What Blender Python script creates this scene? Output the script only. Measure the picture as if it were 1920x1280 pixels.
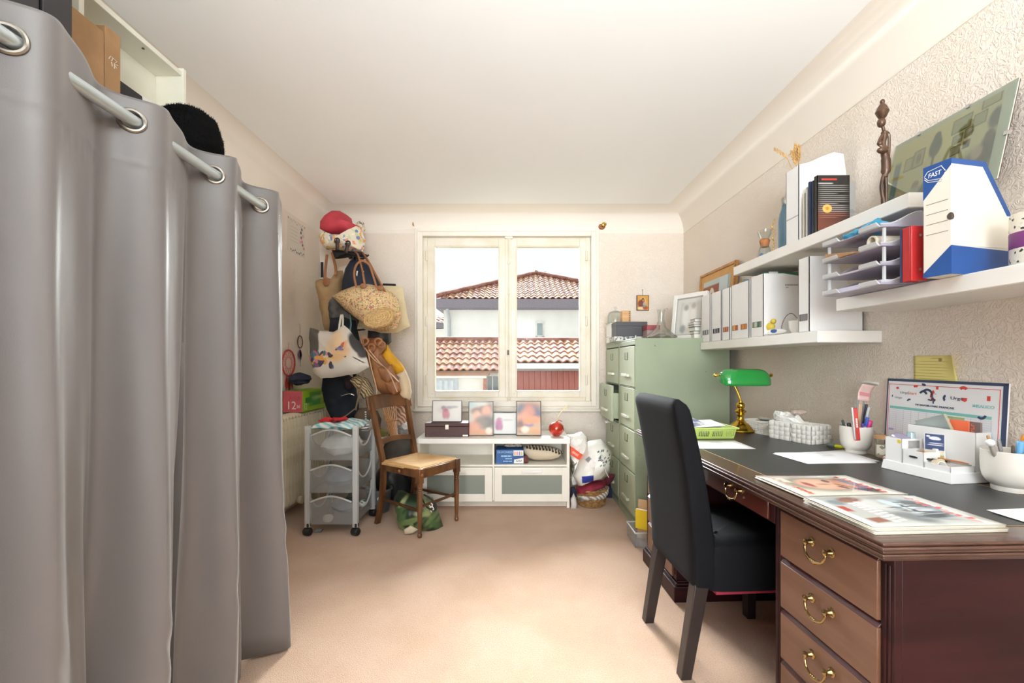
import bpy, bmesh, math, random
from math import sin, cos, pi, radians, sqrt, exp
from mathutils import Vector, Matrix, noise
random.seed(7)
SC = bpy.context.scene
COL = SC.collection
for _o in list(bpy.data.objects): bpy.data.objects.remove(_o)

# ------------------------------------------------------------------ camera, sky, lights, exposure
EYE = 1.15
cam_d = bpy.data.cameras.new('camera'); cam = bpy.data.objects.new('camera', cam_d); COL.objects.link(cam)
cam.location = (0, 0, EYE); cam.rotation_euler = (pi/2, 0, 0)
cam_d.sensor_width = 36; cam_d.lens = 36*840/1920; cam_d.shift_y = 39/1920; cam_d.clip_start = .05; cam_d.clip_end = 300
SC.camera = cam
world = bpy.data.worlds.new('sky'); SC.world = world; world.use_nodes = True
wn = world.node_tree.nodes; bgn = wn['Background']
bgn.inputs[0].default_value = (.93, .97, 1, 1); bgn.inputs[1].default_value = .92
def lamp(name, kind, energy, color, loc, rot, **k):
    d = bpy.data.lights.new(name, kind); d.energy = energy; d.color = color
    for a, b in k.items(): setattr(d, a, b)
    o = bpy.data.objects.new(name, d); o.location = loc; o.rotation_euler = rot; COL.objects.link(o); return o
# bright overcast sky on the window side: a very wide, soft sun shining into the room
lamp('soft_sun', 'SUN', 25.0, (.96, .98, 1), (0, 12, 6), (radians(-67), 0, radians(3)), angle=radians(38))
# added fill light behind the camera, brightening the far end and the walls
lamp('rear_daylight', 'AREA', 15, (.95, .98, 1), (-.1, -1.66, 1.45), (radians(85), 0, radians(-6)), shape='RECTANGLE', size=2.2, size_y=1.7, spread=radians(54))
# added unseen lamp behind the camera, washing the ceiling to lift the room
lamp('torchere_uplighter', 'AREA', 104, (.89, .96, 1), (.3, -1.15, 1.85), (radians(134), 0, 0), shape='DISK', size=.7, spread=radians(104))
SC.view_settings.view_transform = 'Standard'; SC.view_settings.look = 'None'
SC.view_settings.gamma = 1; SC.view_settings.use_curve_mapping = False; SC.view_settings.exposure = 0.35
SC.cycles.max_bounces = 10; SC.cycles.diffuse_bounces = 6; SC.cycles.transparent_max_bounces = 24
SC.cycles.sample_clamp_indirect = 4; SC.cycles.use_denoising = True
SC.cycles.caustics_reflective = False; SC.cycles.caustics_refractive = False

# ------------------------------------------------------------------ helpers
F = 840.0
def at(px, py, d): return Vector(((px-960)*d/F, d, EYE-(py-679)*d/F))   # a point at depth d, from where the photo shows it
def xat(px, d): return (px-960)*d/F
def zat(py, d): return EYE-(py-679)*d/F
def lin(c):
    if isinstance(c, str): c = tuple(int(c[i:i+2], 16) for i in (0, 2, 4))
    return tuple(((v/255)/12.92 if v/255 <= .04045 else ((v/255+.055)/1.055)**2.4) for v in c)+(1,)
MATS = {}
def nod(nt, t, **k):
    n = nt.nodes.new(t)
    for a, b in k.items():
        if a.startswith('i_'):
            a = a[2:]; n.inputs[int(a) if a.isdigit() else a.replace('_', ' ')].default_value = b
        else: setattr(n, a, b)
    return n
def mat(name, col, rough=.5, metal=0, var=.06, vs=8, bump=0, bs=120, col2=None, stretch=(1, 1, 1), spec=.5, coat=0, sheen=0, lo=.35, hi=.65, emit=0, trans=0):
    if name in MATS: return MATS[name]
    m = bpy.data.materials.new(name); m.use_nodes = True; nt = m.node_tree; L = nt.links.new
    p = nt.nodes['Principled BSDF']; MATS[name] = m
    p.inputs['Roughness'].default_value = rough; p.inputs['Metallic'].default_value = metal
    p.inputs['Specular IOR Level'].default_value = spec; p.inputs['Coat Weight'].default_value = coat
    p.inputs['Sheen Weight'].default_value = sheen; p.inputs['Transmission Weight'].default_value = trans
    c = lin(col); c2 = lin(col2) if col2 else tuple(v*(1-var*1.6) for v in c[:3])+(1,)
    tc = nod(nt, 'ShaderNodeTexCoord'); mp = nod(nt, 'ShaderNodeMapping'); mp.inputs['Scale'].default_value = stretch
    L(tc.outputs['Object'], mp.inputs[0])
    n = nod(nt, 'ShaderNodeTexNoise', i_Scale=vs, i_Detail=5.0); L(mp.outputs[0], n.inputs['Vector'])
    r = nod(nt, 'ShaderNodeMapRange', interpolation_type='SMOOTHSTEP'); r.inputs[1].default_value = lo; r.inputs[2].default_value = hi
    L(n.outputs[0], r.inputs[0])
    mx = nod(nt, 'ShaderNodeMix', data_type='RGBA'); mx.inputs[6].default_value = c; mx.inputs[7].default_value = c2
    L(r.outputs[0], mx.inputs[0]); L(mx.outputs[2], p.inputs['Base Color'])
    if emit: L(mx.outputs[2], p.inputs['Emission Color']); p.inputs['Emission Strength'].default_value = emit
    if bump:
        n2 = nod(nt, 'ShaderNodeTexNoise', i_Scale=bs, i_Detail=4.0); L(mp.outputs[0], n2.inputs['Vector'])
        b = nod(nt, 'ShaderNodeBump', i_Strength=bump, i_Distance=.01); L(n2.outputs[0], b.inputs['Height']); L(b.outputs[0], p.inputs['Normal'])
    return m
def see(name, tint, clear, rough=.05, diff=None, dcol='ffffff', gloss=.08, gmax=None):
    """clear or frosted sheet: part of the light goes straight through, part is reflected, part is scattered"""
    if name in MATS: return MATS[name]
    m = bpy.data.materials.new(name); m.use_nodes = True; nt = m.node_tree; L = nt.links.new; nt.nodes.remove(nt.nodes['Principled BSDF'])
    out = nt.nodes['Material Output']; MATS[name] = m
    tr = nod(nt, 'ShaderNodeBsdfTransparent', i_0=lin(tint)); gl = nod(nt, 'ShaderNodeBsdfGlossy', i_Roughness=rough)
    fr = nod(nt, 'ShaderNodeLayerWeight', i_Blend=.25); mr = nod(nt, 'ShaderNodeMapRange'); mr.inputs[3].default_value = gloss; mr.inputs[4].default_value = min(1, gloss+.5) if gmax is None else gmax
    L(fr.outputs['Fresnel'], mr.inputs[0])
    base = tr
    if clear < 1:
        df = nod(nt, 'ShaderNodeBsdfDiffuse', i_0=lin(dcol)); tl = nod(nt, 'ShaderNodeBsdfTranslucent', i_0=lin(dcol))
        a = nod(nt, 'ShaderNodeMixShader', i_0=.3); L(df.outputs[0], a.inputs[1]); L(tl.outputs[0], a.inputs[2])
        b = nod(nt, 'ShaderNodeMixShader', i_0=1-clear); L(tr.outputs[0], b.inputs[1]); L(a.outputs[0], b.inputs[2]); base = b
    c = nod(nt, 'ShaderNodeMixShader'); L(mr.outputs[0], c.inputs[0]); L(base.outputs[0], c.inputs[1]); L(gl.outputs[0], c.inputs[2])
    L(c.outputs[0], out.inputs[0]); return m
def print_mat(name, base, blobs, axes='xz', rough=.45, grain=.0, coat=0):
    """flat print: soft or hard ellipses ('e') and boxes ('b') in the sheet's own metres: (kind,u,v,ru,rv,angle,softness,colour)"""
    if name in MATS: return MATS[name]
    m = bpy.data.materials.new(name); m.use_nodes = True; nt = m.node_tree; L = nt.links.new
    p = nt.nodes['Principled BSDF']; p.inputs['Roughness'].default_value = rough; p.inputs['Coat Weight'].default_value = coat; MATS[name] = m
    tc = nod(nt, 'ShaderNodeTexCoord'); sp = nod(nt, 'ShaderNodeSeparateXYZ'); L(tc.outputs['Object'], sp.inputs[0])
    cb = nod(nt, 'ShaderNodeCombineXYZ'); ix = {'x': 0, 'y': 1, 'z': 2}
    L(sp.outputs[ix[axes[0]]], cb.inputs[0]); L(sp.outputs[ix[axes[1]]], cb.inputs[1])
    cur = nod(nt, 'ShaderNodeRGB'); cur.outputs[0].default_value = lin(base); cur = cur.outputs[0]
    for (k, u, v, ru, rv, an, soft, c) in blobs:
        mp = nod(nt, 'ShaderNodeMapping', vector_type='TEXTURE'); mp.inputs[1].default_value = (u, v, 0); mp.inputs[2].default_value = (0, 0, radians(an)); mp.inputs[3].default_value = (ru, rv, 1)
        L(cb.outputs[0], mp.inputs[0])
        if k == 'e':
            l = nod(nt, 'ShaderNodeVectorMath', operation='LENGTH'); L(mp.outputs[0], l.inputs[0]); d = l.outputs['Value']
        else:
            ab = nod(nt, 'ShaderNodeVectorMath', operation='ABSOLUTE'); L(mp.outputs[0], ab.inputs[0]); s2 = nod(nt, 'ShaderNodeSeparateXYZ'); L(ab.outputs[0], s2.inputs[0])
            mm = nod(nt, 'ShaderNodeMath', operation='MAXIMUM'); L(s2.outputs[0], mm.inputs[0]); L(s2.outputs[1], mm.inputs[1]); d = mm.outputs[0]
        r = nod(nt, 'ShaderNodeMapRange', interpolation_type='SMOOTHSTEP'); r.inputs[1].default_value = 1+soft; r.inputs[2].default_value = max(0, 1-soft)
        L(d, r.inputs[0]); mx = nod(nt, 'ShaderNodeMix', data_type='RGBA'); L(r.outputs[0], mx.inputs[0]); L(cur, mx.inputs[6]); mx.inputs[7].default_value = lin(c); cur = mx.outputs[2]
    if grain:
        n = nod(nt, 'ShaderNodeTexNoise', i_Scale=60.0); L(tc.outputs['Object'], n.inputs['Vector']); mx = nod(nt, 'ShaderNodeMix', data_type='RGBA', blend_type='OVERLAY'); mx.inputs[0].default_value = grain
        L(cur, mx.inputs[6]); L(n.outputs[0], mx.inputs[7]); cur = mx.outputs[2]
    L(cur, p.inputs['Base Color']); return m
def wave_mat(name, c1, c2, scale, axis='X', rough=.7, dist=0, bump=.4, kind='BANDS', c3=None):
    if name in MATS: return MATS[name]
    m = mat(name, c1, rough); nt = m.node_tree; L = nt.links.new; p = nt.nodes['Principled BSDF']
    tc = nod(nt, 'ShaderNodeTexCoord'); w = nod(nt, 'ShaderNodeTexWave', wave_type=kind, i_Scale=scale, i_Distortion=dist)
    if kind == 'BANDS': w.bands_direction = axis
    else: w.rings_direction = axis
    L(tc.outputs['Object'], w.inputs[0]); mx = nod(nt, 'ShaderNodeMix', data_type='RGBA'); mx.inputs[6].default_value = lin(c1); mx.inputs[7].default_value = lin(c2)
    L(w.outputs[1], mx.inputs[0]); L(mx.outputs[2], p.inputs['Base Color'])
    b = nod(nt, 'ShaderNodeBump', i_Strength=bump, i_Distance=.004); L(w.outputs[1], b.inputs['Height']); L(b.outputs[0], p.inputs['Normal']); return m
def speckle_mat(name, base, cols, scale=120, rough=.8, dens=.5, bump=.3):
    """fine coloured flecks (voronoi cells that pick a colour)"""
    if name in MATS: return MATS[name]
    m = mat(name, base, rough); nt = m.node_tree; L = nt.links.new; p = nt.nodes['Principled BSDF']
    tc = nod(nt, 'ShaderNodeTexCoord'); v = nod(nt, 'ShaderNodeTexVoronoi', i_Scale=float(scale)); L(tc.outputs['Object'], v.inputs['Vector'])
    s = nod(nt, 'ShaderNodeSeparateColor'); L(v.outputs['Color'], s.inputs[0]); rp = nod(nt, 'ShaderNodeValToRGB'); rp.color_ramp.interpolation = 'CONSTANT'
    e = rp.color_ramp.elements; e[0].color = lin(base); e[1].position = 1-dens; e[1].color = lin(cols[0])
    for i, c in enumerate(cols[1:]): q = e.new(1-dens+dens*(i+1)/len(cols)); q.color = lin(c)
    L(s.outputs[0], rp.inputs[0]); L(rp.outputs[0], p.inputs['Base Color'])
    b = nod(nt, 'ShaderNodeBump', i_Strength=bump, i_Distance=.003); L(v.outputs['Distance'], b.inputs['Height']); L(b.outputs[0], p.inputs['Normal']); return m

class B:
    """collects shapes, builds ONE mesh object"""
    def __init__(s): s.v = []; s.f = []; s.m = []; s.T = Matrix()
    def add(s, vs, fs, m=0):
        n = len(s.v); s.v += [s.T @ Vector(p) for p in vs]; s.f += [tuple(i+n for i in f) for f in fs]; s.m += [m]*len(fs); return s
    def bx(s, x0, x1, y0, y1, z0, z1, m=0):
        return s.add([(x, y, z) for z in (z0, z1) for y in (y0, y1) for x in (x0, x1)], [(0, 2, 3, 1), (4, 5, 7, 6), (0, 1, 5, 4), (2, 6, 7, 3), (0, 4, 6, 2), (1, 3, 7, 5)], m)
    def hexa(s, p, m=0):   # 8 points: bottom ring 0-3, top ring 4-7
        return s.add(p, [(3, 2, 1, 0), (4, 5, 6, 7), (0, 1, 5, 4), (1, 2, 6, 5), (2, 3, 7, 6), (3, 0, 4, 7)], m)
    def prism(s, poly, a, b, plane='xz', m=0):
        n = len(poly)
        def P(u, v, w): return {'xz': (u, w, v), 'xy': (u, v, w), 'yz': (w, u, v)}[plane]
        return s.add([P(u, v, a) for u, v in poly]+[P(u, v, b) for u, v in poly], [tuple(range(n)), tuple(range(2*n-1, n-1, -1))]+[(i, (i+1) % n, n+(i+1) % n, n+i) for i in range(n)], m)
    def tube(s, pts, r, n=8, m=0, closed=False, flat=1.0):
        pts = [Vector(p) for p in pts]; k = len(pts); rs = r if isinstance(r, (list, tuple)) else [r]*k
        up = None; rings = []
        for i in range(k):
            a = pts[(i-1) % k] if (closed or i > 0) else pts[i]; b = pts[(i+1) % k] if (closed or i < k-1) else pts[i]
            t = (b-a); t = t.normalized() if t.length > 1e-9 else Vector((0, 0, 1))
            if up is None: up = t.orthogonal().normalized() if abs(t.z) > .98 else (Vector((0, 0, 1))-t*t.z).normalized()
            up = (up-t*up.dot(t)); up = up.normalized() if up.length > 1e-6 else t.orthogonal().normalized(); sd = t.cross(up)
            rings.append([pts[i]+(up*cos(2*pi*j/n)*flat+sd*sin(2*pi*j/n))*rs[i] for j in range(n)])
        vs = [q for g in rings for q in g]; fs = []
        for i in range(k if closed else k-1):
            for j in range(n): fs.append((i*n+j, i*n+(j+1) % n, ((i+1) % k)*n+(j+1) % n, ((i+1) % k)*n+j))
        if not closed: fs += [tuple(range(n-1, -1, -1)), tuple(range((k-1)*n, k*n))]
        return s.add(vs, fs, m)
    def lathe(s, prof, n=24, c=(0, 0, 0), m=0, sx=1, sy=1):
        vs = []; fs = []; k = len(prof)
        for r, z in prof:
            for j in range(n): vs.append((c[0]+r*cos(2*pi*j/n)*sx, c[1]+r*sin(2*pi*j/n)*sy, c[2]+z))
        for i in range(k-1):
            for j in range(n): fs.append((i*n+j, i*n+(j+1) % n, (i+1)*n+(j+1) % n, (i+1)*n+j))
        if prof[0][0] > 1e-6: fs.append(tuple(range(n-1, -1, -1)))
        if prof[-1][0] > 1e-6: fs.append(tuple(range((k-1)*n, k*n)))
        return s.add(vs, fs, m)
    def shell(s, prof, n=24, c=(0, 0, 0), m=0, sx=1, sy=1):   # open lathe (no caps): profile already goes out and back in
        vs = []; fs = []; k = len(prof)
        for r, z in prof:
            for j in range(n): vs.append((c[0]+r*cos(2*pi*j/n)*sx, c[1]+r*sin(2*pi*j/n)*sy, c[2]+z))
        for i in range(k-1):
            for j in range(n): fs.append((i*n+j, i*n+(j+1) % n, (i+1)*n+(j+1) % n, (i+1)*n+j))
        return s.add(vs, fs, m)
    def grid(s, fn, nu, nv, m=0, cu=False):
        vs = [fn(i/(nu if cu else nu-1), j/(nv-1)) for i in range(nu) for j in range(nv)]; fs = []
        for i in range(nu if cu else nu-1):
            for j in range(nv-1): a = i*nv+j; b = ((i+1) % nu)*nv+j; fs.append((a, b, b+1, a+1))
        return s.add(vs, fs, m)
    def ell(s, c, r, nu=16, nv=10, m=0):
        r = r if isinstance(r, (tuple, list)) else (r, r, r)
        return s.grid(lambda u, v: (c[0]+r[0]*cos(2*pi*u)*sin(pi*(.002+.996*v)), c[1]+r[1]*sin(2*pi*u)*sin(pi*(.002+.996*v)), c[2]-r[2]*cos(pi*(.002+.996*v))), nu, nv, m, True)
    def pillow(s, outline, depth, rings=7, plane='xz', m=0, wr=0.0, ws=9.0, power=.5, c=None, back=1.0, seed=0, ctr=None):
        """soft, stuffed shape from an outline: two cheeks that meet along the outline"""
        n0 = len(outline); out = []
        for i in range(n0):
            a = Vector(outline[i]); b = Vector(outline[(i+1) % n0]); k = max(1, int((b-a).length/max(.012, depth*.25)))
            k = min(k, 8)
            for j in range(k): out.append(a.lerp(b, j/k))
        n = len(out); cx = ctr[0] if ctr else sum(p[0] for p in out)/n; cy = ctr[1] if ctr else sum(p[1] for p in out)/n
        vs = []; fs = []; off = c or (0, 0, 0)
        def P(u, v, w):
            q = {'xz': Vector((u, w, v)), 'xy': Vector((u, v, w)), 'yz': Vector((w, u, v))}[plane]
            if wr:
                h = noise.noise_vector(q*ws+Vector((seed*7.1, seed*3.3, 0)))*wr+noise.noise_vector(q*ws*2.7)*wr*.45; q = q+h
            return q+Vector(off)
        idx = {}
        for sd in (-1, 1):
            for k in range(rings+1):
                t = k/rings; w = sd*depth*.5*max(0, 1-t**2.2)**power*(back if sd > 0 else 1)
                for j in range(n):
                    if k == rings and sd == 1: idx[(sd, k, j)] = idx[(-1, k, j)]; continue
                    if k == 0:
                        if j == 0: vs.append(P(cx, cy, w)); idx[(sd, 0)] = len(vs)-1
                        idx[(sd, 0, j)] = idx[(sd, 0)]; continue
                    vs.append(P(cx+(out[j][0]-cx)*t, cy+(out[j][1]-cy)*t, w)); idx[(sd, k, j)] = len(vs)-1
            for k in range(rings):
                for j in range(n):
                    j2 = (j+1) % n
                    if k == 0: fs.append((idx[(sd, 0)], idx[(sd, 1, j)], idx[(sd, 1, j2)]))
                    else: fs.append((idx[(sd, k, j)], idx[(sd, k+1, j)], idx[(sd, k+1, j2)], idx[(sd, k, j2)]))
        return s.add(vs, fs, m)
    def build(s, name, mats, parent=None, loc=(0, 0, 0), rot=(0, 0, 0), smooth=True, bevel=0, seg=2, ang=38, fix=True):
        me = bpy.data.meshes.new(name); me.from_pydata([tuple(p) for p in s.v], [], s.f)
        mats = mats if isinstance(mats, (list, tuple)) else [mats]
        for m in mats: me.materials.append(m)
        if len(mats) > 1:
            for p, i in zip(me.polygons, s.m): p.material_index = i
        if fix:
            bm = bmesh.new(); bm.from_mesh(me); bmesh.ops.recalc_face_normals(bm, faces=bm.faces); bm.to_mesh(me); bm.free()
        if smooth:
            me.polygons.foreach_set('use_smooth', [True]*len(me.polygons)); me.set_sharp_from_angle(angle=radians(ang))
        o = bpy.data.objects.new(name, me); COL.objects.link(o); o.location = loc; o.rotation_euler = rot
        if parent is not None: o.parent = parent
        if bevel:
            b = o.modifiers.new('edge', 'BEVEL'); b.width = bevel; b.segments = seg; b.limit_method = 'ANGLE'; b.angle_limit = radians(40); b.harden_normals = False
        return o
def tag(o, label=None, cat=None, group=None, kind=None):
    if label: o['label'] = label
    if cat: o['category'] = cat
    if group: o['group'] = group
    if kind: o['kind'] = kind
    return o
def thing(name, label, cat, loc=(0, 0, 0), rz=0, group=None, rot=None, kind=None):
    o = bpy.data.objects.new(name, None); o.empty_display_size = .05; COL.objects.link(o); o.location = loc; o.rotation_euler = rot or (0, 0, rz)
    return tag(o, label, cat, group, kind)
def dup(o, parent=None, **k):
    c = o.copy(); COL.objects.link(c)
    if parent is not None: c.parent = parent
    for ch in [q for q in bpy.data.objects if q.parent == o and q != c]: dup(ch, c)
    for a, b in k.items():
        if a in ('label', 'group'): c[a] = b
        else: setattr(c, a, b)
    return c
def share(o, parent, loc=None, rot=None, scale=None):      # one more alike piece on the same thing
    c = o.copy(); COL.objects.link(c); c.parent = parent
    if loc is not None: c.location = loc
    if rot is not None: c.rotation_euler = rot
    if scale is not None: c.scale = scale
    return c
def lettering(s, width, m, parent, loc, rot, h=None, ext=.0004, name='lettering', shear=0, align='CENTER'):
    cu = bpy.data.curves.new(name, 'FONT'); cu.body = s; cu.align_x = align; cu.align_y = 'CENTER'; cu.extrude = ext; cu.shear = shear; cu.resolution_u = 3
    t = bpy.data.objects.new(name, cu); me = bpy.data.meshes.new_from_object(t); bpy.data.objects.remove(t)
    xs = [v.co.x for v in me.vertices] or [0, 1]; ys = [v.co.y for v in me.vertices] or [0, 1]
    k = width/max(1e-6, max(xs)-min(xs)); ky = h/max(1e-6, max(ys)-min(ys)) if h else k
    for v in me.vertices: v.co.x *= k; v.co.y *= ky
    me.materials.clear(); me.materials.append(m)
    o = bpy.data.objects.new(name, me); COL.objects.link(o); o.location = loc; o.rotation_euler = rot; o.parent = parent; return o
def arc(c, r, a0, a1, n, ax='xz', r2=None):
    o = []; r2 = r2 or r
    for i in range(n+1):
        a = radians(a0+(a1-a0)*i/n); u, v = r*cos(a), r2*sin(a)
        o.append({'xz': (c[0]+u, c[1], c[2]+v), 'yz': (c[0], c[1]+u, c[2]+v), 'xy': (c[0]+u, c[1]+v, c[2])}[ax])
    return o
def ellipse(cx, cy, rx, ry, n=24): return [(cx+rx*cos(2*pi*i/n), cy+ry*sin(2*pi*i/n)) for i in range(n)]
def spline(pts, n=6):
    P = [Vector(p) for p in pts]; o = []
    for i in range(len(P)-1):
        a, b, c, d = P[max(0, i-1)], P[i], P[i+1], P[min(len(P)-1, i+2)]
        for k in range(n):
            t = k/n; o.append(.5*((2*b)+(c-a)*t+(2*a-5*b+4*c-d)*t*t+(3*b-a-3*c+d)*t**3))
    o.append(P[-1]); return o
WHITE = mat('white_lacquer', 'f1f0ec', .35, var=.02)
PAPER = mat('white_paper', 'f3f2ef', .7, var=.03)
BLACK = mat('black_plastic', '161616', .45)
CHROME = mat('chrome', 'd8d8d8', .18, 1, var=.04)
BRASS = mat('polished_brass', 'cfa63f', .2, 1, var=.08)
GLASS = see('clear_glass', 'fafcfb', 1, gloss=.03)
PANE = see('window_glass', 'fafcfb', 1, gloss=.0, gmax=.10)
INK = mat('black_ink', '26262a', .6, var=0)

# ------------------------------------------------------------------ the room shell
XL, XR, YB, YF, ZC, CR = -1.757, 1.57, 4.10, -1.72, 2.53, .2
def wallpaper(name, col, col2):
    m = mat(name, col, .75, var=.05, vs=1.6, col2=col2, lo=.3, hi=.7); nt = m.node_tree; L = nt.links.new; p = nt.nodes['Principled BSDF']
    tc = nod(nt, 'ShaderNodeTexCoord'); w = nod(nt, 'ShaderNodeTexNoise', i_Scale=34.0, i_Detail=5.0, i_Distortion=3.2); L(tc.outputs['Object'], w.inputs['Vector'])
    r = nod(nt, 'ShaderNodeMapRange', interpolation_type='SMOOTHSTEP'); r.inputs[1].default_value = .44; r.inputs[2].default_value = .6; L(w.outputs[0], r.inputs[0])
    b = nod(nt, 'ShaderNodeBump', i_Strength=.5, i_Distance=.006); L(r.outputs[0], b.inputs['Height']); L(b.outputs[0], p.inputs['Normal']); return m
WALL = wallpaper('cream_embossed_wallpaper', 'f0e6db', 'ecdfd0')
CEIL = mat('matt_ceiling_paint', 'f7f7f5', .9, var=.015, vs=1)
carpet = mat('beige_pile_carpet', 'd6b59c', .95, var=.1, vs=3, col2='cdaa8f', bump=.9, bs=260, sheen=.2, spec=.1)
nt = carpet.node_tree; _n = nod(nt, 'ShaderNodeTexNoise', i_Scale=190.0, i_Detail=2.0); _t = nod(nt, 'ShaderNodeTexCoord'); nt.links.new(_t.outputs['Object'], _n.inputs['Vector'])
_m = nod(nt, 'ShaderNodeMix', data_type='RGBA', blend_type='MULTIPLY'); _m.inputs[0].default_value = .55
_r = nod(nt, 'ShaderNodeMapRange'); _r.inputs[1].default_value = .3; _r.inputs[2].default_value = .7; _r.inputs[3].default_value = .72; _r.inputs[4].default_value = 1.1
_p = nt.nodes['Principled BSDF']; _l = _p.inputs['Base Color'].links[0].from_socket
nt.links.new(_n.outputs[0], _r.inputs[0]); nt.links.new(_l, _m.inputs[6]); nt.links.new(_r.outputs[0], _m.inputs[7]); nt.links.new(_m.outputs[2], _p.inputs['Base Color'])
def struct(name, b, m, parent=None, **k):
    o = b.build(name, m, parent, **k)
    if parent is None: o['kind'] = 'structure'
    return o
struct('floor', B().bx(XL-.1, XR+.1, YF-.1, YB+.1, -.06, 0), carpet, smooth=False)
# ceiling with a coved edge all round
def cove():
    b = B(); n = 8; rings = []
    for i in range(n+1):
        a = pi/2*i/n; d = CR*(1-sin(a)) if False else CR*(1-cos(pi/2-a)); z = ZC-CR+CR*sin(a); d = CR*(1-cos(a))
        rings.append([(XL+d, YF+d, z), (XR-d, YF+d, z), (XR-d, YB-d, z), (XL+d, YB-d, z)])
    vs = [p for r in rings for p in r]; fs = []
    for i in range(n):
        for j in range(4): fs.append((i*4+j, i*4+(j+1) % 4, (i+1)*4+(j+1) % 4, (i+1)*4+j))
    fs.append(tuple(n*4+j for j in range(4)))
    k = len(vs); T = ZC+.08
    vs += [(XL-.1, YF-.1, T), (XR+.1, YF-.1, T), (XR+.1, YB+.2, T), (XL-.1, YB+.2, T)]
    fs += [(k, k+1, k+2, k+3)]
    for j in range(4): fs.append((j, (j+1) % 4, k+(j+1) % 4, k+j))
    b.add(vs, fs); b.m = [1]*(n*4)+[0]*(len(fs)-n*4); return b
struct('ceiling', cove(), [CEIL, mat('cream_cove_paint', 'f0e8dd', .85, var=.02, vs=1)], ang=50)
HT = ZC+.05
struct('wall_left', B().bx(XL-.1, XL, YF-.1, YB+.1, -.05, HT-.25), WALL, smooth=False)
struct('wall_right', B().bx(XR, XR+.1, YF-.1, YB+.1, -.05, HT-.25), WALL, smooth=False)
WX0, WX1, WZ0, WZ1 = -.842, .742, .765, 2.335
b = B(); y0, y1, top = YB, YB+.22, HT-.25
b.bx(XL-.1, WX0, y0, y1, -.05, top).bx(WX1, XR+.1, y0, y1, -.05, top).bx(WX0, WX1, y0, y1, -.05, WZ0)
b.bx(WX0, WX1, y0, y1, WZ1, top+.02)
struct('wall_back', b, WALL, smooth=False)
b = B(); b.bx(XL-.1, -1.3, YF-.1, YF, -.05, top).bx(1.1, XR+.1, YF-.1, YF, -.05, top).bx(-1.3, 1.1, YF-.1, YF, -.05, .55).bx(-1.3, 1.1, YF-.1, YF, 2.3, top)  # unseen rear wall, its wide opening added to let sky light in
struct('wall_front', b, WALL, smooth=False)
TRIM = mat('cream_gloss_trim', 'eee8dc', .4, var=.03)
struct('baseboard_back', B().bx(XL, XR, YB-.014, YB, 0, .1), TRIM, bevel=.004)
struct('baseboard_left', B().bx(XL, XL+.014, -1.6, YB-.02, 0, .1), TRIM, bevel=.004)
struct('baseboard_right', B().bx(XR-.014, XR, -1.6, YB-.02, 0, .1), TRIM, bevel=.004)
b = B().bx(XL, WX0-.05, YB-.005, YB, 2.358, 2.37).bx(WX1+.06, XR, YB-.005, YB, 2.358, 2.37)
struct('trim_1', b, TRIM)
b = B().bx(XR-.004, XR, -.5, YB, 2.325, 2.333)
struct('trim_2', b, TRIM)

# ------------------------------------------------------------------ the window
PAINT = mat('cream_window_paint', 'e9e3d6', .42, var=.05, vs=5, col2='e0d7c2')
win = thing('window_1', None, None, (0, YB, 0), kind='structure')
win['label'] = 'painted wooden casement window with two glazed sashes in the back wall'
def ring4(b, x0, x1, z0, z1, w, y0, y1, m=0):
    b.bx(x0, x0+w, y0, y1, z0, z1, m).bx(x1-w, x1, y0, y1, z0, z1, m).bx(x0+w, x1-w, y0, y1, z0, z0+w, m).bx(x0+w, x1-w, y0, y1, z1-w, z1, m); return b
b = B(); ring4(b, -.888, .795, .722, 2.372, .03, -.018, 0); ring4(b, -.858, .765, .752, 2.342, .045, -.035, .0); ring4(b, -.862, .769, .748, 2.346, .012, -.042, 0)
b.build('architrave', TRIM, win, bevel=.004)
b = B(); ring4(b, -.842, .742, .765, 2.335, .02, 0, .2); ring4(b, -.822, .722, .785, 2.315, .045, .03, .1)
b.build('window_frame', PAINT, win, bevel=.004)
b = B().bx(-.90, .81, -.045, 0, .70, .728)
b.build('window_sill', TRIM, win, bevel=.008)
d0 = YB+.04; k0 = d0/F
sx = [xat(802, d0), xat(952, d0), xat(952, d0), xat(1098, d0)]; gx = [xat(817, d0), xat(934.5, d0), xat(969.5, d0), xat(1086, d0)]
zb, zt, gb, gt = zat(744.5, d0), zat(448, d0), zat(732, d0), zat(463.5, d0)
for i in (0, 1):
    b = B(); x0, x1, g0, g1 = sx[i*2], sx[i*2+1], gx[i*2], gx[i*2+1]
    b.bx(x0, g0, .018, .07, zb, zt).bx(g1, x1, .018, .07, zb, zt).bx(g0, g1, .018, .07, zb, gb).bx(g0, g1, .018, .07, gt, zt)
    ring4(b, g0-.012, g1+.012, gb-.012, gt+.012, .006, .012, .02)
    if i == 1: b.bx(x0-.022, x0+.032, .004, .02, zb, zt)
    s = b.build('sash', PAINT, win, bevel=.004)
    B().bx(g0-.005, g1+.005, .042, .046, gb-.005, gt+.005).build('pane', PANE, s, smooth=False)
    hx = x0-.004 if i == 0 else x1+.004
    for hz in (zb+.16, (zb+zt)/2-.03, zt-.16): B().lathe([(.009, -.045), (.011, -.04), (.011, .04), (.009, .045)], 10, (hx, .012, hz)).build('hinge', PAINT, s)
    B().bx(g0-.03, g0-.026, .016, .019, gb-.03, gb-.026).build('drip_mark', INK, s)
b = B().tube([(xat(954, d0), -.008, zb-.03), (xat(954, d0), -.008, zt+.02)], .006, 8)
for zz in (zb-.01, zt-.005, (zb+zt)/2+.22, (zb+zt)/2+.5): b.lathe([(.008, -.012), (.012, -.008), (.012, .008), (.008, .012)], 10, (xat(954, d0), -.006, zz))
b.bx(xat(947, d0), xat(961, d0), -.02, .004, zt-.01, zt+.03)
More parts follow.
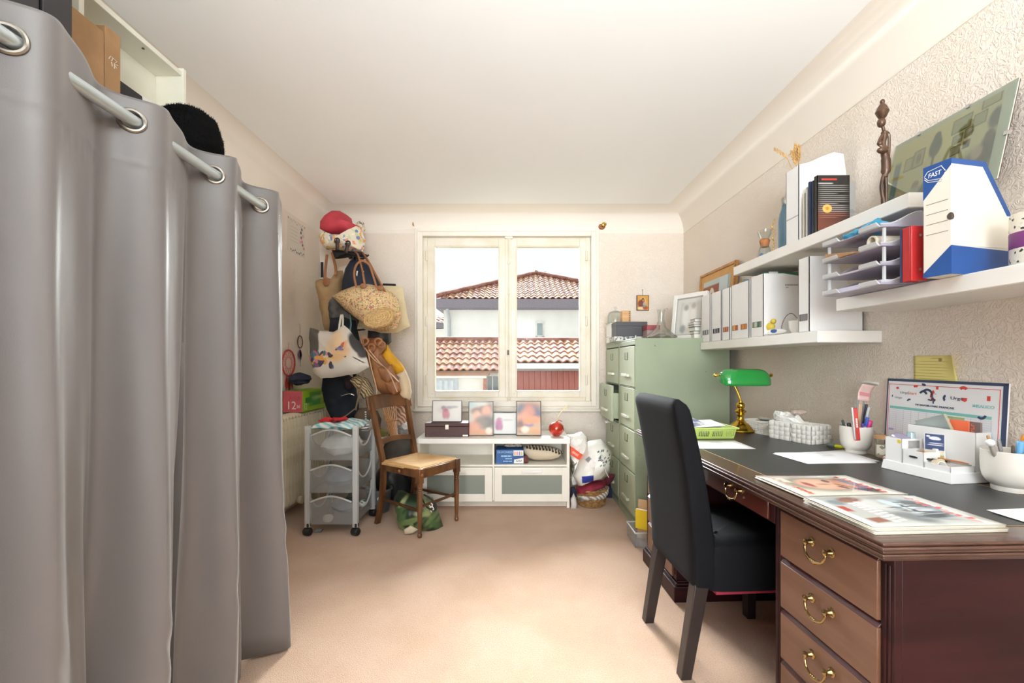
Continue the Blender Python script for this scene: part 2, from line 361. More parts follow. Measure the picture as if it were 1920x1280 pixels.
b.build('bolt_rod', PAINT, win)
b = B(); zc = zat(661, d0); b.lathe([(.0, -.038), (.012, -.03), (.016, 0), (.012, .03), (0, .038)], 12, (xat(953, d0), -.014, zc), 0, 1, .6)
h = b.build('window_handle', TRIM, win)
B().lathe([(.0, -.024), (.008, -.018), (.009, .018), (0, .024)], 10, (xat(953, d0), -.026, zc), 0, 1, .5).build('grip', mat('worn_steel', '6d675e', .4, .8), h)

# curtain-pole bracket over the window, and the small hook at the other corner
o = thing('curtain_pole_bracket', 'brass curtain pole bracket on a round wooden plate above the window corner', 'bracket', (xat(1128, YB), YB, zat(424, YB)), rot=(pi/2, 0, 0))
B().lathe([(.034, 0), (.034, .008), (.026, .016), (0, .018)], 20).build('wooden_plate', mat('brown_turned_wood', '9a5f38', .4, var=.15), o)
B().lathe([(.014, .016), (.008, .022), (.008, .05), (.016, .056), (.016, .066), (.006, .07)], 14, (.006, 0, 0)).tube([(.006, 0, .06), (.03, 0, .06)], .012, 10).build('brass_arm', BRASS, o)
o = thing('curtain_hook', 'small brass hook on the wall over the other window corner', 'hook', (xat(776, YB), YB, zat(424, YB)))
B().bx(-.012, .012, -.006, 0, -.028, .02).build('hook_plate', TRIM, o, bevel=.002)
B().tube([(0, 0, 0), (0, -.03, 0), (0, -.04, .012), (0, -.036, .022)], .005, 8).build('hook_peg', BRASS, o)

# ------------------------------------------------------------------ outside: the neighbours seen through the window
tag(B().bx(-30, 30, 4.4, 60, -2.2, -2.0).build('ground', mat('pale_gravel', 'c9c2b6', .9, var=.1), smooth=False), kind='structure')
STUCCO = mat('white_stucco', 'f2f1ec', .85, var=.03, vs=2, bump=.2, bs=40)
TILES = [mat('terracotta_tile_'+n, a, .75, var=.2, vs=6, col2=c) for n, a, c in (('pink', 'b98a76', 'a06a56'), ('buff', 'c39a78', 'a87452'), ('rose', 'ab7868', '8c5747'))]
def tile_bm(w, l, h, m=0):
    b = B(); n = 10; prof = []
    for i in range(n+1):
        u = i/n; prof.append((u*w, h*(.5-.5*cos(2*pi*u))**.9))
    up = [(x, 0, z+.0) for x, z in prof]+[(x, l, z*.92-.0) for x, z in prof]; th = .035
    vs = up+[(x, y, z-th) for x, y, z in up]; k = n+1; fs = []
    for i in range(n): fs += [(i, i+1, k+i+1, k+i), (2*k+i+1, 2*k+i, 3*k+i, 3*k+i+1), (i+1, i, 2*k+i, 2*k+i+1)]
    return b.add(vs, fs)
def tiled_slope(root, x0, cols, w, ye, ze, yr, zr, rows, keep=None, h=.055):
    """tiles laid one by one, eave first; ye/ze eave, yr/zr ridge"""
    L = sqrt((yr-ye)**2+(zr-ze)**2); e = L/rows; an = math.atan2(zr-ze, yr-ye); protos = []
    for r in range(rows):
        for c in range(cols):
            x = x0+c*w+(0 if r % 2 == 0 else .0)
            if keep and not keep(x+w/2, (r+.5)/rows): continue
            y = ye+(yr-ye)*r/rows; z = ze+(zr-ze)*r/rows+.03
            k = (r*7+c*5+(r*c) % 3) % 3
            if len(protos) <= k or protos[k] is None:
                while len(protos) <= k: protos.append(None)
                protos[k] = tile_bm(w, e*1.12, h).build('roof_tile', TILES[k], root, (x, y, z), (an-.075, 0, 0), fix=False)
            else: share(protos[k], root, (x, y, z+random.uniform(-.004, .004)), (an-.075, 0, random.uniform(-.012, .012)))
# low annexe, far half of the view
an1 = thing('garden_annexe', 'low white annexe with pink clay tile roof and pale shutters beyond the window', 'annexe', (0, 12, -2))
ye, ze, yr, zr = 12.0, zat(695, 12.0), 14.0, zat(638.5, 14)
def rel(z): return z+2
root = an1
tiled_slope(root, -3.6, 17, .2, 0, rel(ze), 2.0, rel(zr), 6)
B().tube([(x/10, 2.02, rel(zr)+.03) for x in range(-37, 1)], .09, 10).build('ridge_cap', TILES[2], root)
B().hexa([(-3.7, .0, rel(ze)-.06), (-.2, 0, rel(ze)-.06), (-.2, 2, rel(zr)-.08), (-3.7, 2, rel(zr)-.08), (-3.7, 0, rel(ze)-.01), (-.2, 0, rel(ze)-.01), (-.2, 2, rel(zr)-.03), (-3.7, 2, rel(zr)-.03)]).build('roof_deck', mat('roof_boarding', '9a7a68', .8), root)
B().bx(-3.6, -.2, .3, 3.5, 0, rel(ze)-.02).build('wall', STUCCO, root, smooth=False)
B().bx(-3.65, -.62, .02, .3, rel(ze)-.13, rel(ze)-.06).build('eave_board', mat('weathered_eave_wood', 'b98f78', .8), root)
B().bx(-3.65, -.68, .05, .3, rel(zat(707, 12))-.03, rel(zat(702, 12))+.02).build('gutter', WHITE, root, bevel=.02)
o = B().bx(xat(817, 12.2)-1.2, xat(858, 12.2), .26, .31, rel(zat(760, 12.2)), rel(zat(709, 12.2))).build('shutter_door', mat('pale_grey_shutter', 'ccd3da', .6), root)
for px in (826, 836, 847): B().bx(xat(px, 12.2)-.05, xat(px, 12.2)+.05, .24, .265, rel(zat(755, 12.2)), rel(zat(713, 12.2))).build('panel', mat('pale_grey_shutter_panel', 'd8dee3', .6), o, bevel=.01)
B().bx(xat(906, 12.1), xat(912, 12.1), .1, .32, 0, rel(zat(702, 12.1))).build('brick_pier', mat('pink_brick_pier', 'c98f80', .8, var=.2, vs=20), root)
o = B().bx(xat(912, 12.2), xat(945, 12.2), .27, .31, rel(zat(790, 12.2)), rel(zat(703, 12.2))).build('window', WHITE, root)
B().bx(xat(914, 12.2), xat(944, 12.2), .255, .27, rel(zat(780, 12.2)), rel(zat(705, 12.2))).build('pane', mat('dark_reflecting_pane', '5d6a70', .15, var=.3, vs=3), o)
B().bx(xat(923, 12.2), xat(924, 12.2), .24, .256, rel(zat(780, 12.2)), rel(zat(705, 12.2))).build('glazing_bar', WHITE, o)
# nearer garage
gr = thing('garage_shed', 'red-brown boarded garage with buff clay tile roof and white gutter beyond the window', 'garage', (0, 10.6, -2))
ye = 10.6; ze = zat(680, ye); yr = 12.2; zr = zat(639.5, yr)
tiled_slope(gr, -.2, 15, .2, 0, rel(ze), 1.6, rel(zr), 5)
B().tube([(x/10, 1.62, rel(zr)+.02) for x in range(-2, 30)], .085, 10).build('ridge_cap', TILES[2], gr)
B().hexa([(-.2, .0, rel(ze)-.06), (2.85, 0, rel(ze)-.06), (2.85, 1.6, rel(zr)-.08), (-.2, 1.6, rel(zr)-.08), (-.2, 0, rel(ze)-.01), (2.85, 0, rel(ze)-.01), (2.85, 1.6, rel(zr)-.03), (-.2, 1.6, rel(zr)-.03)]).build('roof_deck', MATS['roof_boarding'], gr)
b = B().bx(-.18, 2.85, -.02, .12, rel(zat(691, ye)), rel(zat(683, ye))); b.bx(-.18, 2.85, -.06, .02, rel(zat(684.5, ye)), rel(zat(681, ye)))
b.build('gutter', mat('white_gutter', 'e6ebee', .4), gr, bevel=.015)
B().bx(-.18, 2.85, .06, .2, rel(zat(695, ye)), rel(zat(691, ye))).build('fascia', mat('grey_fascia', '8d8a86', .7), gr)  # grey strip standing in for the shadow line under the gutter
B().bx(-.16, 2.8, .3, 2.6, 0, rel(ze)-.03).build('wall', STUCCO, gr, smooth=False)
o = B().bx(-.15, 2.75, .24, .3, .2, rel(zat(692, ye))).build('garage_door', mat('red_brown_door_board', '9c5a4e', .6, var=.15, vs=4, stretch=(8, 1, .6), col2='854840'), gr)
pb = B().bx(0, .132, -.012, 0, .2, rel(zat(693, ye))).build('board', [mat('red_brown_board', 'a4645a', .6, var=.2, vs=3, stretch=(9, 1, .6), col2='8c4e44')], o, (-.14, .24, 0), bevel=.006, seg=1)
for i in range(1, 21): share(pb, o, (-.14+i*.138, .24, 0))
# the house behind
hs = thing('neighbour_house', 'white two-storey house with hipped clay tile roof behind the annexe', 'house', (0, 20, -2))
B().bx(-3.05, 6.2, 0, 8, 0, rel(3.5)).build('wall', STUCCO, hs, smooth=False)
zf0, zf1 = zat(577, 19.4), zat(560, 19.4)
B().bx(-3.3, 6.3, -.6, -.52, rel(zf0), rel(zf1)).bx(-3.3, 6.3, -.55, 8, rel(zf0)-.02, rel(zf0)+.04).build('eave_fascia', mat('purple_grey_fascia', '8e8790', .7, var=.15, vs=30), hs)
B().bx(-3.2, 6.2, -.5, 8, rel(zf0)+.04, rel(zf1)-.03).build('roof_deck', MATS['roof_boarding'], hs)
yr_, zr_ = 4.0, zat(515, 24.0); xa = xat(1005, 24)
def keep(x, t):
    l = -3.3+(xa+3.3)*t; r = 6.3+(xa-6.3)*t; return l < x < r
b = B().add([(-3.3, -.6, rel(zf1)-.02), (6.3, -.6, rel(zf1)-.02), (xa, yr_, rel(zr_)-.02), (-3.3, 8.5, rel(zf1)-.02), (6.3, 8.5, rel(zf1)-.02)], [(0, 1, 2), (3, 0, 2), (1, 4, 2), (4, 3, 2), (0, 3, 4, 1)])
b.build('hip_slopes', mat('hip_slope_clay', 'b98f80', .8, var=.2, vs=8), hs, smooth=False)
tiled_slope(hs, -3.35, 37, .262, -.62, rel(zf1)-.0, yr_, rel(zr_), 13, keep, h=.07)
for xe in (-3.35, 6.35):
    B().tube([(xe+(xa-xe)*i/12, -.62+(yr_+.62)*i/12, rel(zf1+(zr_-zf1)*i/12)+.1+.02*(i % 2)) for i in range(13)], .11, 8).build('hip_ridge', TILES[2], hs)
B().lathe([(.16, 0), (.2, .06), (.08, .2), (0, .25)], 10, (xa, yr_, rel(zr_)+.02)).build('roof_finial', TILES[0], hs)
B().tube([(xat(1021, 24), 4, rel(zr_)-.4), (xat(1021, 24), 4, rel(zat(509, 24)))], .02, 6).tube([(xat(1015, 24), 4, rel(zat(513, 24))), (xat(1028, 24), 4, rel(zat(512, 24)))], .014, 6).tube([(xat(1018, 24), 4, rel(zat(510, 24))), (xat(1025, 24), 4, rel(zat(509, 24)))], .012, 6).build('antenna', mat('grey_aerial', '6e6e72', .5), hs)
o = B(); ring4(o, xat(1003, 20), xat(1022, 20), rel(zat(637, 20)), rel(zat(601, 20)), .07, -.05, 0); o.bx(xat(1004, 20), xat(1021, 20), -.02, 0, rel(zat(636, 20)), rel(zat(602, 20)))
o = o.build('window', mat('pale_window_surround', 'e3e1da', .7), hs)
B().bx(xat(1007, 20), xat(1017, 20), -.04, -.02, rel(zat(628, 20)), rel(zat(606, 20))).build('pane', mat('grey_green_pane', '7d8a8c', .2), o)
for px in (1003.5, 1016): B().bx(xat(px, 20), xat(px+4.5, 20), -.12, -.09, rel(zat(636, 20)), rel(zat(630, 20))).build('window_guard', mat('grey_guard', '9a9a98', .5), o)
B().tube([(xat(840, 19.9), -.4, rel(zat(577, 19.9))), (xat(840, 19.9), -.25, rel(zat(583, 19.9))), (xat(842, 19.9), -.1, rel(zat(597, 19.9))), (xat(842, 19.9), -.08, 0)], .07, 8).build('downpipe', mat('grey_downpipe', 'b8bcc0', .5), hs)
o = thing('side_outhouse', 'small white outbuilding with grey eave beside the white house', 'outbuilding', (0, 22, -2))
B().bx(-6.5, -3.25, 0, 3, 0, rel(zat(616, 22))).build('wall', STUCCO, o, smooth=False)
B().bx(-6.6, -3.4, -.2, 3, rel(zat(615, 22)), rel(zat(605, 22))).build('eave_fascia', MATS['purple_grey_fascia'], o)
tiled_slope(o, -6.5, 12, .262, -.2, rel(zat(605, 22)), 1.2, rel(zat(594, 23.4)), 3)

# ------------------------------------------------------------------ grey curtain on its rod
def pfold(y):
    ks = [(.0, -3), (.30, -2), (.575, -1), (.849, 0), (1.128, 1), (1.44, 2), (1.705, 3), (2.0, 4)]
    for (a, p), (b, q) in zip(ks, ks[1:]):
        if a <= y <= b: return p+(y-a)/(b-a)
    return -3
RODZ = lambda y: 1.772-.018*(y-.4)
RX = -.957
Y0, Y1, ZT = .02, 1.905, .072
def curt(y, z):
    h = max(0, min(1, (1.66-z)/1.66)); p = pfold(y); k = math.floor(p+.25)
    A = .040+.030*h+.012*h*sin(k*2.3); a = 2*pi*p+.5*h*sin(k*1.7+z*1.1)
    x = RX+A*sin(a+.62*sin(a))+.07*A*sin(2*a+.6)*h-.012*h
    x += .007*h*sin(3*a+5*z+k)+.0035*noise.noise(Vector((y*7, z*2.0, k)))*(.3+h)
    x += .010*h*noise.noise(Vector((y*5+3, z*1.3, 1.7)))
    cr = exp(-((z-.42)/.16)**2)*max(0, sin(a))
    x += .009*cr*noise.noise(Vector((y*26+z*10, z*7, 2.2)))
    x += .0016*exp(-((z-1.655)/.004)**2)+.0018*noise.noise(Vector((y*60, z*18, 5)))*exp(-((z-1.63)/.03)**2)
    return x
def ctop(y): return RODZ(y)+ZT+.008*sin(2*pi*pfold(y)-1.2)+.004*noise.noise(Vector((y*9, 0, 3)))
cur = thing('curtain', 'floor-length grey eyelet curtain hanging in deep folds across the open wardrobe', 'curtain', (0, 0, 0))
NU, NZ = 380, 150
ys = [Y0+(Y1-Y0)*i/(NU-1) for i in range(NU)]
zs = [1-(1-j/(NZ-1))**1.0 for j in range(NZ)]
V = []; Fc = []
for y in ys:
    zt_ = ctop(y)
    for t in zs:
        tt = t**.62 if t > 0 else 0
        z = .012+.008*sin(9*y)+(zt_-.012)*tt
        yy = y+.02*(1-tt)*sin(7*y+1.3); V.append((curt(y, z), yy, z))
eyes = [.30, .575, .849, 1.128, 1.44, 1.705]
for i in range(NU-1):
    for j in range(NZ-1):
        c = (Vector(V[i*NZ+j])+Vector(V[(i+1)*NZ+j+1]))/2
        if any((c-Vector((RX, e, RODZ(e)))).length < .0235 for e in eyes): continue
        Fc.append((i*NZ+j, (i+1)*NZ+j, (i+1)*NZ+j+1, i*NZ+j+1))
bq = B(); bq.add(V, Fc)
fabric = mat('grey_satin_curtain', '6b6664', .38, var=.03, vs=3, bump=.06, bs=500, sheen=.25, spec=.45)
o = bq.build('fabric', fabric, cur, ang=80, fix=False)
md = o.modifiers.new('cloth', 'SOLIDIFY'); md.thickness = .0015
RING = mat('brushed_nickel', '9d968c', .35, 1, var=.05)
for e in eyes:
    dx = (curt(e+.006, RODZ(e))-curt(e-.006, RODZ(e)))/.012; an = math.atan2(dx, 1)
    q = B().tube([(cos(t)*.0265, 0, sin(t)*.0265) for t in [2*pi*i/28 for i in range(28)]], .0052, 8, closed=True)
    # ring lies in the cloth: its own axis along the cloth normal
    q.build('eyelet', RING, cur, (RX, e, RODZ(e)), (0, 0, pi/2-an))
o = thing('curtain_rod', 'shiny silver metal rod threaded through the eyelets of the grey curtain', 'curtain rod', (0, 0, 0))
B().tube([(RX, -1.70, RODZ(-1.7)), (RX, .5, RODZ(.5)), (RX, 1.80, RODZ(1.80))], .0155, 16).build('tube', mat('silver_rod', 'cdd6d9', .3, .6, var=.03), o)
B().lathe([(.0165, -.008), (.018, 0), (.0165, .012), (0, .014)], 14).build('end_cap', CHROME, o, (RX, 1.80, RODZ(1.8)), (-pi/2, 0, 0))
B().lathe([(.035, 0), (.035, .012), (.018, .02)], 16).build('wall_flange', CHROME, o, (RX, YF, RODZ(-1.7)), (-pi/2, 0, 0))

# ------------------------------------------------------------------ wardrobe space behind the curtain
DARK = mat('dark_charcoal_board', '2e2b2c', .55, var=.06)
o = thing('wardrobe', 'tall black-brown wardrobe cabinet behind the grey curtain', 'wardrobe', (0, 0, 0))
B().bx(-1.70, -1.17, .25, 1.165, 0, 2.3).build('body', DARK, o, bevel=.003)
for y in (.26, .70, 1.098): B().bx(-1.17, -1.15, y, min(y+.43, 1.172) if y < 1 else 1.172, .06, 2.29).build('door', DARK, o, bevel=.002) if y != .70 else B().bx(-1.17, -1.15, .70, 1.09, .06, 2.29).build('door', DARK, o, bevel=.002)
o = thing('closet_shelf', 'white shelf board on two end panels behind the curtain, holding the cartons', 'shelf', (0, 0, 0))
B().bx(-1.72, -1.12, 1.19, 2.0, 1.855, 1.88).build('board', WHITE, o, bevel=.002)
B().bx(-1.72, -1.14, 1.975, 1.995, 0, 1.855).build('end_panel', WHITE, o, bevel=.002)
B().bx(-1.72, -1.14, 1.195, 1.215, 0, 1.855).build('end_panel', WHITE, o, bevel=.002)
CREAM = mat('cream_white_board', 'e6e3d4', .5, var=.03)
o = thing('wall_unit', 'shallow off-white open cabinet standing on the closet shelf under the ceiling', 'cabinet', (0, 0, 1.881))
B().bx(-1.50, -1.488, 1.42, 1.885, 0, .47).build('back_panel', CREAM, o)
B().bx(-1.488, -1.372, 1.87, 1.888, 0, .497).build('side_panel', CREAM, o, bevel=.002)
B().bx(-1.488, -1.372, 1.42, 1.438, 0, .497).build('side_panel', CREAM, o, bevel=.002)
b = B().bx(-1.488, -1.378, 1.40, 1.87, .462, .482)
b.bx(-1.40, -1.372, 1.40, 1.425, .43, .512)
b.build('top_board', CREAM, o, bevel=.002)
B().lathe([(.004, 0), (.005, .003), (0, .004)], 10).build('screw_cover', mat('brown_plug', '5a4a3a', .5), o, (-1.40, 1.70, .461), (pi, 0, 0))
KRAFT = mat('brown_cardboard', 'a27d57', .8, var=.08, vs=14, col2='98734f')
o = thing('carton', 'large brown cardboard box standing between wardrobe and white cabinet above the curtain', 'box', (-1.31, 1.30, 1.8805), 0)
B().bx(-.08, .035, -.085, .098, 0, .300).build('box_body', KRAFT, o, bevel=.003)
B().bx(.035, .038, -.084, .097, .02, .299).build('flap', KRAFT, o, bevel=.001)
o = thing('slim_carton', 'narrow brown cardboard box with a scribbled mark next to the large carton', 'box', (-1.292, 1.430, 1.8805), 0)
B().bx(-.08, .02, -.029, .026, 0, .325).build('box_body', KRAFT, o, bevel=.002)
b = B()
for pl in ([(-.018, .226), (-.012, .238), (-.004, .236), (-.008, .226)], [(-.008, .238), (.012, .236), (.0, .222), (.014, .226)], [(-.006, .21), (-.008, .222)], [(.002, .208), (.001, .222), (.01, .214)]):
    b.tube([(.0212, u, v) for u, v in pl], .0011, 5)
b.build('lettering', mat('white_chalk', 'e8dcc8', .7), o)
o = thing('dark_binder', 'black file box standing behind the curtain top next to the brown carton', 'box', (-1.40, 1.60, 1.88))
B().bx(-.08, .02, -.04, .075, 0, .264).build('box_body', DARK, o, bevel=.004)
B().tube([(.021, .015+.012*cos(t), .10+.012*sin(t)) for t in [2*pi*i/12 for i in range(12)]], .002, 6, closed=True).build('finger_ring', CHROME, o)
for k, (y, hh, lab) in enumerate(((1.715, .272, 'white storage box beside the black file box above the curtain'), (1.80, .282, 'second white storage box, beside the hat above the curtain'))):
    o = thing('storage_box', lab, 'box', (-1.42, y, 1.88))
    B().bx(-.07, .03, -.036, .036, 0, hh-.03).build('box_body', WHITE, o, bevel=.002)
    B().bx(-.073, .033, -.038, .038, hh-.03, hh).build('lid', WHITE, o, bevel=.003)
    B().bx(.03, .032, -.006, .006, .1, .16).build('pull_tab', mat('grey_tab', 'a7a49c', .5), o)
# black fur hat
fur = mat('black_fur', '0b0a0a', .9, var=.3, vs=60, sheen=.0, spec=.1)
hat = thing('fur_hat', 'round black fur hat resting behind the top of the curtain', 'hat', (-1.25, 1.735, 1.881))
hat.scale = (.93, .93, 1.17)
hr = lambda u, v: 1+.05*noise.noise(Vector((cos(2*pi*u)*4, sin(2*pi*u)*4, v*4)))
def hatp(u, v):
    prof = [(.001, .205), (.06, .203), (.098, .18), (.118, .13), (.122, .08), (.108, .045), (.10, .04)]
    t = v*(len(prof)-1); i = min(int(t), len(prof)-2); f_ = t-i; r = prof[i][0]*(1-f_)+prof[i+1][0]*f_; z = prof[i][1]*(1-f_)+prof[i+1][1]*f_
    k = hr(u, v); return (r*k*cos(2*pi*u), r*k*sin(2*pi*u), z*(.97+.03*k))
B().grid(hatp, 40, 19, 0, True).build('crown', fur, hat)
B().shell([(.085, .0), (.112, .004), (.112, .05), (.085, .05), (.085, 0)], 32).build('brim', mat('black_satin_band', '1b1b1d', .35, var=.1), hat)
rnd = random.Random(3); vs = []; fs = []
for i in range(4200):
    u, v = rnd.random(), rnd.uniform(.0, 1)**.8; p = Vector(hatp(u, v)); nrm = (p-Vector((0, 0, .09))).normalized(); d = (nrm+Vector((rnd.gauss(0, .45), rnd.gauss(0, .45), rnd.gauss(-.1, .45)))).normalized()
    s = d.orthogonal().normalized()*.001; q = p+d*rnd.uniform(.004, .010); k = len(vs); vs += [p+s, p-s, q]; fs.append((k, k+1, k+2))
tag(B().add(vs, fs).build('fur', fur, hat, smooth=False, fix=False), kind='stuff')

# ------------------------------------------------------------------ left wall: poster, dream catchers, radiator, bottle box
sh = thing('wall_poster', 'pale poster with small pink and black drawings taped to the wall past the curtain', 'poster', (XL+.001, 3.655, 2.165))
bl = []
rnd = random.Random(5)
for i in range(9): bl.append(('e', -.10+.025*i, .118+rnd.uniform(-.012, .012), .006, .006, 0, .4, rnd.choice(['b9b3a6', '9c9a96', 'c3a9a0'])))
for u, v, c in ((.07, .06, '4b4b4f'), (.075, .02, '8f5a63'), (.09, -.01, 'c77f8d'), (.105, .04, 'd79aa4'), (.10, -.035, '6d6468'), (.06, -.02, 'd9a0a5'), (.12, -.06, 'c48c8c'), (.085, .09, '55555a')): bl.append(('e', u, v, .014, .012, 20, .5, c))
for i in range(10): bl.append(('e', -.1+.024*i, -.115+rnd.uniform(-.008, .008), .008, .007, 0, .4, rnd.choice(['45484f', '7d7072', 'b1808a', '5d6068'])))
for i in range(5): bl.append(('b', -.04, .07-.028*i, .06, .0018, 0, .5, 'b5ada0'))
B().bx(0, .0012, -.148, .142, -.135, .132).build('sheet', print_mat('poster_print', 'dcd6c8', bl, 'yz', .7), sh, smooth=False)
for y, z in ((-.14, .125), (.135, .122)): B().bx(.001, .0022, y-.008, y+.008, z-.008, z+.006).build('tape', see('sticky_tape', 'ffffff', .6, .3, dcol='efe8d4'), sh)
o = thing('dream_catcher', 'small dream catcher with dark hoop and purple feathers hanging on the wall', 'dream catcher', (XL+.012, 3.69, 1.317))
yz = lambda y, z: (0, y, z)
B().tube([yz(.042*cos(t), .05*sin(t)) for t in [2*pi*i/28 for i in range(28)]], .004, 6, closed=True).build('hoop', mat('dark_brown_cord', '5a4038', .7), o)
b = B()
for i in range(9): a = 2*pi*i/9; c_ = 2*pi*(i+3)/9; b.tube([yz(.04*cos(a), .048*sin(a)), yz(.04*cos(c_), .048*sin(c_))], .0007, 4)
b.tube([yz(0, .05), yz(.006, .10), yz(0, .145)], .0018, 5).tube([yz(0, .05), yz(-.006, .10), yz(0, .145)], .0018, 5).tube([yz(0, -.05), yz(0, -.07)], .001, 4)
b.build('thread', mat('pale_thread', 'cbb9a6', .8), o)
def feather(b, y, z, L, w, a):
    n = 7; t = [(i/n) for i in range(n+1)]; s, c = sin(radians(a)), cos(radians(a)); pts = []
    for q in t: pts.append((w*sin(pi*min(1, q*1.05+.02))*.5, q*L))
    pl = [(u, -v) for u, v in pts]+[(-u, -v) for u, v in reversed(pts)]
    b.prism([(y+u*c-v*s, z+u*s+v*c) for u, v in pl], -.0015, .0015, 'yz')
b = B(); feather(b, 0, -.06, .085, .04, 12); feather(b, -.002, -.06, .08, .035, -10); feather(b, .002, -.065, .10, .03, 2)
b.build('feather', mat('purple_feather', '7d5678', .8, var=.2, vs=40), o)
B().tube([yz(.0, -.14), yz(.004, -.175), yz(-.002, -.20)], .0015, 5).build('tail_cord', MATS['dark_brown_cord'], o)
B().lathe([(.004, 0), (.004, .004)], 8).build('nail', CHROME, o, (-.008, 0, .146), (0, pi/2, 0))
o = thing('red_dream_catcher', 'red and white dream catcher partly hidden by the curtain edge', 'dream catcher', (XL+.012, 3.50, 1.145))
RED = mat('red_wool', 'c23a38', .8, var=.1)
B().tube([yz(.10*cos(t), .10*sin(t)) for t in [2*pi*i/32 for i in range(32)]], .006, 6, closed=True).build('hoop', RED, o)
b = B()
for i in range(14): a = 2*pi*i/14; c_ = 2*pi*(i+5)/14; b.tube([yz(.097*cos(a), .097*sin(a)), yz(.097*cos(c_), .097*sin(c_))], .0014, 4)
b.tube([yz(.0, .1), yz(0, .16)], .0015, 5)
b.build('thread', mat('coral_thread', 'd9776c', .8), o)
b = B(); feather(b, .05, -.09, .12, .035, 4); feather(b, -.03, -.1, .12, .035, -3); feather(b, .01, -.1, .15, .035, 0); b.build('feather', RED, o)
# cast-iron radiator
IRON = mat('cream_radiator_paint', 'ded4bb', .4, var=.05, vs=12, col2='cfc3a6')
rad = thing('radiator', 'old cream cast-iron column radiator on the wall below the bottle carton', 'radiator', (0, 0, 0))
xa_, xb_ = -1.715, -1.615
b = B()
for x in (xa_, xb_): b.tube([(x, 0, .13), (x, 0, .16), (x, 0, .43), (x, 0, .70), (x, 0, .735)], [.014, .017, .014, .017, .014], 8, flat=1.0)
for z, h in ((.745, .02), (.45, .014), (.125, .02)): b.tube([(xa_-.006, 0, z-h*.4), (xa_+.02, 0, z), (xb_-.02, 0, z), (xb_+.006, 0, z-h*.4)], [.017, .021, .021, .017], 8)
sec = b.build('section', IRON, rad, (0, 2.95, 0))
for i in range(1, 20): share(sec, rad, (0, 2.95+i*.047, 0))
B().tube([(-1.665, 2.92, .125), (-1.665, 3.87, .125)], .02, 10).build('manifold', IRON, rad)
B().tube([(-1.665, 2.92, .745), (-1.665, 3.87, .745)], .018, 10).build('manifold', IRON, rad)
b = B().tube([(-1.665, 2.90, .125), (-1.665, 2.86, .125), (-1.665, 2.85, .10), (-1.665, 2.85, 0)], .011, 8); b.build('pipe', IRON, rad)
B().lathe([(.026, 0), (.03, .006), (.03, .028), (.02, .034)], 12).build('plug', IRON, rad, (-1.60, 3.36, .12), (0, pi/2, 0))
for y in (3.05, 3.75): B().bx(-1.72, -1.61, y-.012, y+.012, 0, .12).build('foot', IRON, rad, bevel=.004)
# three-bottle carton on the radiator
bb = thing('bottle_carton', 'pink and lime green bottle carton with a green bottle picture on the radiator', 'box', (-1.60, 3.42, .7675))
PINK = mat('pink_card', 'c75a66', .5, var=.04); LIME = mat('lime_card', '9ccc2e', .45, var=.04)
q = B(); q.bx(-.15, 0, 0, .44, 0, .163); q.m = [0, 0, 1, 0, 0, 2]
# faces: bottom, top, front(-y), back(+y), -x, +x
bt = print_mat('bottle_panel', '9fd02c', [('b', .27, .09, .15, .055, 0, .12, '5f9f28'), ('b', .12, .085, .07, .022, 0, .1, '2f8a3a'), ('b', .29, .085, .115, .045, 0, .12, '2b8f3d'), ('e', .22, .095, .05, .02, 0, .8, '7cc46a'), ('b', .35, .085, .03, .044, 0, .4, 'a7b82e'), ('e', .30, .10, .1, .012, 0, .9, 'b8e07a')], 'yz', .35)
q.build('box_body', [LIME, PINK, bt], bb, bevel=.002)
wt = mat('white_print', 'f3ede6', .6, var=0)
lettering('12', .045, wt, bb, (.0008, .05, .038), (pi/2, 0, pi/2), h=.05)
lettering('12', .06, wt, bb, (-.085, -.0008, .05), (pi/2, 0, 0), h=.06); lettering('btl', .022, wt, bb, (-.03, -.0008, .045), (pi/2, 0, 0), h=.024)
b = B()
for k in range(3): b.tube([(-.10+.03*k, -.001, .09), (-.09+.03*k, -.001, .125), (-.082+.03*k, -.001, .095), (-.075+.03*k, -.001, .12)], .0012, 4)
b.build('script_mark', mat('dark_pink_ink', '8e3040', .6), bb)
o = thing('navy_hat', 'crumpled navy blue cap lying on top of the bottle carton', 'cap', (-1.665, 3.52, .9755), radians(10))
NAVY = mat('navy_cotton', '262d45', .85, var=.15, vs=14, bump=.15, bs=300)
B().pillow(ellipse(0, 0, .075, .125, 18), .09, plane='xy', c=(0, 0, .043), wr=.012, ws=14, seed=2).build('crown', NAVY, o)
B().pillow([(-.06, -.06), (.0, -.12), (.07, -.14), (.08, -.05), (.04, .0)], .018, plane='xy', c=(-.01, -.01, .02), wr=.006, ws=12).build('peak', NAVY, o)
b = B().tube([(.0755, .03, .05), (.077, .05, .06), (.0765, .06, .04)], .0025, 5); b.build('white_mark', wt, o)

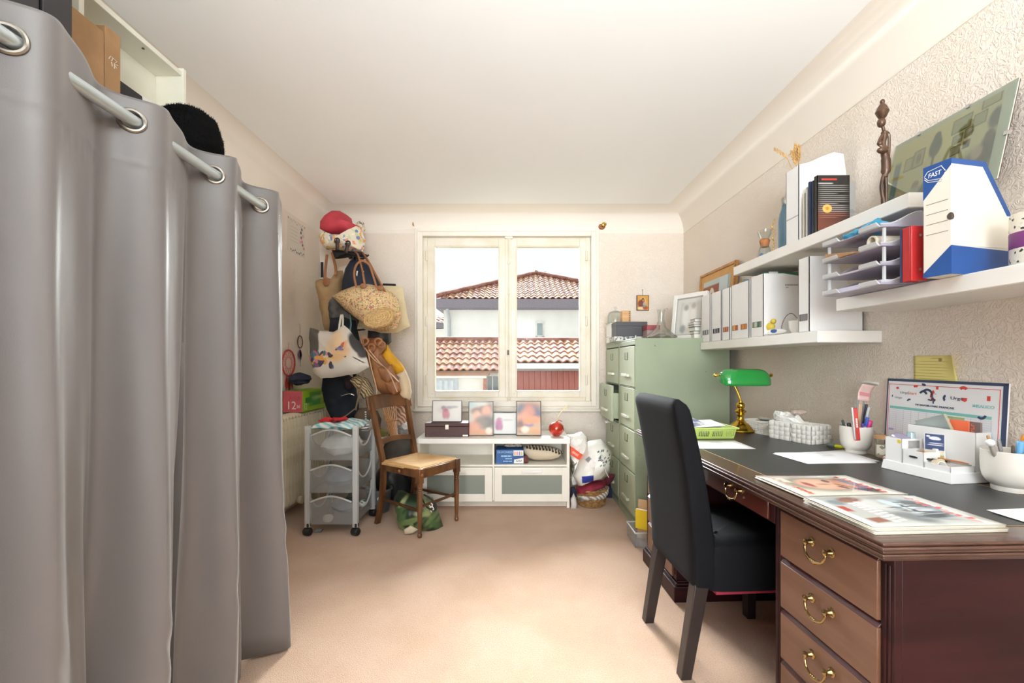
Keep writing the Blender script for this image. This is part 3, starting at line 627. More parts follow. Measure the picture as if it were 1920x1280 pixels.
# ------------------------------------------------------------------ translucent drawer trolley
FROST = see('frosted_plastic', 'fafcfd', .84, .25, dcol='f2f6f9', gloss=.05)
POST = see('milky_plastic', 'f8fafb', .32, .3, dcol='f6f9fb', gloss=.05)
tr = thing('drawer_trolley', 'translucent plastic three-tier trolley on black castors in front of the radiator', 'trolley', (-1.375, 2.965, 0))
W, D = .352, .40
for x in (0, W-.034):
    for y in (0, D-.03):
        B().bx(x, x+.034, y, y+.03, .055, .728).bx(x+.006, x+.028, y-.004, y, .10, .70).build('post', POST, tr, bevel=.006)
for x, y in ((.017, .012), (W-.017, .012), (.017, D-.012), (W-.017, D-.012)):
    b = B().lathe([(.009, -.024), (.022, -.024), (.026, -.018), (.026, .018), (.022, .024), (.009, .024)], 16)
    b.T = Matrix(); c_ = b.build('caster', BLACK, tr, (x, y, .0262), (0, pi/2, radians(-20)))
    B().bx(-.016, .016, -.012, .018, .03, .056).build('fork', BLACK, c_, (0, 0, 0), (0, -pi/2, 0), bevel=.004)
TIERS = [(.50, .70), (.285, .468), (.075, .26)]
for i, (z0, z1) in enumerate(TIERS):
    d = B(); x0, x1, ya, yb = .02, W-.02, .004, D-.01; h = z1-z0
    top = [(x1-.0, z0+h*.78), (x1-.02, z0+h*.80)]+[(x1-.05-(x1-x0-.1)*k/10, z0+h*(.86+.14*sin(pi*k/10))) for k in range(11)]+[(x0+.02, z0+h*.80), (x0, z0+h*.78)]
    d.prism([(x0, z0), (x1, z0)]+top, ya, ya+.004)                                   # front with its arched rim
    d.bx(x0, x1, ya, yb, z0, z0+.004)
    d.bx(x0, x1, yb-.004, yb, z0, z0+h*.8)
    side = [(ya, z0), (yb, z0), (yb, z0+h*.78)]+[(yb-.03-(yb-ya-.09)*k/10, z0+h*(.78-.46*sin(pi*k/10)**.7)) for k in range(11)]+[(ya+.03, z0+h*.9), (ya, z0+h*.9)]
    for x in (x0, x1-.004): d.prism(side, x, x+.004, 'yz')
    dd = d.build('drawer', FROST, tr, ang=25)
    b = B()
    b.tube([(u, ya-.002, v+.002) for u, v in top[1:-1]], .006, 6)
    for x in (x0+.002, x1-.002): b.tube([(x, u, v+.002) for u, v in side[2:-1]], .006, 6)
    b.build('rim', POST, dd)
def bundle(name, label, cat, loc, outline, depth, m, rz=0, plane='xy', group=None, wr=.012, ws=12, seed=0, c=(0, 0, 0)):
    o = B().pillow(outline, depth, plane=plane, wr=wr, ws=ws, seed=seed, c=c).build(name, m, None, loc, (0, 0, rz)); return tag(o, label, cat, group)
WOOL = mat('white_knit', 'ebeae6', .9, var=.12, vs=20)
bundle('white_garment', 'white garments stuffed in the top drawer of the trolley', 'clothes', (-1.20, 3.16, .575), ellipse(0, 0, .135, .17, 16), .125, WOOL, seed=4, wr=.02)
bundle('grey_garment', 'grey cloth lying in the middle drawer of the trolley', 'clothes', (-1.19, 3.16, .348), ellipse(0, 0, .12, .16, 16), .105, mat('blue_grey_cloth', '8894a0', .9, var=.2, vs=12), seed=9, wr=.014)
bundle('dark_garment', 'blue-grey cloth lying at the back of the bottom drawer', 'clothes', (-1.18, 3.22, .125), ellipse(0, 0, .11, .1, 16), .085, mat('slate_cloth', '707c88', .9, var=.2, vs=12), seed=6, wr=.010)
bundle('white_sock', 'small crumpled white cloth at the front of the bottom drawer', 'clothes', (-1.235, 3.01, .105), ellipse(0, 0, .035, .028, 10), .05, mat('off_white_cloth', 'e6ddd0', .9, var=.1), seed=3, wr=.01)
bundle('green_packet', 'green and white packet at the side of the bottom drawer', 'packet', (-1.085, 3.22, .125), ellipse(0, 0, .03, .06, 10), .07, speckle_mat('green_white_pack', 'dfe5de', ['5f9a56', '3f6b45', 'e9efe4'], 40, .6, .6), seed=8, wr=.01)
STR = wave_mat('turquoise_white_check', 'eef0ee', '7cc4cc', 9, 'DIAGONAL', .85, 3, .1)
o = tag(B().pillow([(-.15, -.16), (.02, -.17), (.155, -.16), (.15, .02), (.145, .17), (-.02, .18), (-.14, .16)], .05, plane='xy', wr=.018, ws=11, seed=5).build('folded_towel', STR, None, (-1.20, 3.165, .712)), 'turquoise and white checked cloth heaped on top of the plastic trolley', 'cloth')
bundle('red_ribbon_cloth', 'red bow-tied cloth lying on the turquoise checked cloth', 'cloth', (-1.235, 3.10, .752), [(-.10, -.02), (-.03, .005), (.02, -.03), (.06, .0), (.09, .05), (.03, .05), (-.02, .035), (-.08, .02)], .03, mat('red_cotton', 'c8262e', .8, var=.15), seed=2, wr=.012, ws=20)
bundle('striped_sleeve', 'black and white striped sleeve hanging over the back of the trolley top', 'clothes', (-1.06, 3.27, .685), [(-.03, -.05), (.035, -.05), (.04, .05), (-.03, .06)], .07, wave_mat('black_white_stripe', 'e8e6e2', '2c2a33', 30, 'Y', .85, 1, .1), seed=7, wr=.008)
o = thing('plastic_scrap', 'small clear plastic case on the carpet in front of the trolley', 'plastic case', at(597, 996, 3.05)+Vector((0, 0, .003)), radians(8)); o.location.z = .001
B().bx(-.028, .028, -.03, .03, 0, .006).build('tray', FROST, o, bevel=.002)
B().bx(-.02, .02, -.022, .022, .006, .0075).build('ridge', POST, o)

# ------------------------------------------------------------------ coat stand heaped with bags in the corner
cs = thing('coat_stand', 'black metal coat stand in the corner, hidden under hanging bags', 'coat stand', (-1.33, 3.79, 0))
IRONB = mat('black_tube_metal', '222021', .4, .4)
B().tube([(0, 0, .03), (0, 0, 2.08)], .016, 10).build('pole', IRONB, cs)
for a in range(3):
    c_, s_ = cos(a*2.09+.5), sin(a*2.09+.5); B().tube([(0, 0, .10), (.12*c_, .12*s_, .06), (.24*c_, .24*s_, .012)], .011, 8).build('leg', IRONB, cs)
for z in (2.03, 1.72, 1.42):
    for a in range(4):
        c_, s_ = cos(a*pi/2+.4+z), sin(a*pi/2+.4+z); B().tube([(0, 0, z), (.08*c_, .08*s_, z+.01), (.13*c_, .13*s_, z+.05)], .008, 6).build('hook', IRONB, cs)
def soft(name, label, cat, px, d, depth, m, wr=.014, ws=9, seed=0, part='body', power=.5, parent=None, ctr=None, group=None):
    """stuffed shape at depth d; returns the thing and a function that turns picture points at depth d+dy into its own space"""
    P = [at(x, y, d) for x, y in px]; c = sum(P, Vector())/len(P)
    o = parent or thing(name, label, cat, c, group=group)
    org = o.location
    B().pillow([(p.x-org.x, p.z-org.z) for p in P], depth, wr=wr, ws=ws, seed=seed, power=power, c=(0, d-org.y, 0)).build(part, m, o, ang=60)
    return o, (lambda x, y, dy=0: at(x, y, d+dy)-org)
LEATH = mat('tan_leather', '96673f', .5, var=.2, vs=9, bump=.15, bs=90, col2='7a4c2c')
DKLEA = mat('dark_brown_leather', '3c2a25', .45, var=.2, vs=9)
STRAP = mat('tan_strap_leather', 'a06a45', .5, var=.12)
FLOR = speckle_mat('floral_canvas', 'e3d9c4', ['e0b55a', '7d87b8', 'c9d1a6', 'e59a78', '9aa0b4', 'efe8da'], 42, .8, .42, .05)
o, q = soft('floral_bag', 'cream handbag with coloured flowers and two dark tabs at the top of the heap', 'bag', [(598, 441), (606, 434), (625, 441), (652, 444), (678, 426), (684, 450), (681, 474), (655, 470), (612, 468), (601, 457)], 3.62, .24, FLOR, .012, seed=1)
for cx, cy, ang in ((632, 456, 0), (651, 461, 14)):
    p = q(cx, cy, -.118); B().pillow(ellipse(0, .02, .024, .026, 12), .02).pillow([(-.012, .01), (.012, .01), (.018, -.055), (-.014, -.055)], .016).build('handle_tab', DKLEA, o, p, (0, radians(ang), 0))
    for u in (-.009, .009): B().ell((0, 0, 0), .005, 8, 6).build('rivet', CHROME, o, p+Vector((u+.004, -.016, .022)))
soft('pink_bundle', 'crumpled coral pink cloth stuffed into the floral handbag', 'cloth', [(600, 430), (599, 415), (606, 404), (622, 396), (640, 396), (653, 405), (660, 419), (676, 420), (673, 434), (664, 441), (652, 441), (625, 438), (610, 434)], 3.66, .22, mat('coral_pink_cloth', 'c6414f', .75, var=.1, vs=7), .03, 7, seed=3)
soft('leopard_scarf', 'small pale patterned scarf end behind the pink cloth', 'scarf', [(668, 418), (674, 414), (682, 418), (684, 430), (678, 438), (670, 430)], 3.70, .07, speckle_mat('leopard_cloth', 'd8cdb8', ['6d6258', '8f8578'], 60, .8, .4, .05), .008, seed=5)
soft('black_strap_bag', 'black shoulder bag strap bundle hanging just under the floral handbag', 'bag', [(622, 470), (640, 468), (668, 473), (690, 478), (684, 484), (655, 481), (630, 486)], 3.66, .10, mat('black_nylon', '201f24', .7, var=.2), .012, seed=8)
o, q = soft('beige_tote', 'beige canvas tote bag with tan leather straps nearest the side wall', 'bag', [(592, 527), (610, 521), (628, 522), (627, 511), (642, 516), (641, 545), (643, 560), (634, 585), (629, 607), (622, 620), (609, 619), (603, 590), (597, 556)], 3.66, .16, mat('beige_canvas', 'b0926b', .85, var=.1, vs=9, bump=.2, bs=200), .012, seed=4)
B().tube(spline([q(609, 524, -.085), q(610, 505, -.06), q(613, 478, -.02)]), .011, 8).build('strap', STRAP, o)
B().tube(spline([q(630, 516, -.085), q(629, 500, -.05), q(623, 474, -.0)]), .011, 8).build('strap', STRAP, o)
B().pillow(ellipse(0, 0, .03, .035, 14), .012).build('leather_patch', STRAP, o, q(612, 528, -.082))
soft('beige_pouch', 'small beige pouch hanging behind the beige tote straps', 'bag', [(631, 508), (643, 507), (644, 533), (632, 534)], 3.72, .08, MATS['beige_canvas'], .006, seed=6)
o = thing('framed_print', 'narrow dark print in a white frame hanging on the wall behind the beige tote', 'picture', at(604.5, 506, 4.091))
B().bx(-.021, .021, -.008, .008, -.08, .08).build('frame', WHITE, o, bevel=.002); B().bx(-.013, .013, -.0095, -.007, -.07, .07).build('print', DARK, o)
o, q = soft('navy_backpack', 'navy blue backpack with white buckles behind the straw basket', 'backpack', [(641, 562), (643, 525), (648, 503), (659, 489), (674, 486), (692, 493), (706, 512), (718, 537), (716, 565), (680, 575)], 3.62, .24, mat('navy_nylon', '1c2536', .7, var=.15, vs=8), .012, seed=7)
for x in (670, 681): B().tube([q(x, 508, -.118), q(x-1, 514, -.122), q(x, 519, -.12)], .006, 6).build('buckle', WHITE, o)
B().tube(spline([q(660, 490, 0), q(664, 478, .02), q(672, 487, 0)]), .007, 6).build('grab_handle', DARK, o)
o, q = soft('canvas_tote', 'cream canvas tote bag hanging behind the straw basket', 'bag', [(700, 538), (727, 536), (755, 537), (762, 575), (769, 612), (745, 622), (715, 625), (690, 619), (668, 612), (680, 580)], 3.64, .10, mat('cream_canvas', 'dccca6', .85, var=.06, vs=6, bump=.2, bs=200), .010, seed=2)
B().tube(spline([q(706, 541, -.03), q(695, 500, .03), q(678, 474, .05)]), .006, 6).build('strap', STRAP, o)
B().tube([q(718, 533, .05), q(742, 534, .05)], .009, 8).build('dark_rod', BLACK, o)
# round straw basket
STRAW = speckle_mat('speckled_straw', 'd9bd8c', ['c7a36b', 'b56d62', '7f9a70', 'e5cf9f', '8d6a5a', 'caa36f', 'd9a59a'], 125, .85, .5, .5)
o, q = soft('straw_basket', 'woven straw basket flecked with colours, its round base turned outwards', 'basket', [(622, 556), (640, 545), (664, 535), (690, 532), (712, 537), (735, 548), (747, 560), (751, 590), (745, 612), (730, 621), (706, 622), (690, 613), (669, 598), (645, 578)], 3.46, .26, STRAW, .006, seed=9, power=.6)
COIL = wave_mat('coiled_straw', 'e2c08a', 'b78d58', 26, 'Y', .8, .3, .8, 'RINGS')
b = B(); b.lathe([(.122, .0), (.124, .02), (.116, .03), (.104, .026), (.06, .030), (.02, .034), (0, .035)], 30, (0, 0, 0), 0, 1, .62)
base = b.build('woven_base', mat('pale_straw_base', 'd2ab72', .85, var=.25, vs=60, bump=.3, bs=150), o, q(713, 597, -.125), (radians(76), radians(0), radians(6)))
base.rotation_euler = (radians(78), radians(-17), radians(2))
b = B()
for k in range(1, 6): b.tube([(cos(t)*.02*k, sin(t)*.0125*k, .034-.0012*k) for t in [2*pi*i/26 for i in range(26)]], .0045, 5, closed=True)
b.build('coil', mat('straw_coil', 'dfbd88', .8, var=.2, vs=70), base)
B().tube(spline([q(668, 538, -.10), q(664, 515, -.09), q(668, 497, -.08), q(679, 489, -.07), q(692, 496, -.08), q(699, 515, -.09), q(706, 538, -.10)]), .008, 8).build('handle', STRAP, o)
B().tube(spline([q(684, 534, -.07), q(679, 505, 0), q(671, 478, .1), q(666, 472, .16)]), .008, 8).build('handle', STRAP, o)
B().tube(spline([q(722, 546, -.05), q(705, 515, .03), q(690, 488, .1), q(680, 474, .16)]), .007, 8).build('handle', STRAP, o)
for x, y in ((681, 536), (713, 540)): B().pillow(ellipse(0, 0, .026, .02, 12), .014).build('leather_patch', STRAP, o, q(x, y, -.10))
o, q = soft('black_shoulder_bag', 'black leather shoulder bag showing below the canvas tote', 'bag', [(690, 612), (733, 613), (734, 641), (722, 650), (700, 650), (688, 640)], 3.70, .13, mat('black_leather', '2b2623', .45, var=.15), .008, seed=3)
B().tube([q(692, 618, -.07), q(732, 619, -.07)], .004, 6).build('zip', CHROME, o)
soft('grey_sports_bag', 'dark grey sports bag crumpled behind the straw basket and beige tote', 'bag', [(612, 549), (626, 548), (640, 562), (655, 575), (672, 598), (668, 618), (640, 615), (618, 610), (612, 580)], 3.64, .16, mat('grey_nylon', '605f60', .6, var=.35, vs=12), .02, 10, seed=11)
soft('dark_jacket', 'very dark blue jacket hanging between the white tote and the beige tote', 'jacket', [(618, 595), (645, 590), (668, 602), (676, 640), (660, 650), (640, 632), (616, 640)], 3.60, .12, mat('blue_black_cloth', '23262e', .85, var=.2), .014, seed=12)
# white printed tote
prn = [('e', -.16, .08, .035, .12, 6, .15, '5c5650'), ('b', -.185, .08, .03, .11, 8, .1, '5c5650'),
       ('e', -.01, .05, .05, .11, -25, .6, 'e6cfae'), ('e', .03, -.02, .085, .045, 35, .5, 'e6c193'), ('e', .02, .08, .025, .07, 12, .4, 'efd2ac'), ('e', .06, .045, .05, .018, 55, .5, 'e9b27e')]
rnd = random.Random(11)
for i in range(46):
    prn.append(('e', -.125+rnd.uniform(-.085, .10), -.055+rnd.uniform(-.055, .05), rnd.uniform(.016, .032), rnd.uniform(.009, .016), rnd.uniform(0, 180), .12, rnd.choice(['3f3a4e', '4f6f86', 'c4648a', 'e0a35a', '3c7f86', '8a5f86', 'd98aa0', '4c4256', 'e4b95e'])))
prn += [('e', .04, .035, .026, .010, 30, .15, '4f7f98'), ('e', .055, .055, .02, .009, 60, .15, 'cf5f58'), ('e', .02, .02, .022, .007, 20, .15, '3f3a4e'), ('e', .075, -.035, .008, .005, 30, .2, '6b4a3f'), ('e', .035, .02, .03, .01, -10, .15, '8a7fb0')]
prn += [('e', .155, .06, .045, .10, 32, .2, '3c3a3a'), ('e', .20, -.01, .04, .035, 30, .3, '454343'), ('b', .17, -.06, .045, .004, -28, .3, '3a3838')]
TOTE = print_mat('printed_tote', 'dcd8d0', prn, 'xz', .7)
o, q = soft('printed_tote', 'white tote bag with colourful tropical leaves and a peach bird print', 'bag', [(581, 616), (597, 620), (625, 622), (645, 611), (660, 626), (676, 642), (692, 678), (695, 688), (670, 700), (630, 708), (602, 708), (586, 696), (579, 660)], 3.36, .12, TOTE, .016, 8, seed=6, power=.34)
b = B(); b.tube(spline([q(635, 622, -.03), q(638, 600, .02), q(640, 590, .06)]), .008, 6, flat=.5).tube(spline([q(642, 622, -.02), q(643, 600, .02), q(642, 590, .06)]), .008, 6, flat=.5); b.build('handle', mat('white_webbing', 'e2ddd3', .8), o)
B().tube(spline([q(655, 625, .02), q(658, 608, .05), q(656, 590, .1)]), .006, 6).build('teal_cord', mat('teal_cord', '4f7c80', .8), o)
# tan leather backpack
o, q = soft('tan_backpack', 'tan leather bag with knotted loops and long straps beside the yellow bag', 'bag', [(680, 636), (690, 632), (714, 636), (722, 652), (716, 664), (724, 676), (738, 692), (750, 716), (752, 736), (736, 741), (715, 739), (702, 722), (696, 695), (688, 665)], 3.44, .20, LEATH, .012, seed=5)
B().pillow([(-.06, .06), (.05, .08), (.08, -.02), (.03, -.07), (-.03, -.03)], .05, wr=.004).build('flap', LEATH, o, q(722, 703, -.10))
B().pillow([(-.05, .04), (.06, .05), (.08, -.03), (.02, -.06), (-.03, -.03)], .05, wr=.004).build('pocket', LEATH, o, q(733, 725, -.10))
for x, y, r in ((684, 640, .026), (697, 652, .028), (709, 641, .026), (716, 646, .022)): B().tube([(cos(t)*r, .006*sin(2*t), sin(t)*r) for t in [2*pi*i/18 for i in range(18)]], .0085, 7, closed=True).build('knotted_loop', STRAP, o, q(x, y, -.10), (0, 0, radians(x*31 % 60-30)))
for pts in ([(684, 652), (700, 672), (722, 690), (748, 716)], [(690, 660), (696, 690), (706, 730), (704, 745)], [(692, 656), (712, 680), (730, 700), (745, 735)]):
    B().tube(spline([q(x, y, -.125) for x, y in pts]), .0075, 6, flat=.6).build('strap', mat('pale_tan_strap', 'c79f7f', .5, var=.1), o)
o, q = soft('yellow_bag', 'long bag, mustard yellow above and cream below, hanging by the window', 'bag', [(708, 656), (726, 646), (735, 660), (748, 676), (758, 690), (760, 698), (738, 706), (724, 690)], 3.52, .13, mat('mustard_canvas', 'd9a21c', .75, var=.1, vs=8), .010, seed=2, part='yellow_panel')
soft('', '', '', [(738, 703), (759, 691), (767, 712), (771, 738), (768, 752), (748, 744), (742, 722)], 3.52, .13, mat('oat_canvas', 'd3bfa0', .8, var=.08), .010, seed=3, part='cream_panel', parent=o)
B().lathe([(.012, 0), (.012, .006), (0, .008)], 10).build('snap', MATS['worn_steel'], o, q(747, 708, -.075), (pi/2, 0, 0))
o, q = soft('woven_pouch', 'gold and black woven pouch hanging below the printed tote', 'bag', [(656, 712), (672, 702), (690, 708), (700, 730), (704, 752), (682, 748), (668, 726)], 3.46, .09, wave_mat('gold_black_weave', 'cdb588', '4a3f30', 22, 'DIAGONAL', .7, 6, .5), .008, seed=4)
B().tube(spline([q(682, 698, -.05), q(677, 722, -.055), q(670, 752, -.05), q(667, 768, -.04)]), .010, 6, flat=.5).build('strap', mat('taupe_strap', '8d7663', .6), o)
soft('checked_scarf', 'red and cream checked scarf hanging behind the wooden chair back', 'scarf', [(730, 764), (752, 756), (770, 750), (772, 776), (762, 792), (746, 802), (737, 786)], 3.66, .06, wave_mat('red_cream_check', 'e4d3b6', 'a9604f', 16, 'DIAGONAL', .85, 5, .2), .01, seed=5)
o, q = soft('dark_coat', 'dark navy coat hanging beneath the printed tote', 'coat', [(604, 706), (650, 704), (668, 714), (672, 760), (668, 800), (640, 810), (622, 785), (612, 750)], 3.66, .22, mat('dark_navy_wool', '1d2631', .9, var=.25, vs=9), .03, 8, seed=6)
B().tube(spline([q(640, 742, -.11), q(655, 738, -.11), q(664, 741, -.1)]), .004, 6).build('zip', CHROME, o)
soft('plum_scarf', 'dark plum scarf hanging beside the dark navy coat', 'scarf', [(645, 708), (664, 706), (668, 722), (655, 732), (646, 726)], 3.56, .07, mat('dark_plum', '3a2530', .85, var=.2), .01, seed=7)
o, q = soft('suede_bag', 'brown suede bag standing between trolley and wooden chair', 'bag', [(663, 780), (672, 766), (690, 763), (708, 769), (716, 786), (714, 812), (700, 826), (680, 824), (664, 806)], 3.56, .18, mat('brown_suede', '6f5b4c', .9, var=.15, vs=10), .010, seed=8)
B().tube(spline([q(667, 765, -.06), q(650, 778, -.16), q(638, 784, -.2)]), .007, 6, flat=.5).build('strap', MATS['taupe_strap'], o)
b = B()
for k in range(4): p = q(685.5+.2*k, 772+4.2*k, -.088); b.bx(p.x-.006, p.x+.006, p.y-.004, p.y, p.z-.006, p.z+.004)
b.build('stitch', PAPER, o)
soft('clear_bag', 'crumpled clear and white plastic bag behind the wooden chair', 'bag', [(742, 792), (758, 782), (772, 786), (776, 812), (762, 822), (746, 812)], 3.70, .10, speckle_mat('crumpled_plastic', 'bfbdb8', ['8f8f8d', 'dcdcd9', 'a4a4a0'], 30, .3, .6, .3), .02, 14, seed=9)
soft('taupe_holdall', 'large taupe holdall on the floor behind the wooden chair', 'bag', [(720, 838), (730, 812), (752, 800), (778, 806), (782, 860), (776, 930), (740, 940), (722, 900)], 3.80, .26, mat('taupe_nylon', '5e564e', .8, var=.25, vs=6), .03, 7, seed=10)
soft('olive_cloth', 'folded olive yellow cloth lying on the white paper bag', 'cloth', [(700, 812), (714, 802), (728, 810), (722, 824), (704, 822)], 3.60, .09, mat('olive_cloth', '8d8446', .85, var=.25), .01, seed=11)
soft('white_paper_bag', 'white paper bag leaning out between trolley and wooden chair', 'bag', [(694, 822), (716, 814), (724, 818), (718, 842), (706, 874), (697, 880), (692, 850)], 3.58, .12, mat('pale_paper', 'd3d3cf', .75, var=.08), .012, seed=12)
soft('grey_felt_bag', 'light grey stuffed bag on the floor behind the trolley', 'bag', [(690, 850), (706, 842), (720, 852), (718, 905), (704, 915), (688, 900)], 3.74, .16, mat('light_grey_felt', 'a9a6a0', .85, var=.1), .014, seed=13)
soft('black_sack', 'dark blue-black sack slumped on the floor behind the wooden chair', 'bag', [(694, 900), (712, 874), (742, 862), (768, 878), (776, 925), (756, 936), (716, 938), (698, 928)], 3.66, .24, mat('blue_black_plastic', '1e2428', .4, var=.3, vs=9), .03, 8, seed=14)
bn = thing('grey_bin', 'small dark grey plastic bin on the floor behind the wooden chair leg', 'bin', (-1.03, 3.47, 0))
B().shell([(.0, .0), (.075, .0), (.095, .17), (.101, .175), (.09, .176), (.072, .006), (0, .006)], 24).build('tub', mat('dark_grey_plastic', '55595b', .5, var=.05), bn)
B().shell([(.096, .165), (.103, .168), (.103, .178), (.096, .178), (.096, .165)], 24).build('rim', mat('grey_plastic_rim', '6a6e70', .45), bn)
B().lathe([(.016, 0), (.016, .004)], 12).build('white_sticker', PAPER, bn, (.03, -.0885, .12), (pi/2, 0, 0))

# ------------------------------------------------------------------ wooden chair with rush seat
WOOD = mat('waxed_walnut', '6c4526', .32, var=.25, vs=3, stretch=(6, 6, 1), col2='4e2e17', coat=.3)
WOODD = mat('dark_waxed_walnut', '54331d', .35, var=.2, vs=3, stretch=(6, 6, 1))
ch = thing('wooden_chair', 'antique walnut chair with a fan-slatted back and woven rush seat', 'chair', (-.605, 2.936, 0))
ex = Vector((.203, .314, 0)); ez = Vector((-.316, .221, 0)); lw = ex.length
ch.rotation_euler = (0, 0, math.atan2(ex.y, ex.x))      # local x along the front edge, local y towards the back
W = lw; Dp = .386
def turned(x, y, z0, z1):
    b = B(); L = z1-z0
    pr = [(.011, 0), (.015, .01), (.015, .022), (.011, .03), (.014, .036), (.011, .044), (.013, .06), (.018, .55*L), (.0195, .80*L), (.015, .815*L), (.021, .83*L), (.015, .85*L), (.021, .865*L), (.018, .885*L), (.021, .9*L), (.021, L)]
    return b.lathe(pr, 14, (x, y, z0))
for x in (0, W):
    turned(x, 0, 0, .375).bx(x-.02, x+.02, -.02, .02, .355, .452).build('leg', WOOD, ch, bevel=.003)
tilt = lambda z: Dp+max(0, z-.44)*.22
lean = lambda z: max(0, z-.45)*.03
for sx_ in (0, 1):
    b = B(); pts = []
    for z in (0, .12, .28, .44, .60, .78, .905):
        yb = Dp+(.06*((.30-z)/.30)**1.6 if z < .30 else 0)+max(0, z-.44)*.26
        xx = (.03 if sx_ == 0 else W-.03)+(-1 if sx_ == 0 else 1)*max(0, z-.44)*.03
        pts.append((xx, yb, z))
    pts = spline(pts, 3); k = len(pts)
    for i in range(k-1):
        w = .017; (x0, y0_, z0), (x1_, y1_, z1_) = pts[i], pts[i+1]
        b.hexa([(x0-w, y0_-.015, z0), (x0+w, y0_-.015, z0), (x0+w, y0_+.015, z0), (x0-w, y0_+.015, z0), (x1_-w, y1_-.015, z1_), (x1_+w, y1_-.015, z1_), (x1_+w, y1_+.015, z1_), (x1_-w, y1_+.015, z1_)])
    b.build('rear_leg', WOOD, ch)
yz_ = lambda z: Dp+max(0, z-.44)*.26
# seat rails and rush seat
b = B().hexa([(0, -.012, .385), (W, -.012, .385), (W, .012, .385), (0, .012, .385), (0, -.012, .445), (W, -.012, .445), (W, .012, .445), (0, .012, .445)]); b.build('front_rail', WOOD, ch, bevel=.004)
for x, x2 in ((0, .03), (W, W-.03)): B().hexa([(x-.011, .012, .39), (x+.011, .012, .39), (x2+.011, Dp, .39), (x2-.011, Dp, .39), (x-.011, .012, .442), (x+.011, .012, .442), (x2+.011, Dp, .442), (x2-.011, Dp, .442)]).build('side_rail', WOOD, ch, bevel=.003)
B().bx(.03, W-.03, Dp-.012, Dp+.01, .39, .44).build('back_rail', WOOD, ch)
RUSH = wave_mat('woven_rush', 'd9b078', 'b98a52', 40, 'Y', .75, .6, .6)
RUSH2 = wave_mat('woven_rush_across', 'dcb680', 'bd9058', 40, 'X', .75, .6, .6)
def seatp(x, y): return .452+.008*(1-abs(2*x/W-1))*(1-abs(2*y/Dp-1))
cx_, cy_ = W/2, Dp*.52
cor = [(-.005, -.005), (W+.005, -.005), (W-.02, Dp-.01), (.02, Dp-.01)]
for i in range(4):
    (xa, ya), (xb, yb) = cor[i], cor[(i+1) % 4]; b = B(); n = 14; vs = []; fs = []
    for k in range(n+1):
        t = k/n
        for s in range(11):
            u = s/10; px_, py_ = xa+(xb-xa)*u, ya+(yb-ya)*u; X, Y = px_+(cx_-px_)*t, py_+(cy_-py_)*t
            vs.append((X, Y, .459-.008*t+.0028*abs(sin(pi*k/2))+(-.01 if k == 0 else 0)))
    for k in range(n):
        for s in range(10): a = k*11+s; fs.append((a, a+1, a+12, a+11))
    b.add(vs, fs).build('rush_panel', RUSH if i % 2 == 0 else RUSH2, ch, fix=False)
tb = B().bx(.0, W, .0, Dp-.02, .435, .449); tb.build('seat_underside', RUSH, ch)
for y, x0, x1 in ((.0, .018, W-.018),): B().tube([(x0, y, .20), (x1, y, .20)], .0105, 8).build('stretcher', WOODD, ch)
for x in (0.0, W): B().tube([(x, 0, .175), (x+(.03 if x == 0 else -.03), Dp+.02, .185)], .0105, 8).build('stretcher', WOODD, ch)
# top rail, lower rail and the lyre of thin slats
def curved_rail(z0, z1, th, bow, x0, x1, arch=0, n=12):
    b = B(); vs = []
    for i in range(n+1):
        t = i/n; x = x0+(x1-x0)*t; s = sin(pi*t)
        for (zz, dy) in ((z0+arch*s, -th/2), (z1+arch*.9*s, -th/2), (z1+arch*.9*s, th/2), (z0+arch*s, th/2)): vs.append((x, yz_(zz)+bow*s+dy, zz))
    fs = [(0, 1, 2, 3), (4*n, 4*n+3, 4*n+2, 4*n+1)]+[(i*4+j, i*4+(j+1) % 4, (i+1)*4+(j+1) % 4, (i+1)*4+j) for i in range(n) for j in range(4)]
    return b.add(vs, fs)
curved_rail(.805, .905, .022, .018, -.022, W+.022, .012).build('top_rail', WOOD, ch, bevel=.006)
curved_rail(.555, .595, .018, .014, .03, W-.03, .018).build('lower_rail', WOOD, ch, bevel=.004)
for i in range(7):
    f_ = (i-3)/3; xb, xt = cx_+f_*.034, cx_+f_*.066
    p = [Vector((xb+(xt-xb)*t**1.5, yz_(.60+.215*t)+.016, .60+.215*t)) for t in [k/5 for k in range(6)]]
    B().tube(p, .0052, 6).build('slat', mat('pale_worn_walnut', '9a6a3c', .35, var=.2, vs=4), ch)
B().bx(cx_-.052, cx_+.052, yz_(.715)+.006, yz_(.715)+.026, .708, .722).build('slat_tie', MATS['pale_worn_walnut'], ch, bevel=.004)
for pth in ([(-.004, -.024, .42), (-.004, -.024, .40)],): pass
b = B().ell((0, 0, 0), (.012, .004, .012), 10, 6); b.build('carved_rosette', MATS['pale_worn_walnut'], ch, (.0, -.0215, .412)); 
B().ell((0, 0, 0), (.004, .011, .011), 10, 6).build('carved_rosette', MATS['pale_worn_walnut'], ch, (-.0205, 0.17, .418))
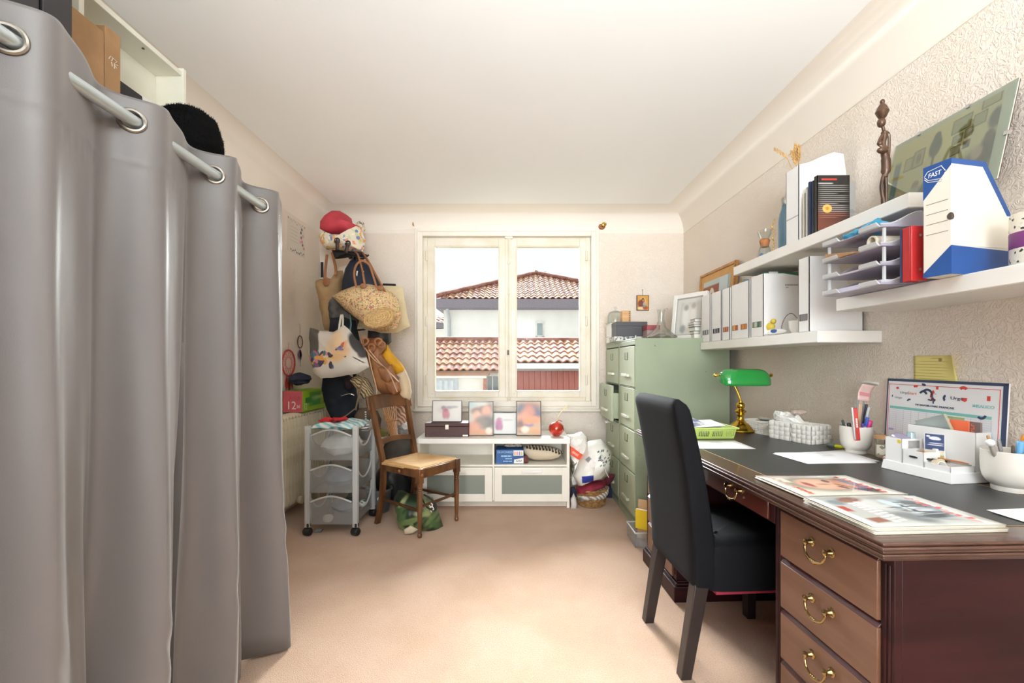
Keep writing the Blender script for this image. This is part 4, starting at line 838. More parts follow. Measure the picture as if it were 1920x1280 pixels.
# green shopping bag
GB = print_mat('green_leaf_bag', '1f2d20', [('e', random.Random(i).uniform(-.17, .17), random.Random(i+50).uniform(-.13, .1), .05+.03*random.Random(i+9).random(), .016, random.Random(i+3).uniform(0, 180), .5, ['5e7042', '7d8a52', '31452b', '44603a', '8f9a6a'][i % 5]) for i in range(26)], 'xz', .35)
o, q = soft('shopping_bag', 'dark green leaf-print shopping bag slumped on the carpet under the wooden chair', 'bag', [(738, 932), (748, 918), (764, 926), (790, 924), (812, 936), (826, 962), (831, 985), (822, 996), (795, 997), (765, 997), (748, 990), (742, 965)], 3.14, .24, GB, .02, 8, seed=3)
B().tube(spline([q(790, 930, -.11), q(800, 950, -.13), q(815, 956, -.12), q(817, 945, -.10), q(806, 934, -.08), q(795, 927, -.06)]), .006, 7, flat=.6).build('handle', mat('black_webbing', '18181a', .7), o)
b = B(); b.tube(spline([q(804, 945, -.125), q(806, 942, -.127), q(811, 946, -.125), q(808, 950, -.127), q(804, 946, -.127)]), .0032, 5).tube(spline([q(806, 951, -.127), q(811, 950, -.127), q(813, 955, -.125), q(808, 956, -.127), q(809, 960, -.127)]), .0032, 5)
b.build('white_emblem', wt, o)
soft('crumpled_paper', 'torn piece of pale paper lying against the green shopping bag', 'paper', [(757, 992), (770, 984), (784, 992), (775, 999), (758, 1001)], 2.985, .03, mat('buff_paper', 'cfc0a4', .8, var=.15), .006, seed=4)

# ------------------------------------------------------------------ white low bench under the window
BW = mat('off_white_laminate', 'efebe0', .4, var=.02)
tv = thing('low_cabinet', 'white low cabinet with open shelves and two frosted-glass drawers under the window', 'cabinet', (-.752, 3.54, 0))
W, D, H = 1.207, .41, .547
B().bx(-.004, W+.004, -.006, D, .507, H).build('top', mat('white_laminate_top', 'f4f3ef', .3, var=.02), tv, bevel=.003)
for x in (0, W-.022): B().bx(x, x+.022, 0, D, 0, .507).build('side_panel', BW, tv, bevel=.002)
B().bx(.598, .612, .002, D, .06, .507).build('divider', BW, tv, bevel=.001)
B().bx(.022, W-.022, D-.01, D-.004, .06, .507).build('back_panel', BW, tv)
B().bx(.022, W-.022, .005, D-.01, .325, .34).build('shelf', BW, tv)
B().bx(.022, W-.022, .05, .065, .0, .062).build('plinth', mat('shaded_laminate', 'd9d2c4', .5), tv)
B().bx(.022, W-.022, .03, D, .05, .062).build('bottom_panel', BW, tv)
FG = see('frosted_drawer_glass', 'b4bdb6', .12, .2, dcol='a6afa5', gloss=.06)
for x0, x1 in ((.024, .596), (.614, W-.004)):
    z0, z1 = .055, .322; gx0, gx1, gz0, gz1 = x0+.058, x1-.058, .113, .262
    b = B().bx(x0, gx0, -.018, 0, z0, z1).bx(gx1, x1, -.018, 0, z0, z1).bx(gx0, gx1, -.018, 0, z0, gz0).bx(gx0, gx1, -.018, 0, gz1, z1)
    d = b.build('drawer', BW, tv, bevel=.0015)
    B().bx(gx0, gx1, -.009, -.005, gz0, gz1).build('glass_panel', FG, d)
    B().bx(gx0, gx1, .02, .3, gz0-.04, gz0+.03).build('drawer_box', BW, d)
    xc = (x0+x1)/2
    B().bx(xc-.08, xc+.08, -.034, -.018, .283, .307).build('handle', WHITE, d, bevel=.003)
bundle('drawer_cloth', 'blue-grey cloth showing dimly behind the frosted glass drawer', 'cloth', (.14, 3.68, .215), ellipse(0, 0, .17, .09, 14), .13, mat('blue_grey_drawer_cloth', '6e8d96', .9, var=.3, vs=7), seed=4, wr=.01)
tz = H+.0005
cb = thing('wooden_case', 'dark brown wooden case with a pale clasp on the white low cabinet', 'case', (-.703, 3.615, tz))
CASE = mat('dark_plum_brown_wood', '4e3432', .6, var=.12, vs=5, stretch=(1, 6, 6))
B().bx(0, .352, 0, .17, 0, .083).build('case_body', CASE, cb, bevel=.003)
B().bx(0, .352, 0, .17, .085, .113).build('lid', CASE, cb, bevel=.003)
B().bx(.165, .192, -.005, 0, .062, .10).bx(.172, .185, -.008, -.004, .068, .08).build('clasp', mat('pale_nickel', 'd8d3c6', .35, .7), cb, bevel=.001)
B().bx(.305, .348, -.0012, 0, .006, .018).build('white_label', PAPER, cb)
def pframe(name, label, px0, px1, py0, py1, d, m, fm, z, tilt=6, bw=.006, group=None):
    w = (px1-px0)*d/F; h = (py1-py0)*d/F/cos(radians(tilt)); o = thing(name, label, 'picture frame', (xat((px0+px1)/2, d), d, z+.001), rot=(radians(-tilt), 0, 0), group=group)
    b = B(); ring4(b, -w/2, w/2, 0, h, bw, -.006, .012); b.build('frame', fm, o, bevel=.0015)
    B().bx(-w/2+bw*.8, w/2-bw*.8, .0, .003, bw*.8, h-bw*.8).build('print', m, o, smooth=False)
    B().bx(-w/2+.004, w/2-.004, .0035, .011, .004, h-.004).build('backing', DARK, o)
    B().bx(-w*.12, w*.12, .012, .0135, .01, h*.6).build('stand_leg', DARK, o, rot=(radians(-8), 0, 0))
    return o
FB = mat('thin_black_frame', '23201f', .4); FGY = mat('grey_black_frame', '5a5752', .4)
def blur(name, base, lst): return print_mat(name, base, [('e', u, v, a, b_, 0, .55, c) for u, v, a, b_, c in lst], 'xz', .35)
m1 = blur('drawing_print', 'd8d6d0', [(-.03, .10, .05, .03, 'c9c3c0'), (-.012, .085, .024, .035, 'b0566a'), (-.02, .055, .018, .03, 'b87a86'), (.005, .055, .018, .03, 'b87a86'), (-.03, .115, .018, .016, '8a8288'), (.02, .118, .03, .012, '9c9ca0'), (.06, .122, .03, .010, 'aaa9a8')])
m2 = blur('family_photo', 'b9b4aa', [(-.04, .06, .05, .06, 'c98f7a'), (-.03, .20, .05, .03, '6b5648'), (-.03, .155, .04, .05, 'd7a890'), (.045, .22, .05, .055, '5d4a42'), (.045, .20, .04, .055, 'd09a80'), (.05, .11, .08, .055, '5a534c'), (.0, .10, .05, .05, '77695c'), (-.06, .06, .06, .05, 'cf8f70'), (.0, .02, .10, .03, 'c48a62'), (.065, .04, .025, .025, 'e3d3bd'), (-.09, .26, .05, .03, 'a8c0c0'), (.0, .265, .06, .02, 'c4c8bf')])
m3 = blur('small_drawing_print', 'd2d4d0', [(-.045, .12, .022, .02, 'a48a98'), (-.05, .09, .03, .04, 'b05a8a'), (-.06, .06, .018, .025, '9c5a80'), (-.035, .06, .018, .025, 'a8668a'), (.02, .12, .05, .008, 'bcbcbc')])
m4 = blur('group_photo', 'b89a7c', [(0, .24, .08, .03, '9c6a5a'), (-.06, .21, .04, .05, '4f5560'), (.06, .18, .05, .06, '55506a'), (0, .19, .05, .05, 'c07a60'), (-.04, .13, .05, .06, 'd08a6a'), (.05, .13, .06, .03, 'd88a5e'), (0, .09, .035, .03, '3a5aa0'), (0, .12, .04, .03, 'e08a50'), (-.07, .08, .03, .05, '6a4a3e'), (0, .055, .09, .02, 'c9986a'), (-.03, .05, .03, .025, 'e6d8c4'), (.05, .03, .05, .02, 'c09060')])
pframe('picture_frame', 'thin grey frame with a small red drawing standing on the dark wooden case', 810, 866, 751, 791, 3.68, m1, FGY, tz+.113)
pframe('picture_frame', 'tall frame with a blurred photo of two faces beside the wooden case', 878, 925, 753, 817, 3.67, m2, FGY, tz)
pframe('picture_frame', 'small frame with a purple drawing standing between two taller photo frames', 923, 970, 776, 817, 3.735, m3, FB, tz)
pframe('picture_frame', 'tall black frame with a blurred orange-brown group photo near the red glass apple', 968, 1015, 751, 816, 3.67, m4, FB, tz)
ob = thing('glass_apple', 'shiny red glass apple with pale straws stuck in its top', 'ornament', (xat(1043, 3.66), 3.66, tz))
B().lathe([(.0, .002), (.02, .0), (.05, .022), (.064, .055), (.058, .088), (.036, .108), (.012, .118), (.006, .114), (0, .112)], 28).build('body', mat('red_mirror_glass', 'd23a26', .1, .55, coat=1, var=.1), ob)
b = B()
for dx, dz, dy in ((.105, .255, 0), (.075, .235, .01), (.088, .25, -.012)): b.tube(spline([(0, 0, .10), (.02, dy*.5, .17), (dx, dy, dz)], 4), .0022, 5)
b.build('straws', mat('pale_straw', 'e6d7a4', .7), ob)
B().tube(spline([(0, 0, .11), (.02, -.01, .13), (.045, -.02, .122)], 4), .003, 5).build('ribbon', MATS['red_wool'], ob)
# carton and shopping bag inside the open compartment
ct = thing('food_carton', 'blue and white carton lettered OUVONRES standing in the open cabinet compartment', 'box', (xat(930, 3.58), 3.575, .3405))
BL = mat('blue_card', '2b5f9a', .5, var=.1, vs=8, col2='1f4f86'); w = 52*3.58/F
B().bx(0, w, 0, .17, 0, .112).build('box_body', BL, ct, bevel=.002)
B().bx(.14, w-.003, -.0008, 0, .064, .106).build('white_panel', PAPER, ct); B().hexa([(.143, -.0009, .004), (w-.002, -.0009, .004), (w-.002, 0, .004), (.143, 0, .004), (.145, -.0009, .034), (w-.002, -.0009, .048), (w-.002, 0, .048), (.145, 0, .034)]).build('white_panel', PAPER, ct)
for k in range(4): B().bx(.145+.018*k, .157+.018*k, -.0014, -.0008, .068, .098).build('picture_spot', mat(('orange_ink', 'pink_ink', 'violet_ink', 'yellow_ink')[k], ('e0b090', 'dba0a8', 'a9a0c8', 'dcc890')[k], .6), ct)
LB = mat('pale_blue_print', 'a9cdea', .6)
lettering('OUVONRES', .122, LB, ct, (.072, -.001, .092), (pi/2, 0, 0), h=.017); b = B()
for x0, x1, z0, h_ in ((.041, .058, .056, .011), (.060, .088, .056, .011), (.092, .118, .056, .011), (.125, .128, .056, .010), (.075, .086, .037, .007), (.089, .104, .037, .007), (.107, .128, .037, .007), (.058, .072, .017, .007), (.075, .099, .017, .007), (.102, .128, .017, .007)): b.bx(x0, x1, -.001, 0, z0, z0+h_)
b.build('small_print', LB, ct)
b = B()
for k in range(4): b.tube([(.160+.012*k, -.0014, .016), (.165+.012*k, -.0014, .03), (.169+.012*k, -.0014, .018)], .0018, 4)
b.build('logo_mark', mat('navy_ink', '2a3560', .6), ct)
bundle('paper_packet', 'grey printed paper packet lying on top of the blue carton', 'packet', (xat(962, 3.66), 3.68, .4625), [(-.07, -.06), (.07, -.06), (.07, .06), (-.07, .06)], .035, speckle_mat('grey_newsprint', 'b3aca2', ['7d766d', 'cfc9bf', '9a938a'], 70, .8, .5, .1), wr=.004, seed=2, c=(0, 0, .012))
LINEN = print_mat('beige_bag_print', 'cdbfa8', [('b', -.13+.026*i, .055-.002*i-.05*max(0, i-7)/6, .009, .015, random.Random(i).uniform(-15, 15), .1, '3d362e') for i in range(12)]+[('b', -.125+.026*i, .060-.002*i-.05*max(0, i-7)/6, .004, .006, 0, .1, 'cdbfa8') for i in range(12)], 'xz', .8)
o, q = soft('beige_shopping_bag', 'stuffed beige bag with black lettering lying in the open compartment', 'bag', [(976, 840), (990, 834), (1020, 835), (1046, 839), (1057, 849), (1050, 856), (1036, 861), (1000, 861), (984, 856)], 3.68, .17, LINEN, .008, 8, seed=4)
bundle('small_pouch', 'small dark red pouch wedged between blue carton and beige bag', 'pouch', (xat(986, 3.60), 3.60, .372), [(-.02, -.03), (.02, -.03), (.02, .03), (-.02, .03)], .06, mat('dark_red_cloth', '6d3a36', .8, var=.3, vs=30), seed=5, wr=.006)

# ------------------------------------------------------------------ wicker basket with laundry and plastic bags
wk = thing('wicker_basket', 'round brown wicker basket on the carpet between white cabinet and filing cabinet', 'basket', (xat(1109, 3.62), 3.62, 0))
WIC = mat('brown_wicker', 'a37c4c', .75, var=.25, vs=40, col2='7d5a32')
b = B(); nr = 11
for r in range(nr):
    z = .01+r*.0115; R = .098+.022*(r/nr)
    b.tube([((R+.0045*(1 if (i+r) % 2 else -1))*cos(2*pi*i/36), (R+.0045*(1 if (i+r) % 2 else -1))*sin(2*pi*i/36), z) for i in range(36)], .0068, 5, closed=True)
b.lathe([(.0, .002), (.098, .002), (.098, .008), (0, .008)], 24)
b.build('woven_wall', WIC, wk)
stk = B().tube([(.098, 0, .004), (.121, 0, .135)], .005, 5).build('stake', WIC, wk)
for i in range(1, 18): share(stk, wk, rot=(0, 0, 2*pi*i/18))
B().tube([(.123*cos(2*pi*i/30), .123*sin(2*pi*i/30), .136+.003*(i % 2)) for i in range(30)], .011, 6, closed=True).build('rim', WIC, wk)
soft('striped_cloth', 'grey and white striped cloth bulging over the basket rim', 'cloth', [(1081, 928), (1095, 920), (1120, 912), (1143, 913), (1142, 920), (1134, 932), (1110, 936), (1084, 938)], 3.60, .20, wave_mat('grey_white_stripes', 'd3cabd', '77706c', 14, 'DIAGONAL', .85, 4, .3), .012, 12, seed=2)
soft('crimson_cloth', 'dark red cloth lying on the striped cloth in the basket', 'cloth', [(1079, 913), (1096, 906), (1118, 901), (1136, 899), (1137, 908), (1116, 917), (1098, 922), (1080, 923)], 3.585, .18, mat('crimson_cloth', '8f1f36', .8, var=.25, vs=10), .014, 12, seed=3)
soft('maroon_scarf', 'maroon cloth corner squeezed behind the plastic bags', 'cloth', [(1122, 893), (1140, 886), (1152, 888), (1148, 900), (1138, 910), (1124, 908)], 3.70, .10, mat('maroon_cloth', '6b2233', .85, var=.2), .012, 12, seed=4)
POLY = mat('white_polythene', 'efeee9', .35, var=.05, vs=10, bump=.9, bs=34)
o, q = soft('plastic_bag', 'tall white plastic bag with a red stripe stuffed behind the cabinet end', 'bag', [(1062, 812), (1075, 808), (1095, 809), (1101, 822), (1104, 850), (1096, 880), (1082, 912), (1072, 911), (1070, 860), (1066, 826)], 3.66, .17, POLY, .034, 15, seed=6, power=.4)
RB = mat('orange_red_print', 'e04f2c', .45, var=.05)
b = B(); P = [q(1069.5, 836, -.088), q(1099, 857, -.088), q(1095, 868, -.088), q(1069.5, 852, -.088)]
b.hexa([P[3], P[2], P[2]+Vector((0, .02, 0)), P[3]+Vector((0, .02, 0)), P[0], P[1], P[1]+Vector((0, .02, 0)), P[0]+Vector((0, .02, 0))]).build('red_stripe', RB, o, bevel=.003)
lettering('IERES', .055, wt, o, q(1078.5, 850.5, -.0905), (pi/2, radians(35), 0), h=.017)
soft('', '', '', [(1070, 860), (1083, 862), (1078, 876), (1073, 890), (1070, 882)], 3.62, .09, speckle_mat('printed_green_grey', '77786a', ['4f5140', '9a9b8c', '6a5a4c', '8d8f78'], 40, .5, .7, .1), .006, seed=5, part='dark_print', parent=o)
POLY2 = print_mat('printed_polythene', 'f0efe9', [('b', .02+random.Random(i).uniform(-.012, .10), .02+random.Random(i+40).uniform(-.03, .085), .009, .004, random.Random(i+7).uniform(20, 70), .3, '3f4a50') for i in range(22)]+[('b', -.06, -.118, .045, .03, 8, .1, '2a3f9a'), ('b', -.055, .035, .02, .012, 45, .3, '8a8f94')], 'xz', .35)
o, q = soft('plastic_bag', 'bulging white plastic bag with dark lettering and a blue patch in the basket', 'bag', [(1100, 828), (1112, 826), (1126, 826), (1138, 834), (1144, 850), (1145, 868), (1138, 888), (1124, 898), (1100, 905), (1080, 910), (1076, 892), (1084, 866), (1096, 846)], 3.56, .24, POLY2, .034, 14, seed=8, power=.4)
B().tube(spline([q(1124, 845, -.12), q(1132, 860, -.13), q(1135, 880, -.12), q(1141, 894, -.10)]), .006, 6, flat=.5).build('tied_handle', POLY, o)
soft('white_pouch', 'small white cloth pouch on the carpet against the cabinet end', 'bag', [(1070, 936), (1076, 924), (1080, 934), (1082, 945), (1080, 953), (1070, 953)], 3.55, .07, mat('white_cotton', 'dedad4', .85, var=.1), .007, seed=3)
soft('navy_bag', 'dark navy bag on the floor behind the basket beside the filing cabinet', 'bag', [(1134, 910), (1146, 905), (1153, 915), (1152, 938), (1140, 944), (1132, 936)], 3.86, .12, MATS['navy_cotton'], .012, seed=9)
soft('navy_cloth', 'dark navy cloth under the tall white plastic bag', 'cloth', [(1070, 912), (1080, 912), (1084, 924), (1078, 934), (1070, 932)], 3.66, .09, MATS['navy_cotton'], .008, seed=10)

# ------------------------------------------------------------------ two green steel filing cabinets
GREEN = mat('sage_green_steel', '98a48b', .42, var=.08, vs=2.5, col2='8f9b83')
nt = GREEN.node_tree; p_ = nt.nodes['Principled BSDF']; src = p_.inputs['Base Color'].links[0].from_socket
tc_ = nod(nt, 'ShaderNodeTexCoord'); vo = nod(nt, 'ShaderNodeTexNoise', i_Scale=17.0, i_Detail=3.0); nt.links.new(tc_.outputs['Object'], vo.inputs['Vector'])
mr_ = nod(nt, 'ShaderNodeMapRange'); mr_.inputs[1].default_value = .73; mr_.inputs[2].default_value = .76; nt.links.new(vo.outputs[0], mr_.inputs[0])
mx_ = nod(nt, 'ShaderNodeMix', data_type='RGBA'); mx_.inputs[7].default_value = lin('6b5a44'); nt.links.new(mr_.outputs[0], mx_.inputs[0]); nt.links.new(src, mx_.inputs[6]); nt.links.new(mx_.outputs[2], p_.inputs['Base Color'])
GREEN2 = mat('pale_green_steel', 'b2bca0', .4, var=.05, vs=3)  # cabinet green again, paler, with the window light put into the colour
PULL = mat('pale_metal_pull', 'dfe0d0', .35, .5)
def cabinet(y0, y1, label, opened=None):
    o = thing('filing_cabinet', label, 'filing cabinet', (.85, y0, 0)); w = y1-y0; D = .65; H = 1.318
    b = B().bx(0, D, 0, .012, .0, H).bx(0, D, w-.012, w, 0, H).bx(D-.012, D, .012, w-.012, 0, H).bx(0, D, .012, w-.012, H-.012, H).bx(0, D, .012, w-.012, .05, .062)
    b.bx(-.0, .014, .012, w-.012, 1.272, H-.012).bx(.0, .014, .012, w-.012, .0, .072)
    for k in range(1, 4): z = .072+.3*k; b.bx(.004, .018, .012, w-.012, z-.006, z+.004)
    b.build('carcass', GREEN, o, bevel=.003)
    for k in range(4):
        z0 = .072+.3*k+.006; z1 = z0+.286; out = .022 if k != opened else .075
        d = B().bx(-.002, .018, .022, w-.022, z0, z1).bx(.018, .55, .03, .034, z0+.02, z1-.06).bx(.018, .55, w-.034, w-.03, z0+.02, z1-.06).bx(.018, .55, .034, w-.034, z0+.02, z0+.024)
        d = d.build('drawer', GREEN2, o, (-.0 if k != opened else -.055, 0, 0), bevel=.003)
        yc = w/2
        b = B(); b.bx(-.022, -.002, yc-.075, yc+.075, z0+.075, z0+.082).bx(-.024, -.019, yc-.075, yc+.075, z0+.068, z0+.088).bx(-.02, 0, yc-.078, yc-.072, z0+.066, z0+.086).bx(-.02, 0, yc+.072, yc+.078, z0+.066, z0+.086)
        b.build('handle', PULL, d, bevel=.002)
        b = B(); 
        for yy in (yc-.033, yc+.028): b.bx(-.006, -.002, yy, yy+.006, z0+.19, z0+.245)
        b.bx(-.005, -.002, yc-.033, yc+.034, z0+.188, z0+.193).build('label_holder', mat('dark_steel', '5f6a58', .4, .5), d)
        B().bx(-.0035, -.002, yc-.027, yc+.028, z0+.193, z0+.243).build('label_card', GREEN2, d)
    return o
cabinet(3.085, 3.558, 'nearer sage green steel filing cabinet, scratched side towards the desk')
fc2 = cabinet(3.562, 4.035, 'farther sage green filing cabinet by the window, one drawer ajar', 2)
o = thing('paper_sheet', 'white paper corner sticking out of the farther filing cabinet drawer', 'paper', (.83, 3.74, .665))
B().add([(.02, -.07, 0), (.02, .07, 0), (-.05, .05, -.012), (-.06, -.05, -.016), (.02, -.07, .0015), (.02, .07, .0015), (-.05, .05, -.0105), (-.06, -.05, -.0145)], [(3, 2, 1, 0), (4, 5, 6, 7), (0, 1, 5, 4), (1, 2, 6, 5), (2, 3, 7, 6), (3, 0, 4, 7)]).build('sheet', PAPER, o)
CT = 1.3185
o = thing('white_box', 'low white box on the farther filing cabinet nearest the window', 'box', (xat(1142, 3.86), 3.78, CT)); B().bx(0, .2, 0, .2, 0, .048).build('box_body', WHITE, o, bevel=.003); B().bx(-.002, .202, -.002, .202, .036, .05).build('lid', WHITE, o, bevel=.002)
pt = thing('patterned_box', 'flat white box with grey dotted pattern under the black box', 'box', (xat(1150, 3.62), 3.575, CT))
B().bx(0, .33, 0, .19, 0, .036).build('box_body', speckle_mat('grey_dotted_card', 'dcdcd6', ['6b6f6c', 'a9ada8', '858a86'], 70, .7, .5, .05), pt, bevel=.002); B().bx(-.002, .332, -.002, .192, .024, .038).build('lid', MATS['grey_dotted_card'], pt, bevel=.002)
bk = thing('black_box', 'dark grey box with faint lettering on the patterned box', 'box', (xat(1154, 3.62), 3.585, CT+.0385))
B().bx(0, .245, 0, .17, 0, .116).build('box_body', mat('charcoal_card', '45454a', .45, var=.05), bk, bevel=.002)
B().bx(-.002, .247, -.002, .172, .084, .118).build('lid', MATS['charcoal_card'], bk, bevel=.002)
B().tube([(.14+.0045*k, -.0024, .068+.003*(k % 2)+.002*(k % 3)) for k in range(13)], .0009, 4).build('faint_script', mat('silver_grey_ink', '8d8d92', .4), bk)
o = thing('white_carton', 'white carton behind the dark grey box towards the window', 'box', (xat(1143, 3.83), 3.785, CT+.051)); B().bx(0, .19, 0, .18, 0, .112).build('box_body', WHITE, o, bevel=.003); B().bx(-.001, .191, -.0015, .1815, .095, .113).build('flap', PAPER, o)
cl = thing('glass_cloche', 'glass cake dome with a knob standing on the white carton', 'cloche', (xat(1154, 3.87), 3.87, CT+.1635))
B().shell([(.085, 0), (.085, .004), (.068, .01), (.066, .07), (.055, .10), (.02, .113), (.018, .111), (.053, .097), (.063, .07), (.065, .012)], 28).build('dome', GLASS, cl)
B().lathe([(.008, .11), (.006, .122), (.013, .132), (.01, .145), (0, .148)], 16).build('knob', GLASS, cl)
B().lathe([(.088, -.0), (.09, .004), (.084, .006), (0, .006)], 28).build('plate', see('pale_glass_plate', 'f7f6ee', .6, .1, dcol='f3f0e2'), cl)
wb = thing('wooden_block', 'small light wooden box with dark notches standing on the black box', 'box', (xat(1166, 3.66), 3.65, CT+.1575))
PINE = mat('light_pine', 'd6a873', .5, var=.15, vs=4, stretch=(1, 1, 8))
B().bx(0, .07, 0, .075, 0, .095).build('box_body', PINE, wb, bevel=.003)
for k in range(6): B().bx(.055, .066, -.001, .0, .008+.0145*k, .016+.0145*k).build('notch', mat('dark_notch', '6b4a30', .6), wb)
rb = thing('red_box', 'small dull red box with a lid between black box and glass decanter', 'box', (xat(1212, 3.46), 3.44, CT)); 
B().bx(0, .10, 0, .12, 0, .08).build('box_body', mat('pinkish_grey_card', 'b59a9a', .6, var=.15, vs=12), rb, bevel=.002); B().bx(-.002, .102, -.002, .122, .08, .118).build('lid', mat('dull_red_card', 'a04a52', .5, var=.1), rb, bevel=.003); B().tube([(.085, .02, .118), (.088, .02, .142)], .002, 5).build('pin', MATS['dark_red_cloth'], rb)
dc = thing('glass_decanter', 'wide-based clear glass wine decanter on the nearer filing cabinet', 'decanter', (xat(1240, 3.26), 3.26, CT))
B().shell([(0, .0), (.09, .0), (.112, .012), (.11, .022), (.07, .05), (.034, .085), (.023, .13), (.022, .17), (.031, .215), (.0285, .216), (.0195, .17), (.0205, .13), (.031, .086), (.066, .052), (.104, .022), (.108, .013), (.09, .004), (0, .004)], 36).build('body', see('decanter_glass', 'fbfcfb', 1, gloss=.07), dc)
B().tube(spline([(.029, 0, .205), (.037, 0, .213), (.043, 0, .222)], 4), [.007]*8+[.003], 6).build('lip', MATS['decanter_glass'], dc)
cd = thing('label_card', 'small white label card standing on the edge of the dotted box', 'card', (xat(1192, 3.3), 3.30, CT)); B().bx(-.003, .003, -.002, .002, 0, .03).bx(-.008, .008, -.012, .012, 0, .003).build('card', PAPER, cd)
wf = thing('photo_frame', 'white wooden frame with a pale photo leaning on the nearer filing cabinet', 'picture frame', (xat(1258.5, 3.44), 3.44, CT+.0005), rot=(radians(-7), 0, radians(-62)))
pw, ph = .30, .345
b = B(); ring4(b, 0, pw, 0, ph, .032, -.012, .012); b.build('frame', WHITE, wf, bevel=.003)
b = B(); ring4(b, .032, pw-.032, .032, ph-.032, .006, -.006, .003); b.build('inner_bead', mat('silver_bead', 'c9c9c4', .3, .6), wf)
B().bx(.036, pw-.036, -.001, .004, .036, ph-.036).build('print', print_mat('pale_wedding_photo', 'd5d4cf', [('b', .15, .17, .08, .11, 0, .1, 'c4c4be'), ('e', .12, .17, .035, .09, 0, .6, 'e9e7e2'), ('e', .12, .24, .02, .022, 0, .6, 'a7a29b'), ('e', .185, .16, .035, .10, 0, .6, 'e4e1da'), ('e', .185, .25, .02, .022, 0, .6, 'b2aca4'), ('e', .10, .08, .025, .03, 0, .5, '9aa0a0'), ('e', .18, .07, .05, .025, 0, .6, 'cfc8ba')], 'xz', .4), wf, smooth=False)
# books and boxes in a low pile between frame and shelf
zz = CT
for k, (hh, c_, c2, lab) in enumerate(((.035, 'c9c3b4', 'f0ede4', 'cream book at the bottom of the pile on the filing cabinet'), (.022, '3f4540', 'e6e2d6', 'dark green-black book second from the bottom of the pile'), (.03, '9fb096', 'f0eee6', 'pale green book in the middle of the pile'), (.018, '4a3f46', 'e9e5dc', 'dark plum book above the pale green book'), (.016, 'd8d2c8', 'f3f0e8', 'thin white book near the top of the pile'), (.024, '3a3344', 'ece6df', 'black-violet book topmost of the pile under the gold frame'))):
    o = thing('book', lab, 'book', (1.30+.004*(k % 3), 3.20+.006*((k*2) % 3), zz), radians(-2+(k*7 % 5)), group='pile of books on the filing cabinet')
    cm = mat('book_cover_'+c_, c_, .5, var=.05); pm = mat('book_pages_'+c2, c2, .8, var=.04)
    B().bx(0, .16, 0, .22, 0, .002).bx(0, .16, 0, .22, hh-.0025, hh-.0005).bx(.157, .16, 0, .22, .0, hh-.0005).build('cover', cm, o); B().bx(.003, .157, .004, .216, .002, hh-.0025).build('pages', pm, o); zz += hh
# gold framed painting leaning on the wall
gf = thing('framed_painting', 'gold-framed painting of an arched doorway leaning on the wall behind the shelf', 'picture', (1.512, 3.07, CT+.0008), rot=(0, radians(3.5), 0))
pl, ph = .585, .535; GOLD = mat('warm_gilt_wood', 'c28b4e', .4, .25, var=.15, vs=10)
b = B(); w = .022; b.bx(-.012, .014, 0, w, 0, ph).bx(-.012, .014, pl-w, pl, 0, ph).bx(-.012, .014, w, pl-w, 0, w).bx(-.012, .014, w, pl-w, ph-w, ph); b.build('frame', GOLD, gf, bevel=.004)
bd = B().bx(-.015, -.010, -.004, .006, 0, .016).build('bead', mat('dark_gilt', '9a6a38', .4, .3), gf, (0, 0, .01))
for k in range(1, 22): share(bd, gf, (0, 0, .01+.024*k))
B().bx(-.004, .004, w, pl-w, w, ph-w).build('mount', mat('ochre_mount', 'd9a765', .7, var=.06), gf)
PM = print_mat('arch_painting', 'c3d0cc', [('b', .40, .30, .16, .12, 0, .05, '9c5a44'), ('b', .16, .36, .08, .10, 0, .1, 'ccd8dc'), ('b', .09, .30, .02, .17, 0, .1, 'a9b6b6'), ('e', .36, .30, .055, .10, 0, .06, 'e9e2d0'), ('e', .36, .28, .035, .085, 0, .06, 'd98a3c'), ('b', .27, .12, .2, .06, 0, .2, '8fa08c')], 'yz', .6)
B().bx(-.006, -.003, .075, pl-.075, .07, ph-.075).build('print', PM, gf, smooth=False)
# small icon on the back wall
ic = thing('icon_picture', 'small gold religious icon with a dark border on a nail beside the window', 'picture', (xat(1204.5, YB), YB-.001, zat(568, YB)))
pw, ph = 23*YB/F, 28.5*YB/F
B().bx(-pw/2, pw/2, -.016, 0, -ph/2, ph/2).build('panel', mat('dark_red_brown_edge', '5a2c22', .5), ic, bevel=.002)
B().bx(-pw/2+.006, pw/2-.006, -.0172, -.016, -ph/2+.006, ph/2-.006).build('print', print_mat('gold_icon', 'd39a3c', [('e', 0, .022, .024, .028, 0, .15, 'e7c77a'), ('e', -.01, -.012, .036, .042, 15, .2, '7d3a2c'), ('e', 0, .026, .014, .02, 0, .2, '5f3026'), ('e', .001, .022, .008, .012, 0, .3, 'b98058'), ('e', .018, -.01, .018, .02, -20, .3, 'b7a48c'), ('e', .022, .006, .010, .011, 0, .3, 'd8b080'), ('e', -.02, -.05, .03, .014, 0, .3, 'e4cf9c'), ('e', .022, -.045, .024, .016, 0, .3, 'a84a30'), ('e', .01, -.03, .014, .01, 0, .3, '7e8a8a')], 'xz', .4), ic, smooth=False)
B().tube([(0, -.004, ph/2), (0, -.004, ph/2+.05)], .0015, 5).lathe([(.004, -.004), (.004, .004)], 8, (0, -.004, ph/2+.05)).build('nail_wire', MATS['worn_steel'], ic)

